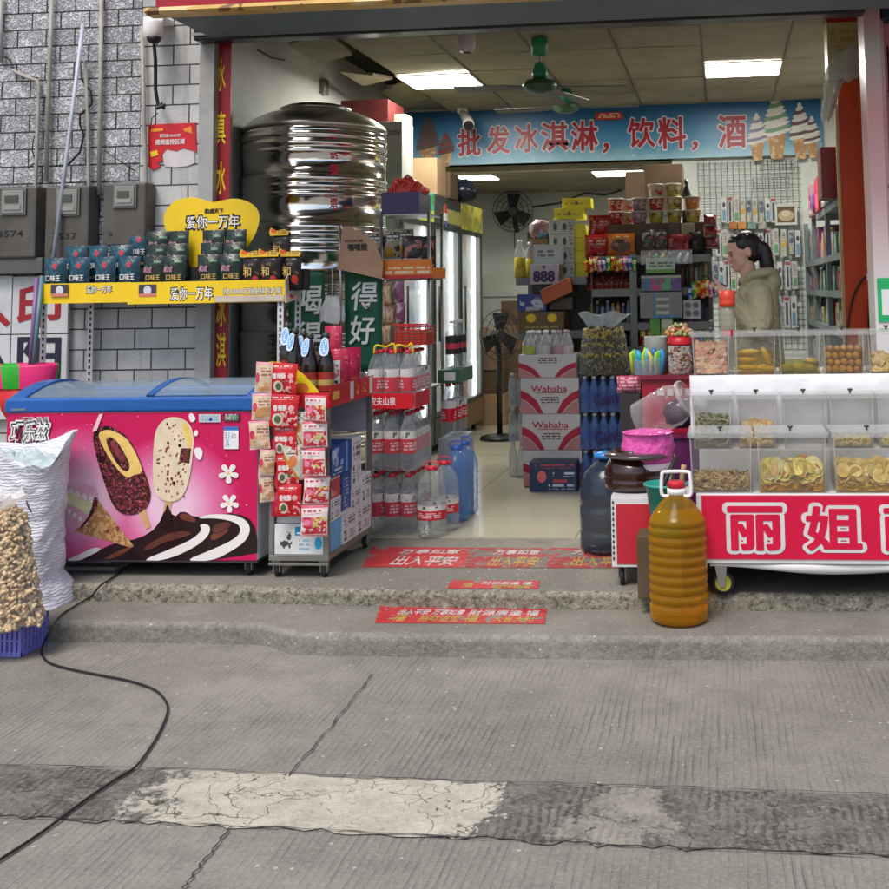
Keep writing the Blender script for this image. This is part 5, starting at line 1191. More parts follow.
# kraft paper flag
kp = [(P(x, y, 6.2).x, P(x, y, 6.2).z) for x, y in [(343, 227), (360, 231), (375, 243), (383, 262), (382, 279), (337, 269)]]
o = tag(MB().prism(kp, 6.2, 6.205).build('kraft_flag', mat('kraft_paper', (.42, .26, .16), .8)), 'brown kraft paper flag with small dark lettering beside the tank', 'flag')
c = P(357, 247, 6.19); text('嘿嘿熊', INK, (c.x, 6.1985, c.z), .115, .042, o, off=.03, ext=.001)
c = P(353, 241, 6.19); text('天天好心情', INK, (c.x, 6.1985, c.z), .11, .016, o, off=.01, ext=.001)
pipe('rack_pole', [(340, 225, 6.21), (341, 345, 6.21)], .007, STEEL, 'thin upright metal rod holding the kraft paper flag', 'rod')
# hanging strips under the tray
HB = pmat('strip_brown', (.25, .12, .06), [('n', 0, 0, 1, 1, 16, .55, (.45, .28, .16)), ('t', .2, .2, .8, .8, 20, 3, (.5, .4, .3))], .3)
strip('brown snack strip hanging under the orange tray, left of two', 6.22, [(388, 283, 305, 9), (389, 305, 326, 9), (388, 326, 346, 9)], HB, 'snack strips under the orange tray')
strip('purple and brown snack strip hanging under the orange tray, right of two', 6.23, [(399, 282, 302, 10), (401, 303, 322, 9)], pmat('strip_purple', (.20, .06, .12), [('n', 0, 0, 1, 1, 20, .55, (.4, .3, .3))], .3), 'snack strips under the orange tray')
# purple crate with red net bag on the top shelf
PUR = mat('purple_crate', (.035, .02, .10), .35)
a, b, c, d_ = BX(384, 195, 420, 216, 6.34)
o = thing('plastic_crate', 'dark purple tilted crate on top of the slim metal rack', 'crate', ((a + b) / 2, 6.45, 1.919))
z0 = 1.92; mb = MB()
mb.box(a - .01, b, 6.32, 6.328, z0, z0 + .13); mb.box(a - .01, b, 6.57, 6.578, z0, z0 + .13); mb.box(b - .008, b, 6.3285, 6.5695, z0, z0 + .13); mb.box(a - .01, a - .002, 6.3285, 6.5695, z0, z0 + .13); mb.box(a, b - .009, 6.3285, 6.5695, z0 + .001, z0 + .01)
mb.build('box', PUR, o)
o = thing('net_bag', 'crumpled orange red net bag lying in the purple crate', 'bag', ((a + b) / 2, 6.45, z0 + .09))
NETR = mat('net_red', (.65, .06, .04), .4, bump=.8, bscale=40)
mb = MB(); cx_ = (a + b) / 2
mb.grid(lambda u, v: (cx_ + (.11 * math.sin(PI * v) + .004) * math.cos(2 * PI * u) * (1 + .3 * mnoise.noise(Vector((math.cos(6.28 * u) * 2, math.sin(6.28 * u) * 2, v * 4)))), 6.45 + .10 * math.sin(PI * v) * math.sin(2 * PI * u), z0 + .03 + .21 * v + .03 * mnoise.noise(Vector((math.cos(6.28 * u) * 4, math.sin(6.28 * u) * 4, v * 5)))), 28, 16)
mb.build('net', NETR, o)
for k in range(5): MB().tube(spline([Vector((cx_ + random.uniform(-.08, .08), 6.36, z0 + .12 + random.uniform(0, .1))) for _ in range(4)]), .006, 6).build('string', NETR, o)
# small tied plastic bag hanging before the tank
q = P(332, 310, 6.22)
o = thing('plastic_bag', 'small white translucent bag hanging between the two green banners', 'bag', (q.x, 6.22, q.z - .07))
mb = MB(); mb.grid(lambda u, v: (q.x + (.072 - .05 * max(0, v - .55) * 1.6) * math.cos(2 * PI * u) * (1 + .1 * math.sin(6 * PI * u)), 6.22 + .035 * math.sin(2 * PI * u), q.z - .07 + .15 * v + .006 * math.sin(22 * u)), 30, 12)
mb.build('bag', film('bag_white', (.75, .77, .78), .6, .15, .8, 35), o); MB().tube([(q.x, 6.22, q.z + .07), (q.x, 6.225, q.z + .28)], .002, 5).build('string', PWHITE, o)
# ================================================================== FRIDGES
LED = emit('fridge_led', (.93, .97, 1), 7.0); FRI = mat('fridge_inside', (.62, .66, .68), .4); FRD = mat('fridge_dark', (.045, .055, .05), .4, .3); FRS = mat('fridge_side', (.22, .25, .23), .4, .3)
DRK = [mat('drink_' + n, c, .25, var=.1) for n, c in (('green', (.06, .28, .08)), ('orange', (.55, .2, .03)), ('red', (.4, .03, .04)), ('blue', (.06, .15, .45)), ('white', (.55, .55, .55)), ('brown', (.12, .05, .02)))]
def drink_mesh(m):
    return tmpmesh(MB().lathe([(0, 0), (.03, .002), (.032, .01), (.032, .13), (.028, .15), (.013, .19), (.012, .20), (.015, .201), (.015, .22), (0, .221)], 0, 0, 10), m)
DM = [drink_mesh(m) for m in DRK]
shn = ['lowest', 'second lowest', 'third', 'fourth', 'highest']
def fridge(y0, y1, label, header, base, nm):
    X1, X0, zt = -2.315, -2.96, 2.26
    o = thing('display_fridge', label, 'fridge', ((X0 + X1) / 2, (y0 + y1) / 2, FZ), 'glass door drink fridges along the left wall')
    MB().box(X0, X1 - .05, y0, y0 + .03, FZ + .06, zt).box(X0, X1 - .05, y1 - .03, y1, FZ + .06, zt).box(X0, X0 + .03, y0 + .031, y1 - .031, FZ + .06, zt).build('cabinet', FRS, o)
    MB().box(X0 + .031, X1 - .06, y0 + .0305, y0 + .036, FZ + .3, zt - .25).box(X0 + .031, X1 - .06, y1 - .036, y1 - .0305, FZ + .3, zt - .25).box(X0 + .031, X0 + .036, y0 + .037, y1 - .037, FZ + .3, zt - .25).build('liner', FRI, o)
    MB().box(X0 + .031, X1 + .005, y0 + .001, y1 - .001, zt - .24, zt - .001).build('header', header, o, bevel=.004)
    MB().box(X0 + .031, X1 - .002, y0 + .001, y1 - .001, FZ + .08, FZ + .29).build('base', base, o, bevel=.004)
    for yy in (y0 + .08, y1 - .08):
        for xx in (X0 + .08, X1 - .08): MB().tube([(xx, yy, FZ), (xx, yy, FZ + .079)], .02, 8).build('foot', BLACK, o)
    for k in range(5):
        z = FZ + .31 + k * .33; MB().box(X0 + .04, X1 - .10, y0 + .04, y1 - .04, z, z + .012).build('shelf', FRI, o)
        if k: MB().box(X1 - .099, X1 - .095, y0 + .04, y1 - .04, z - .012, z + .02).build('price_rail', mat('rail_white', (.7, .72, .75), .4), o)
        for q in range(4):
            b = bpy.data.objects.new('drink_bottle', DM[random.randrange(6)]); COL.objects.link(b); b.location = (X1 - .15, y0 + .12 + q * (y1 - y0 - .24) / 3, z + .013)
            tag(b, f'{ORD[q]} bottle from the near side on the {shn[k]} shelf of the {nm} fridge', 'drink bottle', 'bottles in the fridges')
    for yy in (y0 + .05, y1 - .05): MB().box(X1 - .085, X1 - .065, yy - .012, yy + .012, FZ + .31, zt - .26).build('light_strip', LED, o)
    dr = MB().box(X1 - .03, X1, y0 + .002, y0 + .035, FZ + .295, zt - .245).box(X1 - .03, X1, y1 - .035, y1 - .002, FZ + .295, zt - .245).box(X1 - .03, X1, y0 + .0355, y1 - .0355, FZ + .295, FZ + .33).box(X1 - .03, X1, y0 + .0355, y1 - .0355, zt - .28, zt - .245).build('door', FRD, o)
    MB().box(X1 - .018, X1 - .012, y0 + .035, y1 - .035, FZ + .33, zt - .28).build('pane', GLASS, dr)
    MB().tube([(X1 + .02, y0 + .06, FZ + .9), (X1 + .02, y0 + .06, FZ + 1.35)], .01, 8).build('handle', BLACK, dr)
    return o
HD0 = pmat('fridge_header_green', (.06, .35, .10), [('r', 0, .0, 1, .4, (.45, .6, .08)), ('n', 0, .4, 1, 1, 10, .55, (.1, .5, .4))], .3, 'yz')
HD1 = pmat('fridge_header_dark', (.05, .055, .05), [('r', .3, .1, 1, .6, (.40, .36, .10))], .3, 'yz')
HD2 = pmat('fridge_header_yellow', (.30, .28, .05), [('n', 0, 0, 1, 1, 9, .5, (.55, .5, .08))], .3, 'yz')
f0 = fridge(7.86, 8.74, 'glass door drink fridge with green header, nearest of the three', HD0, FRD, 'nearest')
f1 = fridge(8.77, 9.66, 'tall dark framed glass door fridge with oval badge, middle of three', HD1, FRD, 'middle')
f2 = fridge(9.69, 10.55, 'yellowish glass door fridge with wooden base, farthest of three', HD2, mat('fridge_wood', (.22, .13, .05), .5), 'farthest')
mb = MB(); mb.prism([(9.1 + .05 * math.cos(2 * PI * k / 20), 2.10 + .10 * math.sin(2 * PI * k / 20)) for k in range(20)], -2.3085, -2.3055, f=lambda a, b, y: (y, a, b)); mb.build('badge', pmat('oval_badge', (.7, .7, .72), [('r', 0, .62, 1, 1, (.5, .04, .05)), ('r', 0, 0, 1, .3, (.1, .12, .4))], .4, 'yz'), f1)
# ---- things on top of the fridges
c0, c1, z0, z1 = BX(366, 117, 402, 180, 7.95)
o = carton('white_carton', 'white carton with grey lettering on top of the nearest fridge', 'box', c0, c1, 7.95, 8.25, 2.262, 2.262 + (z1 - z0) + .0, mat('carton_white', (.40, .40, .36), .7))
text('TV Trustee', mat('carton_grey_ink', (.16, .16, .15), .6), ((c0 + c1) / 2 + .045, 7.9485, 2.66), .16, .05, o, off=.0, ext=.001)
a, b, z0, z1 = BX(345, 102, 392, 120, 8.4); carton('maroon_box', 'maroon box stacked high behind the white carton under the ceiling', 'box', a, b, 8.3, 8.72, 2.262, z1, mat('maroon_card', (.085, .012, .012), .5), None)
a, b, z0, z1 = BX(398, 116, 409, 158, 8.4); carton('cream_box', 'thin cream upright box beside the white carton', 'box', a, b, 8.3, 8.5, 2.262, z1, mat('cream_card', (.48, .42, .24), .6), None)
a, b, z0, z1 = BX(411, 158, 437, 192, 8.85); carton('brown_carton', 'plain brown carton on the middle fridge under the blue banner', 'box', a, b, 8.85, 9.15, 2.262, z1, BROWNC, 'cartons on the fridges')
a, b, z0, z1 = BX(432, 172, 450, 192, 9.2); carton('brown_carton', 'dark brown carton next to the black bag on the fridges', 'box', a, b, 9.2, 9.5, 2.262, z1, mat('dark_cardboard', (.09, .055, .028), .8), 'cartons on the fridges')
q = P(458, 186, 9.6); mb = MB(); mb.ball((q.x, 9.72, 2.262 + .105), (.16, .14, .105), 14, 10, jit=.12); tag(mb.build('black_bag', mat('black_bag_film', (.012, .015, .03), .3, bump=.8, bscale=15)), 'crumpled black bag lying on the farthest fridges under a lamp', 'bag')
# ---- left wall bracket and wire, wire along ceiling
pipe('wall_wire', [(230, 42, 6.9), (258, 50, 7.0), (272, 58, 7.2), (285, 60, 7.4)], .006, BLACK, 'thin dark wire drooping along the top of the left inner wall', 'wire')
q = P(323, 87, 8.2); tag(MB().box(-3.059, -3.02, 8.15, 8.25, q.z - .06, q.z + .06).build('wall_bracket', GREYM, bevel=.004), 'small grey bracket high on the left inner wall behind the tank', 'bracket')
# ---- far background: fans and carton pile
FAN = mat('fan_black', (.018, .018, .02), .35)
def fan_head(o, c_, r, ax, wall):
    """cage, hub, blades facing along ax"""
    u, w_ = rot_basis(ax); ax = Vector(ax).normalized(); c_ = Vector(c_)
    mb = MB()
    for rr, dd in ((r, 0), (r * .8, .03), (r * .55, .045), (r * .3, .05)):
        mb.tube([c_ + (u * math.cos(2 * PI * k / 28) + w_ * math.sin(2 * PI * k / 28)) * rr + ax * dd for k in range(29)], .004, 5)
    for k in range(18):
        d_ = u * math.cos(2 * PI * k / 18) + w_ * math.sin(2 * PI * k / 18); mb.tube([c_ + d_ * r, c_ + d_ * r * .75 + ax * .035, c_ + d_ * r * .2 + ax * .055], .0022, 4)
    mb.build('cage', FAN, o)
    mb = MB(); mb.tube([c_ - ax * .10, c_ - ax * .02, c_ + ax * .03], [.05, .06, .045], 14); mb.build('hub', mat('fan_hub', (.06, .06, .065), .3), o)
    for k in range(3):
        a_ = 2 * PI * k / 3 + .4; d1 = u * math.cos(a_) + w_ * math.sin(a_); d2 = ax.cross(d1)
        P0 = [c_ + d1 * r * .15 - d2 * .03, c_ + d1 * r * .9 - d2 * r * .32 + ax * .015, c_ + d1 * r * .85 + d2 * r * .40 - ax * .02, c_ + d1 * r * .18 + d2 * .05]
        mb = MB(); mb.add([p - ax * .002 for p in P0] + [p + ax * .002 for p in P0], [(0, 3, 2, 1), (4, 5, 6, 7), (0, 1, 5, 4), (1, 2, 6, 5), (2, 3, 7, 6), (3, 0, 4, 7)]); mb.build('blade', FAN, o)
q = P(512, 211, 11.9); o = thing('wall_fan', 'black wall fan hanging on the pale back wall', 'fan', (q.x, 12.1, q.z - .2))
fan_head(o, (q.x, 11.95, q.z), .225, (0, -1, -.05), True); MB().tube([(q.x, 12.05, q.z), (q.x, 12.1, q.z - .15), (q.x, 12.19, q.z - .2)], .03, 8).build('arm', FAN, o); MB().tube([(q.x + .02, 11.93, q.z - .22), (q.x + .02, 11.93, q.z - .42)], .006, 5).build('pull_cord', FAN, o)
pipe('wall_wire', [(532, 207, 12.15), (560, 203, 12.15), (585, 193, 12.15), (605, 195, 12.15), (622, 190, 12.15)], .010, DARKM, 'dark wire running from the wall fan across the back wall', 'wire')
q = P(500, 335, 9.6); o = thing('pedestal_fan', 'black pedestal fan standing in the dim passage by the fridges', 'fan', (q.x, 9.7, FZ))
fan_head(o, (q.x, 9.6, q.z), .22, (.75, -.65, 0), False); MB().tube([(q.x - .05, 9.68, q.z - .03), (q.x - .03, 9.7, q.z - .2), (q.x - .03, 9.7, FZ + .03)], [.035, .025, .025], 10).build('pole', FAN, o); MB().lathe([(0, FZ), (.18, FZ + .001), (.17, FZ + .03), (.03, FZ + .05)], q.x - .03, 9.7, 20).build('base', FAN, o)
g = 'cartons piled at the back of the passage'
for k, (x0, y0, x1, y1, Y, m) in enumerate([(473, 412, 505, 443, 10.7, BROWNC), (474, 388, 503, 411, 10.72, mat('dark_cardboard', 0, 0)), (472, 366, 500, 387, 10.7, mat('carton_umber', (.16, .10, .06), .8)), (476, 344, 496, 365, 10.74, BROWNC)]):
    a, b, z0, z1 = BX(x0, y0, x1, y1, Y)
    zb_ = FZ + .001 + [0, .30, .53, .735][k]; carton('brown_carton', ['lowest carton of the pile by the pedestal fan', 'second carton from the bottom of the pile by the pedestal fan', 'third carton from the bottom of the pile by the pedestal fan', 'topmost small carton of the pile by the pedestal fan'][k], 'box', a, b, Y, Y + .35, zb_, zb_ + [.298, .228, .203, .2][k], m, g)

for k in range(5):  # cartons added to darken the passage; its shadow is put into their colour
    a, b, z0, z1 = BX(502, 400, 521, 420, 11.0); carton('brown_carton', ORD[k] + ' carton from the floor in the shadow-dark column added behind the pedestal fan', 'box', a, b, 11.0, 11.4, FZ + .001 + k * .24, FZ + .239 + k * .24, [mat('dark_cardboard', 0, 0), mat('carton_umber', 0, 0)][k % 2], g)
# ================================================================== BLUE BANNER
BYF = 9.85
def banner_mat():
    t = NT('banner_blue'); t.setp(.35); tc = t.node('ShaderNodeTexCoord'); sp = t.node('ShaderNodeSeparateXYZ'); t.link(tc.outputs['Generated'], sp.inputs[0])
    col = t.ramp(t.math('ADD', sp.outputs[2], t.math('MULTIPLY', t.math('SUBTRACT', t.noise(tc.outputs['Object'], 3, 5, .6), .5), .5)), [(0, (.30, .50, .60)), (.25, (.10, .30, .46)), (.6, (.03, .17, .36)), (1, (.015, .10, .26))])
    n = t.ramp(t.noise(tc.outputs['Object'], 7, 6, .75), [(.62, 0.0), (.70, 1.0)])
    col = t.mix(t.math('MULTIPLY', n, t.ramp(sp.outputs[2], [(.0, .8), (.5, .1)])), col, (.7, .75, .78, 1))
    t.link(col, t.b.inputs['Base Color']); return t.m
a, b, z0, z1 = P(402, 135, BYF).x, P(822, 130, BYF).x, P(640, 159.5, BYF).z, P(640, 104.5, BYF).z
bnr = thing('shop_banner', 'long blue banner with red and white characters and ice cream cones', 'banner', ((a + b) / 2, BYF, z0))
MB().box(a, b, BYF, BYF + .02, z0, z1).build('sheet', banner_mat(), bnr)
MB().box(a, b, BYF - .02, BYF + .025, z1 + .001, z1 + .02).build('rail', mat('rail_grey_white', (.4, .4, .4), .5), bnr)
BW = mat('banner_white_print', (.66, .68, .70), .4, var=.05); BRD = mat('banner_red_print', (.33, .012, .03), .4, var=.1)
for ch, x0, x1, y0, y1 in (('批', 458, 481, 129, 156), ('发', 487, 510, 126, 154), ('冰', 515, 538, 124, 152.5), ('淇', 541, 568, 122, 151), ('淋', 571, 598, 121, 151), ('，', 603, 609, 143, 153), ('饮', 628, 655, 118, 148), ('料', 658, 686, 117, 149), ('，', 692, 698, 141, 150.5), ('酒', 718, 746, 115, 148)):
    q0, q1 = P(x0, (y0 + y1) / 2, BYF), P(x1, (y0 + y1) / 2, BYF); zz0, zz1 = P((x0 + x1) / 2, y1, BYF).z, P((x0 + x1) / 2, y0, BYF).z
    c = ((q0.x + q1.x) / 2, BYF - .004, (zz0 + zz1) / 2)
    text(ch, BW, c, q1.x - q0.x, zz1 - zz0, bnr, off=.055, ext=.002); text(ch, BRD, (c[0], BYF - .008, c[2]), (q1.x - q0.x) * .97, (zz1 - zz0) * .97, bnr, off=.024, ext=.002)
def cone_print(cx, cy, w, h, cols, tilt=0):
    c = P(cx, cy, BYF); k = BYF / 1100; w *= k; h *= k
    MB().prism([(c.x - w * .30, c.z - h * .08), (c.x + w * .30, c.z - h * .08), (c.x + w * .17, c.z - h * .5), (c.x - w * .17, c.z - h * .5)], BYF - .004, BYF - .0005).build('cone_print', pmat('cone_waffle', (.42, .24, .10), [('n', 0, 0, 1, 1, 18, .55, (.6, .42, .22))], .5), bnr)
    for q in range(10):
        f = q / 9; ww = w * (.36 * (1 - f ** 1.7) + .08); z = c.z - h * .08 + h * .58 * f
        MB().prism([(c.x + ww * math.cos(2 * PI * s / 14), z + h * .045 * math.sin(2 * PI * s / 14) + ww * .22 * math.cos(2 * PI * s / 14)) for s in range(14)], BYF - .005 - q * .0007, BYF - .0044 - q * .0007).build('swirl_print', cols[1 if q % 3 == 1 else 0], bnr)
SW1 = mat('swirl_white', (.66, .66, .62), .4); SW2 = mat('swirl_green', (.16, .32, .18), .4); SW3 = mat('swirl_brown', (.12, .06, .06), .4); SW4 = mat('swirl_violet', (.22, .16, .30), .4)
for cx, cy, w, h, c2 in ((757, 138, 24, 46, SW4), (800, 132, 26, 54, SW3), (812, 138, 20, 40, SW3), (776, 128, 34, 62, SW2)): cone_print(cx, cy, w, h, (SW1, c2))
for cx, cy, w, h, c2 in ((428, 143, 30, 50, SW3), (446, 150, 22, 34, mat('swirl_red', (.28, .02, .03), .4))): cone_print(cx, cy, w, h, (mat('swirl_dark', (.10, .08, .07), .5), c2))
q = P(609, 116, 9.78); tag(MB().box(q.x - .125, q.x + .125, 9.79, 9.80, q.z - .03, q.z + .035).build('small_sign', pmat('small_red_sign', (.42, .03, .02), [('t', .1, .15, .9, .85, 4, 6, (.7, .5, .3))], .4)), 'small red sign hung on the upper edge of the blue banner', 'sign')
# ================================================================== CEILING FANS AND CAMERAS
FGR = mat('fan_green', (.03, .26, .12), .35); FGD = mat('fan_dark_green', (.04, .10, .05), .35); BLD = mat('fan_blade', (.10, .095, .08), .45)
def ceiling_fan(label, px, py, Y, blen, angs, canopy=True):
    h = P(px, py, Y); o = thing('ceiling_fan', label, 'ceiling fan', (h.x, Y, h.z), 'green ceiling fans')
    MB().tube([(h.x, Y, h.z + .06), (h.x, Y, CEIL)], .013, 8).build('rod', PVC, o)
    MB().lathe([(.02, CEIL - .13), (.05, CEIL - .125), (.055, CEIL - .03), (.05, CEIL - .012), (0, CEIL - .01)], h.x, Y, 18).build('canopy', FGR, o)
    MB().lathe([(.05, h.z + .04), (.052, h.z + .09), (.03, h.z + .15), (.02, h.z + .155)], h.x, Y, 18).build('lower_canopy', FGR, o)
    MB().lathe([(.0, h.z - .055), (.06, h.z - .05), (.10, h.z - .03), (.115, h.z), (.10, h.z + .03), (.05, h.z + .038)], h.x, Y, 24).build('motor', FGD, o)
    for a_ in angs:
        u = Vector((math.cos(a_), math.sin(a_), 0)); v_ = Vector((-u.y, u.x, .12)); c = Vector((h.x, Y, h.z - .01))
        P0 = [c + u * .10 - v_ * .03, c + u * (blen * .4) - v_ * .06, c + u * blen - v_ * .065, c + u * blen + v_ * .065, c + u * (blen * .4) + v_ * .06, c + u * .10 + v_ * .03]
        mb = MB(); n_ = len(P0); mb.add([p for p in P0] + [p + Vector((0, 0, .005)) for p in P0], [tuple(range(n_))[::-1], tuple(range(n_, 2 * n_))] + [(i, (i + 1) % n_, (i + 1) % n_ + n_, i + n_) for i in range(n_)]); mb.build('blade', BLD, o)
    return o
ceiling_fan('nearer green ceiling fan with dark blade pointing right over the shop', 540, 86, 7.0, .56, (.15, PI + .05, 1.2))
ceiling_fan('farther green ceiling fan close in front of the blue banner', 566, 107, 8.9, .60, (.05, PI * .97, 4.6))
q = P(467, 40, 6.5); o = thing('security_camera', 'pinkish white camera hanging from the front of the ceiling', 'camera', (q.x, 6.5, q.z))
MB().lathe([(.02, q.z - .078), (.045, q.z - .07), (.052, q.z - .03), (.054, q.z + .05), (.04, q.z + .072), (0, q.z + .075)], q.x, 6.5, 18).build('body', mat('camera_pinkish', (.52, .44, .46), .35), o)
MB().tube([(q.x, 6.5, q.z + .07), (q.x, 6.5, CEIL)], .012, 8).build('stem', mat('camera_pinkish', 0, 0), o)
MB().lathe([(0, q.z - .084), (.022, q.z - .0835), (.024, q.z - .0785)], q.x, 6.5, 12).build('lens', BLACK, o)
q = P(461, 106, 9.6); o = thing('security_camera', 'white bullet camera on its box before the left end of banner', 'camera', (q.x, 9.6, q.z))
MB().box(q.x - .04, q.x + .04, 9.62, 9.70, q.z - .06, q.z + .07).build('mount_box', WHITE, o, bevel=.005); MB().tube([(q.x, 9.66, q.z + .07), (q.x, 9.66, CEIL)], .012, 6).build('stem', WHITE, o)
q2 = P(467, 122, 9.45); MB().tube([(q.x, 9.64, q.z - .05), (q2.x - .02, 9.58, q2.z + .03), (q2.x + .03, 9.38, q2.z - .04)], [.03, .05, .05], 12).build('body', WHITE, o)
MB().tube([(q2.x + .031, 9.376, q2.z - .042), (q2.x + .036, 9.355, q2.z - .05)], [.044, .044], 12).build('lens', BLACK, o)
pipe('ceiling_wire', [(775, 12, 6.3), (780, 19, 6.4), (792, 20, 6.5), (800, 14, 6.5), (815, 11, 6.5)], .006, mat('wire_pale', (.4, .4, .38), .5), 'pale wire looping out of the ceiling near the front', 'wire')
# ================================================================== WAHAHA CARTONS AND GANTEN PACKS
WY = 7.35
CRS = mat('carton_crimson', (.42, .012, .04), .45, var=.1); PNK = mat('carton_pink', (.50, .22, .22), .5, var=.12); CWH = mat('carton_print_white', (.58, .57, .55), .5, var=.06)
wx0, wx1 = P(521, 430, WY).x, P(579.5, 430, WY).x; wcx = (wx0 + wx1) / 2; ww = wx1 - wx0; wh = .238
def wahaha(label, loc, h=wh, txt=True):
    o = thing('drink_carton', label, 'carton', loc, 'red and white drink cartons in a stack')
    MB().box(-ww / 2, ww / 2, 0, .26, .001, h - .001).build('box', CWH, o, local=True, bevel=.003)
    for s in (-1, 1):
        f = lambda a, b_, y: (s * a, y, b_)
        p1 = [(ww / 2 - .001, h * .66), (ww * .36, h * .56), (ww * .22, h * .36), (ww * .11, .004), (ww * .20, .004), (ww * .30, h * .22), (ww * .40, h * .36), (ww / 2 - .001, h * .42)]
        p2 = [(ww / 2 - .001, h * .40), (ww * .40, h * .33), (ww * .31, h * .2), (ww * .22, .004), (ww / 2 - .001, .004)]
        MB().prism(p1 if s > 0 else p1[::-1], -.002, -.0006, f=f).build('crimson_band', CRS, o, local=True); MB().prism(p2 if s > 0 else p2[::-1], -.002, -.0006, f=f).build('pink_corner', PNK, o, local=True)
    if txt:
        text('Wahaha', CRS, (-.005, -.0015, h * .70), ww * .62, h * .17, o, off=.012, ext=.001, local=True)
        MB().box(-ww * .24, ww * .28, -.002, -.0006, h * .57, h * .59).build('underline', CRS, o, local=True)
    MB().box(-ww * .16, ww * .16, -.002, -.0006, h * .30 if txt else h * .62, h * .5 if txt else h * .9).build('small_print', pmat('carton_small_print', (.58, .57, .55), [('t', 0, 0, 1, 1, 3, 9, (.12, .05, .06))], .5, bump=0), o, local=True)
    return o
for k, lab in enumerate(['lowest red and white drink carton, half hidden by a small navy box', 'second red and white drink carton from the floor', 'third red and white drink carton from the floor']): wahaha(lab, (wcx + [.012, .006, 0][k], WY, FZ + .001 + k * wh))
top = wahaha('topmost opened red and white drink carton with bottles standing in it', (wcx - .012, WY, FZ + .001 + 3 * wh), .155, False)
SMB = film('small_bottle_clear', (.6, .63, .62), .3, .06)
for k, (dx, dy, cc_, ll) in enumerate([(-.135, .05, (.6, .6, .6), (.42, .45, .10)), (-.075, .1, (.6, .6, .6), (.5, .5, .5)), (-.02, .05, (.6, .6, .6), (.5, .52, .5)), (.03, .1, (.5, .5, .5), (.45, .45, .48)), (.075, .05, (.5, .3, .36), (.5, .3, .36)), (.125, .06, (.5, .28, .34), (.55, .5, .5)), (.11, .14, (.55, .55, .55), (.5, .5, .5)), (-.12, .15, (.6, .6, .6), (.4, .42, .2)), (-.03, .16, (.55, .5, .5), (.5, .5, .5))]):
    o = thing('drink_bottle', f'small drink bottle in the topmost red and white carton, {ORD[k]} of its group', 'bottle', (wcx - .012 + dx, WY + dy, FZ + .003 + 3 * wh), 'bottles in the open drink carton')
    o['label'] = ['yellow labelled bottle at the left front of the open drink carton', 'clear bottle second from left in the open drink carton', 'clear bottle in the front middle of the open drink carton', 'clear bottle right of centre in the open drink carton', 'pink capped bottle at the front right of the open drink carton', 'pink capped bottle at the right edge of the open drink carton', 'white capped bottle at the back right of the open drink carton', 'clear bottle at the back left of the open drink carton', 'clear bottle at the back middle of the open drink carton'][k]
    bottle15('body', o, (0, 0, 0), mat(f'scap{k}', cc_, .4), mat(f'slab{k}', ll, .4), SMB, f's{k}', .98)
NB = pmat('navy_box_print', (.012, .03, .085), [('e', .26, .5, .10, .2, (.55, .12, .14)), ('t', .5, .5, .95, .65, 7, 4, (.5, .55, .65)), ('t', .12, .78, .95, .92, 7, 8, (.4, .06, .08)), ('t', .4, .08, .95, .25, 6, 10, (.45, .5, .6)), ('r', .5, .3, .8, .4, (.4, .05, .07))], .4)
a, b, z0, z1 = BX(530, 461, 577, 489.5, 7.2); carton('navy_box', 'small navy box with pink emblem on the floor before the drink cartons', 'box', a, b, 7.18, 7.33, FZ + .001, FZ + .19, NB)
BLB = film('blue_bottle', (.12, .24, .55), .5, .1); GCAP = mat('cap_pale', (.5, .52, .56), .4); GLAB = mat('ganten_label', (.05, .12, .42), .35, var=.2)
gy = 7.32
gx0, gx1 = P(580, 430, gy).x, P(636, 430, gy).x
PRS = [(0, 0), (.026, .001), (.030, .006), (.030, .05), (.028, .055), (.030, .06), (.030, .14), (.026, .175), (.014, .205), (.012, .22)]
gm = tmpmesh(MB().lathe(PRS, 0, 0, 14), BLB); gc = tmpmesh(MB().lathe([(.014, .216), (.0145, .235), (0, .236)], 0, 0, 10), GCAP); gl = tmpmesh(MB().lathe([(.0308, .07), (.0308, .13)], 0, 0, 14, cap=False), GLAB)
def ganten(label, z):
    o = thing('water_pack', label, 'water pack', ((gx0 + gx1) / 2, gy + .1, z), 'blue packs of small water bottles')
    n_ = 6; p_ = (gx1 - gx0) / n_
    for i in range(n_):
        for j in range(3):
            b_ = child('bottle', gm, o, ((i - 2.5) * p_, (j - 1) * .062, .001)); child('cap', gc, b_)
            if j == 0: child('label', gl, b_)
    W = (gx1 - gx0) / 2
    MB().grid(lambda u, v: (-W + 2 * W * u, -.099 - .004 * math.sin(3 * u * PI), .004 + .165 * v), 10, 6).grid(lambda u, v: (W, -.098 + .2 * u, .004 + .165 * v), 6, 6).build('shrink_film', film('ganten_film', (.10, .20, .52), .30, .15, .5, 40), o, local=True)
    M_ = Matrix.Rotation(R_(-9), 4, 'Y') @ Matrix.Rotation(R_(90), 4, 'X')
    text('Ganten', mat('ganten_violet', (.035, .012, .11), .4), (.03, -.107, .095), .24, .085, o, off=.012, ext=.001, local=True, M=M_)
    return o
for k, lab in enumerate(['lowest blue pack of small water bottles beside the drink cartons', 'middle blue pack of small water bottles with slanted violet lettering', 'top blue pack of small water bottles under the bag of seeds']): ganten(lab, FZ + .001 + k * .243)
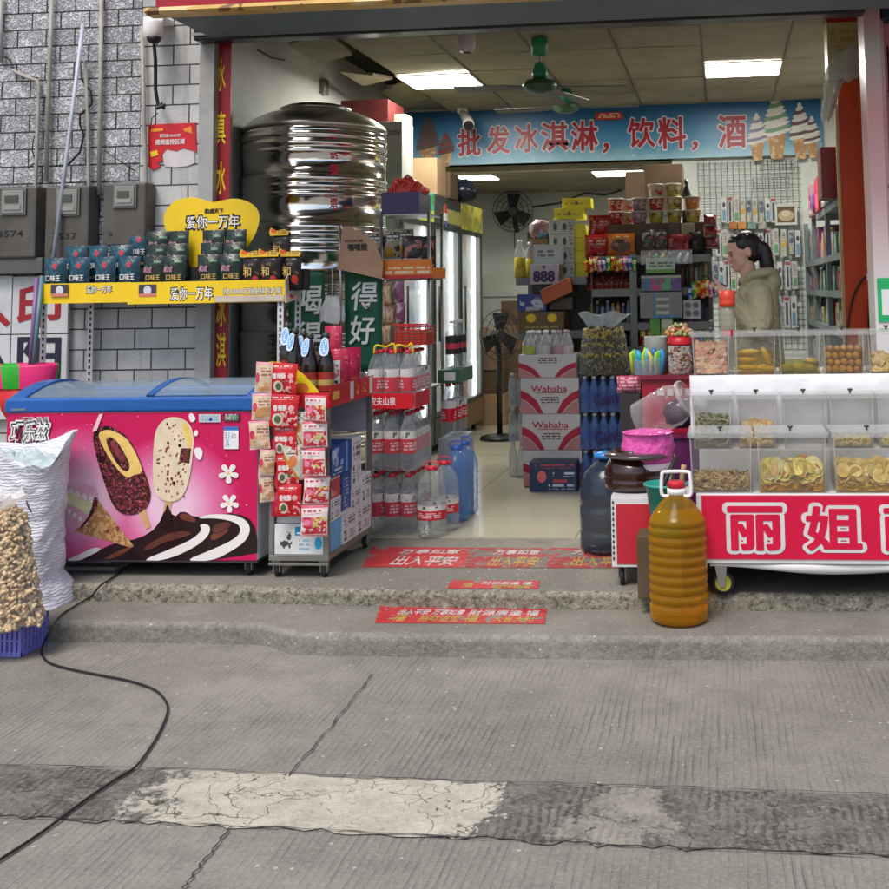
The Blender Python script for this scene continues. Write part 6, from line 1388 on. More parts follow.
# slim stacks of bottles behind the cartons
for k in range(3):
    o = thing('water_pack', ['lowest', 'middle', 'topmost'][k] + ' narrow pack of pale bottles behind the drink cartons', 'water pack', (P(516, 400, 7.75).x, 7.78, FZ + .001 + k * .24), 'narrow packs behind the drink cartons')
    for i in range(3):
        b_ = child('bottle', tmpmesh(MB().lathe(PRS, 0, 0, 12), film('pale_bottle', (.45, .52, .6), .4, .1)) if (k, i) == (0, 0) else MESHES['pb'], o, ((i - .5) * .062, 0, 0)); MESHES['pb'] = b_.data; child('cap', gc, b_)
# bag of sunflower seeds
sc_ = P(603, 350, 7.36); sz = FZ + .001 + 3 * .243
o = thing('seed_bag', 'clear bag of dark and yellow seed packets on the blue water packs', 'bag', (sc_.x, 7.42, sz))
def seedpt(u, v, k=1.0):
    a_ = 2 * PI * u; q = 1 + .15 * abs(math.cos(a_)) ** 4
    return Vector((sc_.x + k * (.162 - .045 * v) * math.cos(a_) * q, 7.42 + k * .10 * math.sin(a_), sz + .002 + .31 * v))
mb = MB(); mb.grid(lambda u, v: seedpt(u, v), 28, 14); mb.build('bag', film('seed_film', (.7, .72, .7), .05, .12, .4, 30), o)
mb = MB(); mb.grid(lambda u, v: (sc_.x - .02 + (.08 + .10 * v) * (2 * u - 1) + .03 * v, 7.40 + .02 * math.sin(9 * u), sz + .31 + .10 * v + .012 * math.sin(12 * u)), 20, 5); mb.build('open_mouth', film('seed_mouth', (.68, .74, .74), .35, .15, .7, 30), o, solid=.002)
sm_ = [mat('seed_olive', (.10, .09, .025), .5, var=.4, vscale=40), mat('seed_black', (.02, .02, .02), .4), mat('seed_yellow', (.48, .38, .05), .5, var=.3), mat('seed_grey', (.22, .21, .16), .5, var=.3)]
mb = MB()
for _ in range(620):
    u, v = random.uniform(.5, 1.0), random.random(); p_ = seedpt(u, v * .97, random.uniform(.86, .96)); row = v > .8 or .38 < v < .48 or .62 < v < .7
    s0 = len(mb.v); mb.ball((0, 0, 0), (random.uniform(.012, .02), .005, random.uniform(.006, .011)), 6, 4, (2 if row and random.random() < .75 else (0 if random.random() < .6 else random.choice([1, 3, 3]))))
    mb.xf(Matrix.Translation(p_) @ Matrix.Rotation(random.uniform(0, 3), 4, 'Y'), s0)
tag(mb.build('seed_packets', sm_), 'dark olive and yellow seed packets filling the clear bag', 'seeds', kind='stuff')
MB().grid(lambda u, v: seedpt(u, v, .84), 20, 8).build('inner_core', sm_[0], o)  # solid core in the olive colour of the seeds
# ================================================================== DISPLAY SHELVES IN THE MIDDLE
GY = 7.75; SHG = mat('shelf_grey', (.18, .19, .175), .5, .2, var=.15)
s0x, s1x, s2x = P(516, 300, GY).x, P(587, 300, GY).x, P(712, 300, GY).x; smx = P(638, 300, GY).x
ds = thing('display_shelf', 'grey metal shop shelving crowded with snacks behind the bottled drinks', 'shelving', ((s0x + s2x) / 2, 8.0, FZ))
MB().box(s0x, s2x, 8.24, 8.26, FZ, 1.9).build('back_panel', mat('shelf_back', (.06, .065, .06), .6), ds)
for x in (s0x + .01, s1x, smx, s2x - .03): MB().box(x, x + .03, 8.19, 8.235, FZ, 1.75).build('upright', SHG, ds)
MB().box(s1x + .03, s1x + .034, GY + .02, 8.18, .4, 1.70).build('side_panel', SHG, ds); MB().box(smx - .055, smx - .005, GY - .012, GY, FZ, 1.70).build('upright', SHG, ds)
def lev(py): return P(640, py, GY).z
LV = {}
for nm, x0, x1, pys in (('a', s0x, s1x - .002, (276, 330, 372)), ('b', s1x + .036, s2x, (256, 289, 323, 347, 378))):
    for py in pys:
        z = lev(py); LV[nm + str(py)] = z; MB().box(x0, x1, GY, 8.185, z - .012, z).build('shelf', SHG, ds); MB().box(x0, x1, GY - .004, GY - .0005, z - .05, z + .004).build('shelf_lip', SHG, ds)
def item(name, label, cat, x0, y0, x1, y1, Y, dep, m, z=None, group=None, words=None, wm=None, wh_=None, bevel=.002):
    a, b, c, d_ = BX(x0, y0, x1, y1, Y); zb = c if z is None else z
    o = MB().box(a, b, Y, Y + dep, zb, zb + (d_ - c)).build(name, m, bevel=bevel); tag(o, label, cat, group)
    if words: text(words, wm, ((a + b) / 2, Y - .001, zb + (d_ - c) * .5), (b - a) * .75, wh_ or (d_ - c) * .5, o, off=.015, ext=.001)
    return o
# --- left bay
za = LV['a276']; g = 'goods on the left bay of the grey shelving'
OILM = film('oil_yellow', (.50, .40, .02), .75, .1)
def oilbottle(label, px, Y, z, s=1):
    c = P(px, 270, Y); o = thing('oil_bottle', label, 'bottle', (c.x, Y, z), 'small oil bottles on the shelving')
    MB().lathe([(0, 0), (.04 * s, .002), (.043 * s, .015), (.043 * s, .15 * s)], 0, 0, 16).build('oil', mat('oil_dense', (.42, .33, .02), .2, var=.15), o, local=True)
    MB().lathe([(.0435 * s, .1505 * s), (.035 * s, .20 * s), (.015 * s, .235 * s), (.014 * s, .25 * s)], 0, 0, 16).build('bottle_neck', CLEAR, o, local=True)
    MB().lathe([(.017 * s, .25 * s), (.017 * s, .275 * s), (0, .277 * s)], 0, 0, 10).build('cap', WHITE, o, local=True)
oilbottle('bottle of yellow oil at the left front corner of the shelving', 520, 7.80, za + .001); oilbottle('second bottle of yellow oil behind the white cards', 530, 7.92, za + .001, .95)
WCB = pmat('white_round_print_box', (.46, .47, .42), [('e', .25, .5, .08, .26, (.08, .09, .06)), ('e', .62, .5, .08, .26, (.06, .07, .05)), ('t', .75, .2, .95, .8, 4, 6, (.2, .2, .18))], .5)
for k in range(4):
    a, b, c_, d_ = BX(549, 230, 574, 245, 7.86); carton('white_box', ['lowest', 'second', 'third', 'topmost'][k] + ' of four white boxes stacked in front of the yellow cartons', 'box', a, b, 7.86, 8.0, za + .001 + k * .105, za + .104 + k * .105, WCB, 'white boxes on the left bay')
item('pale_box', 'pale flat box with small grey print before the stacked white boxes', 'box', 533, 242, 563, 262, 7.79, .05, pmat('pale_box_print', (.40, .44, .43), [('r', .05, .08, .95, .92, (.47, .50, .48)), ('t', .15, .3, .7, .75, 5, 6, (.15, .17, .17))], .5), za + .095)
MB().box(P(534, 262, 7.79).x, P(562, 262, 7.79).x, 7.80, 7.85, za + .001, za + .094).build('box_stand', BROWNC, ds)
YC = mat('yellow_carton', (.78, .68, .01), .45, var=.06)
YCP = pmat('yellow_carton_print', (.80, .70, .012), [('t', .12, .35, .85, .6, 3, 6, (.45, .35, .02)), ('e', .5, .5, .05, .2, (.2, .12, .02))], .45)
for k, (x0, y0, x1, y1, lab) in enumerate([(573, 262, 588, 275, 'lowest yellow carton of the narrow tower on the shelving'), (573, 249, 587, 262, 'second yellow carton of the narrow tower'), (572, 236, 586, 249, 'third yellow carton of the narrow tower'), (572, 221, 585, 236, 'fourth yellow carton of the narrow tower')]):
    a, b, c_, d_ = BX(x0, y0, x1, y1, 7.9); carton('yellow_carton', lab, 'carton', a, b, 7.9, 8.1, za + .001 + k * .096, za + .096 + k * .096, YC, 'bright yellow cartons')
zt = za + .001 + 4 * .096; a, b, c_, d_ = BX(554, 209, 584, 221, 7.88); carton('yellow_carton', 'long yellow carton lying across the white boxes and yellow tower', 'carton', a, b, 7.88, 8.05, zt + .037, zt + .117, YCP, 'bright yellow cartons')
a, b, c_, d_ = BX(562, 201, 591, 211, 7.9); carton('yellow_carton', 'long yellow carton topmost of all, shifted to the right', 'carton', a, b, 7.9, 8.05, zt + .118, zt + .19, YCP, 'bright yellow cartons')
o = item('number_box', 'white box printed with a large violet 888, tilted on the shelf edge', 'box', 530, 263, 558, 283, 7.70, .06, pmat('number_box_print', (.47, .46, .48), [('e', .5, .86, .06, .08, (.1, .03, .16))], .5), za - .045)
q = o.location; text('888', mat('violet_print', (.05, .012, .09), .5), (q.x - .0, 7.698, q.z + .055), .15, .075, o, off=.05, ext=.001)
mb = MB(); cz = P(557, 291, 7.66); u_ = Vector((.10, 0, .045)); v_ = Vector((-.012, 0, .05)); mb.obox(cz, u_, v_, (0, .05, 0)); tag(mb.build('orange_tray', mat('tray_dull_orange', (.45, .10, .025), .5), bevel=.004), 'dull orange tray wedged aslant under the white number box', 'tray')
item('black_tray', 'dark tray of goods behind the orange tray', 'tray', 532, 281, 572, 293, 7.74, .3, mat('black_goods', (.03, .03, .035), .5, var=.5, vscale=20), None)
item('navy_pack', 'navy blue pack with white splash on the left bay', 'pack', 517, 292, 546, 309, 7.68, .16, pmat('navy_splash', (.03, .05, .24), [('n', .1, .1, .9, .8, 13, .56, (.5, .55, .65)), ('r', .3, .05, .8, .25, (.4, .4, .45)), ('n', 0, .7, 1, 1, 8, .5, (.12, .03, .2))], .35), LV['a330'] + .145)
o = item('brown_display_box', 'brown display box with two yellow discs on the left bay', 'box', 518, 308, 564, 328, 7.68, .35, mat('olive_brown', (.15, .10, .035), .6, var=.15), LV['a330'] + .001)
q = o.location
for dx in (-.07, .08): MB().prism([(q.x + dx + .035 * math.cos(k * PI / 9), q.z + .095 + .03 * math.sin(k * PI / 9)) for k in range(18)], 7.675, 7.679).build('disc', YEL, o)
MB().box(q.x - .12, q.x + .12, 7.676, 7.6795, q.z + .025, q.z + .045).build('print_line', pmat('brown_print', (.15, .10, .035), [('t', 0, 0, 1, 1, 1, 14, (.4, .3, .1))], .6, bump=0), o)
a, b, c_, d_ = BX(548, 292, 572, 308, 7.75); carton('glass_jars', 'row of small dark jars on the brown display box', 'jars', a, b, 7.78, 8.0, LV['a330'] + .15, LV['a330'] + .24, mat('dark_jars', (.06, .05, .05), .2, var=.6, vscale=25))
mb = MB(); c = P(540, 233, 7.95); mb.ball((c.x, 7.98, za + .36), (.085, .06, .07), 12, 8, jit=.15); tag(mb.build('snack_heap', pmat('pinkish_pack', (.25, .12, .14), [('n', 0, 0, 1, 1, 15, .5, (.45, .35, .36)), ('n', .4, .0, 1, .5, 9, .55, (.1, .3, .5))], .4, bump=.5)), 'pinkish crumpled packet lying above the pale flat box', 'packet')
MB().box(c.x - .08, c.x + .06, 7.94, 8.05, za + .001, za + .29).build('box_stand', BROWNC, ds)
# lower left goods
for k, (x0, x1) in enumerate([(522, 536), (537, 553), (554, 570), (571, 585)]):
    item('tin_box', ['grey tin at the left of the shelf above the open drink carton', 'second grey tin on the shelf above the open drink carton', 'third tin on the shelf above the open drink carton', 'tin next to the seed bag on the left bay'][k], 'tin', x0, 350, x1, 371, 7.8, .15, mat('tin_%d' % k, [(.25, .25, .26), (.12, .14, .18), (.3, .27, .2), (.18, .1, .1)][k], .4, var=.3), LV['a372'] + .001)
# --- right bays: top deck
zb = LV['b256']; RBAG = pmat('red_bag', (.34, .012, .012), [('n', .1, .1, .9, .9, 10, .56, (.45, .20, .15)), ('n', .2, .2, .8, .8, 20, .6, (.10, .02, .02)), ('t', .2, .55, .85, .85, 6, 6, (.55, .35, .2))], .22, bump=.6)
OBAG = pmat('orange_bag', (.50, .14, .02), [('e', .5, .45, .36, .28, (.10, .06, .05)), ('n', .2, .2, .8, .7, 22, .55, (.38, .14, .08)), ('t', .2, .78, .8, .92, 12, 6, (.6, .45, .2))], .25, bump=.6)
BBAG = pmat('black_bag_print', (.045, .04, .04), [('n', .1, .1, .9, .9, 13, .53, (.28, .26, .25)), ('n', .1, .1, .9, .9, 26, .6, (.32, .08, .06))], .25, bump=.6)
DRB = pmat('dark_red_bag', (.16, .015, .015), [('n', .1, .3, .9, .8, 14, .52, (.38, .12, .10)), ('r', .05, .05, .95, .2, (.25, .25, .24))], .25, bump=.6)
def sbag(label, x0, y0, x1, y1, Y, m, z, cat='snack bag', grp='snack bags on the top deck of shelving', rz=0):
    a, b, c_, d_ = BX(x0, y0, x1, y1, Y); o = MB(); o.pouch(b - a, d_ - c_, .08, 7, 8, 0, .009); o.xf(Matrix.Translation(((a + b) / 2, Y, z)) @ Matrix.Rotation(rz, 4, 'Z')); return tag(o.build('snack_bag', m), label, cat, grp)
sbag('red snack bag lying in the lower row at the left of the top deck', 585, 228, 609, 250, 7.80, RBAG, zb + .001); sbag('red snack bag standing higher behind the lower red bag', 589, 209, 611, 232, 7.92, RBAG, zb + .14)
sbag('orange snack bag with dark round print on the top deck', 607, 228, 635, 251, 7.79, OBAG, zb + .001)
sbag('black and grey snack bag left of the dark red bag', 641, 224, 656, 250, 7.80, BBAG, zb + .001, rz=.2); sbag('black and grey snack bag touching the dark red bag', 653, 224, 668, 250, 7.81, BBAG, zb + .001, rz=-.2)
sbag('dark red snack bag with grey foot on the top deck', 667, 229, 690, 250, 7.79, DRB, zb + .001); sbag('plain black snack bag at the right end of the top deck', 689, 227, 704, 250, 7.82, mat('plain_black_bag', (.02, .018, .018), .25, bump=.5, bscale=20), zb + .001)
a = P(586, 240, 7.93).x; b = P(712, 240, 7.93).x; MB().box(a, b, 7.88, 8.18, zb + .001, zb + .135).build('riser', mat('riser_brown', (.12, .08, .05), .8), ds)
z2 = P(650, 223.5, 7.93).z; MB().box(P(604, 230, 7.95).x, P(704, 230, 7.95).x, 7.905, 8.18, zb + .136, z2 - .001).build('riser', mat('riser_brown', 0, 0), ds)
def cupmat(n, c, d_): return pmat('cup_' + n, c, [('r', 0, .86, 1, 1, (.5, .48, .42)), ('n', .05, .15, .95, .8, 20, .54, d_), ('t', .1, .5, .9, .8, 6, 5, (.55, .5, .4))], .35)
CUPS = {'r': cupmat('red', (.36, .015, .02), (.5, .25, .2)), 'p': cupmat('violet', (.20, .13, .17), (.42, .32, .3)), 'y': cupmat('yellow', (.42, .34, .05), (.12, .10, .03)), 'o': cupmat('orange', (.48, .15, .03), (.5, .35, .15)), 'c': cupmat('redcream', (.45, .34, .2), (.40, .03, .03))}
cupme = {k: tmpmesh(MB().lathe([(0, 0), (.042, .001), (.045, .01), (.056, .085), (.0585, .087), (.0585, .092), (.054, .094), (0, .095)], 0, 0, 18), m) for k, m in CUPS.items()}
cols = [(616, 7.93, 'rr', 'leftmost'), (639, 7.93, 'pp', 'second'), (656, 7.93, 'yrc', 'third'), (674, 7.93, 'yyy', 'fourth'), (693, 7.93, 'yo', 'rightmost')]
cn = {'r': 'red', 'p': 'violet grey', 'y': 'yellow', 'o': 'orange', 'c': 'cream and red'}
for px, Y, seq, nm in cols:
    for k, ch in enumerate(seq):
        o = bpy.data.objects.new('noodle_cup', cupme[ch]); COL.objects.link(o); o.location = (P(px, 215, Y).x + random.uniform(-.004, .004), Y + .03, z2 + k * .096); o.rotation_euler = (0, 0, random.uniform(0, 1)); o.scale = (1.02, 1.02, 1)
        tag(o, f'{cn[ch]} instant noodle cup, ' + ('bottom' if k == 0 else 'middle' if k < len(seq) - 1 else 'top') + f' of the {nm} stack on the shelving', 'noodle cup', 'stacked instant noodle cups')
for k, (px, nm) in enumerate([(627, 'left'), (646, 'right')][:1]):
    o = bpy.data.objects.new('noodle_cup', cupme['c']); COL.objects.link(o); o.location = (P(px, 215, 8.05).x, 8.08, z2); tag(o, 'cream and red noodle cup half hidden behind the leftmost stack', 'noodle cup', 'stacked instant noodle cups')
    o = bpy.data.objects.new('noodle_cup', cupme['c']); COL.objects.link(o); o.location = (P(px, 215, 8.05).x, 8.08, z2 + .096); tag(o, 'upper cream noodle cup half hidden behind the leftmost stack', 'noodle cup', 'stacked instant noodle cups')
item('small_card', 'small cream card box in front of the rightmost noodle cups', 'box', 681, 217, 694, 228, 7.85, .04, mat('card_olive', (.34, .32, .2), .6), zb + .15)
item('dark_box', 'small dark box in front of the yellow noodle cups', 'box', 668, 217, 680, 229, 7.85, .04, mat('box_umber', (.10, .07, .05), .6), zb + .15)
for k in range(3):
    sbag(['upper red sachet sticking out at the right end of the top deck', 'middle red sachet sticking out at the right end of the top deck', 'lowest red sachet sticking out at the right end of the top deck'][k], 703 + k, 214 + k * 11, 717 + k, 226 + k * 11, 7.84, DRB, zb + .10 - k * .08 + .1, 'sachet', 'red sachets at the shelving end', .4)
c = P(684, 185, 8.1); MB().lathe([(0, 0), (.035, .002), (.035, .16), (.013, .22), (.013, .27), (0, .272)], 0, 0, 14)
o = thing('wine_bottle', 'dark bottle with pale label standing behind the noodle cups', 'bottle', (P(686, 180, 8.12).x, 8.12, z2)); MB().lathe([(0, 0), (.035, .002), (.035, .22), (.013, .28), (.013, .33), (0, .332)], 0, 0, 14).build('body', mat('wine_glass', (.012, .012, .012), .1), o, local=True); MB().lathe([(.0355, .10), (.0355, .19)], 0, 0, 14, cap=False).build('label', PWHITE, o, local=True)
# --- brown cartons on a high shelf behind the cups
for k, (x0, y0, x1, y1, m, lab) in enumerate([(626, 172, 646, 197, mat('carton_umber', 0, 0), 'left of two brown cartons high behind the noodle cups'), (645, 165, 683, 200, mat('dark_cardboard', 0, 0), 'right dark brown carton high behind the noodle cups')]):
    a, b, c_, d_ = BX(x0, y0, x1, y1, 8.6); carton('brown_carton', lab, 'box', a, b, 8.55, 8.85, 2.06, d_, m, 'brown cartons above the shelving')
hs = thing('tall_rack', 'tall dark rack behind the grey shelving carrying brown cartons', 'rack', (P(655, 200, 8.7).x, 8.7, FZ)); a, b = P(622, 200, 8.6).x, P(690, 200, 8.6).x
MB().box(a, b, 8.5, 8.9, 2.03, 2.058).build('shelf', SHG, hs)
for x in (a + .02, b - .02):
    for y in (8.52, 8.88): MB().tube([(x, y, FZ), (x, y, 2.029)], .012, 6).build('post', SHG, hs)
# --- second deck: sausages; right: clear boxes, sprays, tins
zc = LV['b289']; SAU = pmat('sausage', (.28, .04, .02), [('n', 0, 0, 1, 1, 30, .55, (.45, .22, .12)), ('r', 0, .42, 1, .55, (.42, .30, .2))], .3, bump=.3)
sme = tmpmesh(MB().tube([(0, 0, 0), (0, .01, .012), (0, .02, .1), (0, .025, .112)], [.004, .013, .013, .004], 8), SAU); sn = 0
for r_ in range(3):
    for k in range(10):
        if r_ == 2 and k > 7: continue
        o = bpy.data.objects.new('sausage', sme); COL.objects.link(o); c = P(588 + k * 4.6 + r_ * 1.6, 280, 7.80 + r_ * .035); o.location = (c.x, 7.78 + r_ * .04, zc + .001 + r_ * .022); o.rotation_euler = (-.75 + random.uniform(-.08, .08), random.uniform(-.2, .2), random.uniform(-.2, .2)); o.scale = (1.1, 1.1, 1.15)
        tag(o, f'red brown wrapped sausage, {ORD[k]} from the left in the ' + ['front', 'middle', 'back'][r_] + ' row on second deck', 'sausage', 'wrapped sausages on the second deck')
COLR = [(.05, .15, .35), (.45, .05, .15), (.10, .32, .16), (.10, .08, .28), (.35, .3, .08), (.3, .3, .32), (.10, .05, .04), (.03, .03, .035)]
def jar_thing(name, label, cat, px, Y, z, r, h, m, capm, grp=None):
    o = thing(name, label, cat, (P(px, 300, Y).x, Y, z), grp)
    MB().lathe([(0, 0), (r * .9, .002), (r, .01), (r, h * .72), (r * .8, h * .80), (r * .5, h * .86)], 0, 0, 12).build('body', m, o, local=True); MB().lathe([(r * .55, h * .861), (r * .55, h * .99), (0, h)], 0, 0, 10).build('cap', capm, o, local=True); return o
cb = thing('clear_box', 'clear plastic box of tubes on the front of the second deck', 'box', (P(665, 262, 7.72).x, 7.72, zb - .13)); a, b, c_, d_ = BX(641, 250, 692, 264, 7.68)
MB().box(a, b, 7.68, 7.684, c_, d_).box(a, a + .004, 7.685, 7.74, c_, d_).box(b - .004, b, 7.685, 7.74, c_, d_).box(a + .005, b - .005, 7.685, 7.74, c_, c_ + .004).build('walls', CLEAR, cb)
for k, (px, cc_) in enumerate([(645, (.35, .15, .12)), (652, (.08, .35, .2)), (659, (.45, .42, .1)), (666, (.12, .12, .12)), (676, (.5, .55, .6)), (684, (.45, .5, .55))]):
    c = P(px, 258, 7.71); tag(MB().tube([(c.x, 7.71, c_ + .012), (c.x + .035, 7.712, d_ - .02)], [.016, .008], 8).build('tube', mat(f'tube{k}', cc_, .3)), ['reddish', 'green', 'yellow', 'black', 'left silvery', 'right silvery'][k] + ' tube lying in the clear box on the shelving', 'tube', 'tubes in the clear box')
item('price_card', 'white and green price card below the clear box', 'card', 646, 258, 675, 273, 7.66, .012, pmat('price_card_print', (.5, .56, .5), [('r', 0, 0, 1, .25, (.15, .36, .08)), ('t', .1, .35, .9, .8, 5, 7, (.08, .2, .10))], .5))
o = item('organiser_box', 'acrylic box of coloured packets below the green price card', 'box', 641, 275, 681, 291, 7.66, .09, pmat('organiser_print', (.13, .15, .17), [('r', .05, .1, .28, .75, (.06, .16, .3)), ('n', .25, .05, .52, .8, 14, .42, (.48, .06, .2)), ('n', .5, .05, .76, .8, 12, .45, (.10, .34, .16)), ('n', .75, .05, .98, .8, 13, .45, (.10, .07, .28)), ('r', 0, .82, 1, .95, (.4, .42, .36))], .2), None)
o = item('organiser_box', 'blue rimmed acrylic organiser with white slats on the shelving', 'box', 640, 292, 682, 318, 7.66, .09, pmat('organiser_slats', (.20, .22, .21), [('r', .32, 0, .37, 1, (.08, .22, .36)), ('r', .7, 0, .75, 1, (.2, .25, .28)), ('r', .38, .15, .69, .27, (.45, .48, .45)), ('r', .38, .4, .69, .52, (.45, .48, .45)), ('r', .38, .66, .69, .78, (.45, .48, .45)), ('r', .3, 0, .9, .1, (.05, .26, .45))], .2), None)
item('green_tin', 'bright green tin on the shelving behind the orange candy', 'tin', 650, 318, 660, 335, 7.70, .07, mat('tin_green', (.10, .34, .05), .35), None); item('green_tin', 'pale green box right of the bright green tin', 'box', 661, 318, 673, 338, 7.70, .07, pmat('pale_green_box', (.30, .42, .14), [('r', .1, .5, .9, .9, (.5, .55, .42))], .4), None)
for k in range(6):
    px = 683 + k * 4.6; jar_thing('spray_bottle', f'{ORD[k]} dark bottle from the left in the right bay of the second deck', 'bottle', px, 7.82 + (k % 2) * .04, zc + .001, .015, .17 + .02 * (k % 3), mat(f'spray{k}', [(.10, .03, .02), (.03, .03, .03), (.14, .05, .03), (.35, .34, .3), (.08, .10, .05), (.3, .26, .06)][k], .3), mat('cap_dark', 0, 0), 'bottles on the second deck')
item('blister_card', 'white blister card with round dark prints on the third deck', 'card', 683, 300, 701, 319, 7.70, .02, pmat('blister_round', (.42, .44, .45), [('e', .28, .72, .17, .16, (.12, .12, .14)), ('e', .72, .72, .17, .16, (.14, .13, .14)), ('e', .28, .3, .17, .16, (.12, .12, .14)), ('e', .72, .3, .17, .16, (.13, .13, .15))], .3), None)
zd = LV['b323']; ze = LV['b347']
for k in range(9):
    px = 592 + k * 5.2; jar_thing('condiment_jar', f'{ORD[k]} jar from the left on the third deck of the shelving', 'jar', px, 7.83, zd + .001, .017, .14 + .02 * (k % 2), mat(f'jar{k % 5}', [(.28, .14, .05), (.05, .05, .06), (.16, .20, .26), (.12, .14, .2), (.36, .3, .24)][k % 5], .25, var=.3), mat(f'jcap{k % 3}', [(.4, .4, .4), (.45, .25, .05), (.05, .05, .06)][k % 3], .4), 'jars on the third deck')
for k in range(7):
    px = 593 + k * 6.2; jar_thing('condiment_jar', f'{ORD[k]} low jar from the left on the fourth deck', 'jar', px, 7.83, ze + .001, .019, .11, mat(f'jarb{k % 4}', [(.07, .07, .09), (.16, .14, .14), (.05, .08, .12), (.25, .22, .2)][k % 4], .25, var=.3), mat('cap_dark', 0, 0), 'jars on the fourth deck')
for k in range(5):
    px = 685 + k * 5.4; item('care_box', f'{ORD[k]} small dark box from the left in the right bay of the third deck', 'box', px - 2.3, 322 - 14 - (k % 2) * 3, px + 2.3, 322, 7.85, .08, mat(f'care{k % 4}', [(.03, .03, .035), (.3, .3, .32), (.2, .05, .12), (.06, .08, .2)][k % 4], .4, var=.3), zd + .001, 'boxes on the third deck')
PALB = [pmat(f'bright_pack{i}', c, [('r', .1, .55, .9, .85, d_), ('n', .1, .05, .9, .5, 24, .52, d_)], .25, bump=.4) for i, (c, d_) in enumerate([((.55, .02, .03), (.7, .55, .1)), ((.70, .48, .02), (.5, .04, .03)), ((.04, .32, .08), (.65, .65, .3)), ((.03, .12, .5), (.6, .6, .65)), ((.6, .08, .25), (.7, .6, .6)), ((.62, .22, .02), (.7, .62, .4))])]
for dk, py, dn in (('b347', 346, 'fourth'),):
    for k in range(11):
        px = 643 + k * 6.4; sbag(f'bright snack bag, {ORD[k]} from the left on the {dn} deck of the right bay', px - 3.4, py - 19 - (k * 7 % 5), px + 3.4, py, 7.80 + .03 * (k % 2), PALB[(k * 5 + len(dn)) % 6], LV[dk] + .001, 'snack bag', 'bright snack bags on the right bay', random.uniform(-.4, .4))
for k in range(12):
    px = 587 + k * 4.3; sbag(f'small bright packet, {ORD[k]} from the left clipped along the top shelf edge', px - 2.6, 258, px + 2.6, 270 + (k * 3 % 4), 7.735, PALB[(k * 5 + 1) % 6], P(600, 271, 7.73).z + random.uniform(-.01, .01), 'packet', 'packets clipped to the shelf edge', random.uniform(-.3, .3))
for k in range(7):
    px = 690 + k * 4.2; sbag(f'bright packet, {ORD[k]} from the left hanging at the right end of the second deck', px - 2.8, 276, px + 2.8, 290 + (k * 3 % 5), 7.73, PALB[(k * 5 + 3) % 6], P(700, 298, 7.73).z + random.uniform(-.02, .02), 'packet', 'packets hanging on the second deck', random.uniform(-.4, .4))
# ================================================================== PICKLE CART
CX0 = P(697, 530, 4.75).x; CX1 = 1.55; cz0, cz1 = P(760, 564, 4.75).z, P(760, 494.5, 4.75).z
cart = thing('snack_cart', 'white edged cart with red lettered front and stepped top of pickle bins', 'cart', (.7, 5.2, .155))
CWHT = mat('cart_white', (.62, .61, .60), .4, var=.08, dirt=.15); CRED = mat('cart_red', (.58, .004, .045), .35, var=.06)
MB().box(CX0, CX1, 4.765, 5.8, cz1 - .02, cz1).build('table_top', CWHT, cart, bevel=.004)
MB().box(CX0, CX1, 4.75, 4.764, cz0, cz1 + .001).build('front_board', CWHT, cart, bevel=.003)
MB().box(CX0 + .022, CX1 - .02, 4.746, 4.7495, cz0 + .02, cz1 - .004).build('red_panel', CRED, cart)
MB().box(CX0, CX0 + .014, 4.765, 5.79, cz0, cz1 - .021).build('side_board', CWHT, cart)
MB().box(CX0 + .02, CX1, 4.78, 5.78, cz0 + .02, cz0 + .035).build('bottom_shelf', mat('cart_dark', (.03, .03, .03), .6), cart)
mb = MB(); mb.grid(lambda u, v: (CX0 + .05 + (CX1 - CX0 - .1) * u, 4.757 + .004 * math.sin(20 * u), cz0 - .002 - (.030 * math.sin(PI * u * 1.5) ** 2 + .01) * v), 40, 2); mb.build('hanging_hem', CWHT, cart, solid=.002)
for x0, x1, ch in ((724.5, 786, '丽'), (803, 865, '姐'), (881, 943, '酸'), (958, 1018, '嘢')):
    p0, p1 = P(x0, 530, 4.745), P(x1, 530, 4.745); zc = (P(760, 503, 4.745).z + P(760, 553.5, 4.745).z) / 2; hh = P(760, 503, 4.745).z - P(760, 553.5, 4.745).z
    c = ((p0.x + p1.x) / 2, 4.7445, zc); w_ = p1.x - p0.x
    text(ch, CWHT, c, w_ * .90, hh * .88, cart, off=.085, ext=.001); text(ch, CRED, (c[0], 4.7425, c[2]), w_ * .86, hh * .84, cart, off=.032, ext=.001)
def swivel(par, x, y, z0, top, r):
    hubm = mat('wheel_yellow', (.52, .50, .06), .4); cst = MB().box(x - .04, x + .03, y - .03, y + .03, top - .006, top).prism([(x - .035, top - .007), (x + .025, top - .007), (x + .012, z0 + r * .7), (x - .012, z0 + r * .7)], y - .022, y - .018).build('caster', STEEL, par)
    mb = MB(); mb.lathe([(r * .7, -.012), (r * .97, -.012), (r, -.006), (r, .006), (r * .97, .012), (r * .7, .012)], 0, 0, 24, cap=False); mb.xf(Matrix.Translation((x + .005, y, z0 + r)) @ Matrix.Rotation(PI / 2, 4, 'X')); mb.build('tyre', mat('caster_tyre', 0, 0), cst)
    mb = MB(); mb.lathe([(0, -.0105), (r * .3, -.0135), (r * .45, -.011), (r * .7, -.0115), (r * .7, .0115)], 0, 0, 20); mb.xf(Matrix.Translation((x + .005, y, z0 + r)) @ Matrix.Rotation(PI / 2, 4, 'X')); mb.build('wheel_disc', hubm, cst)
    mb = MB(); mb.lathe([(0, -.016), (r * .16, -.016), (r * .16, .016)], 0, 0, 10); mb.xf(Matrix.Translation((x + .005, y, z0 + r)) @ Matrix.Rotation(PI / 2, 4, 'X')); mb.build('axle', STEEL, cst)
xw = P(722, 578, 4.83).x
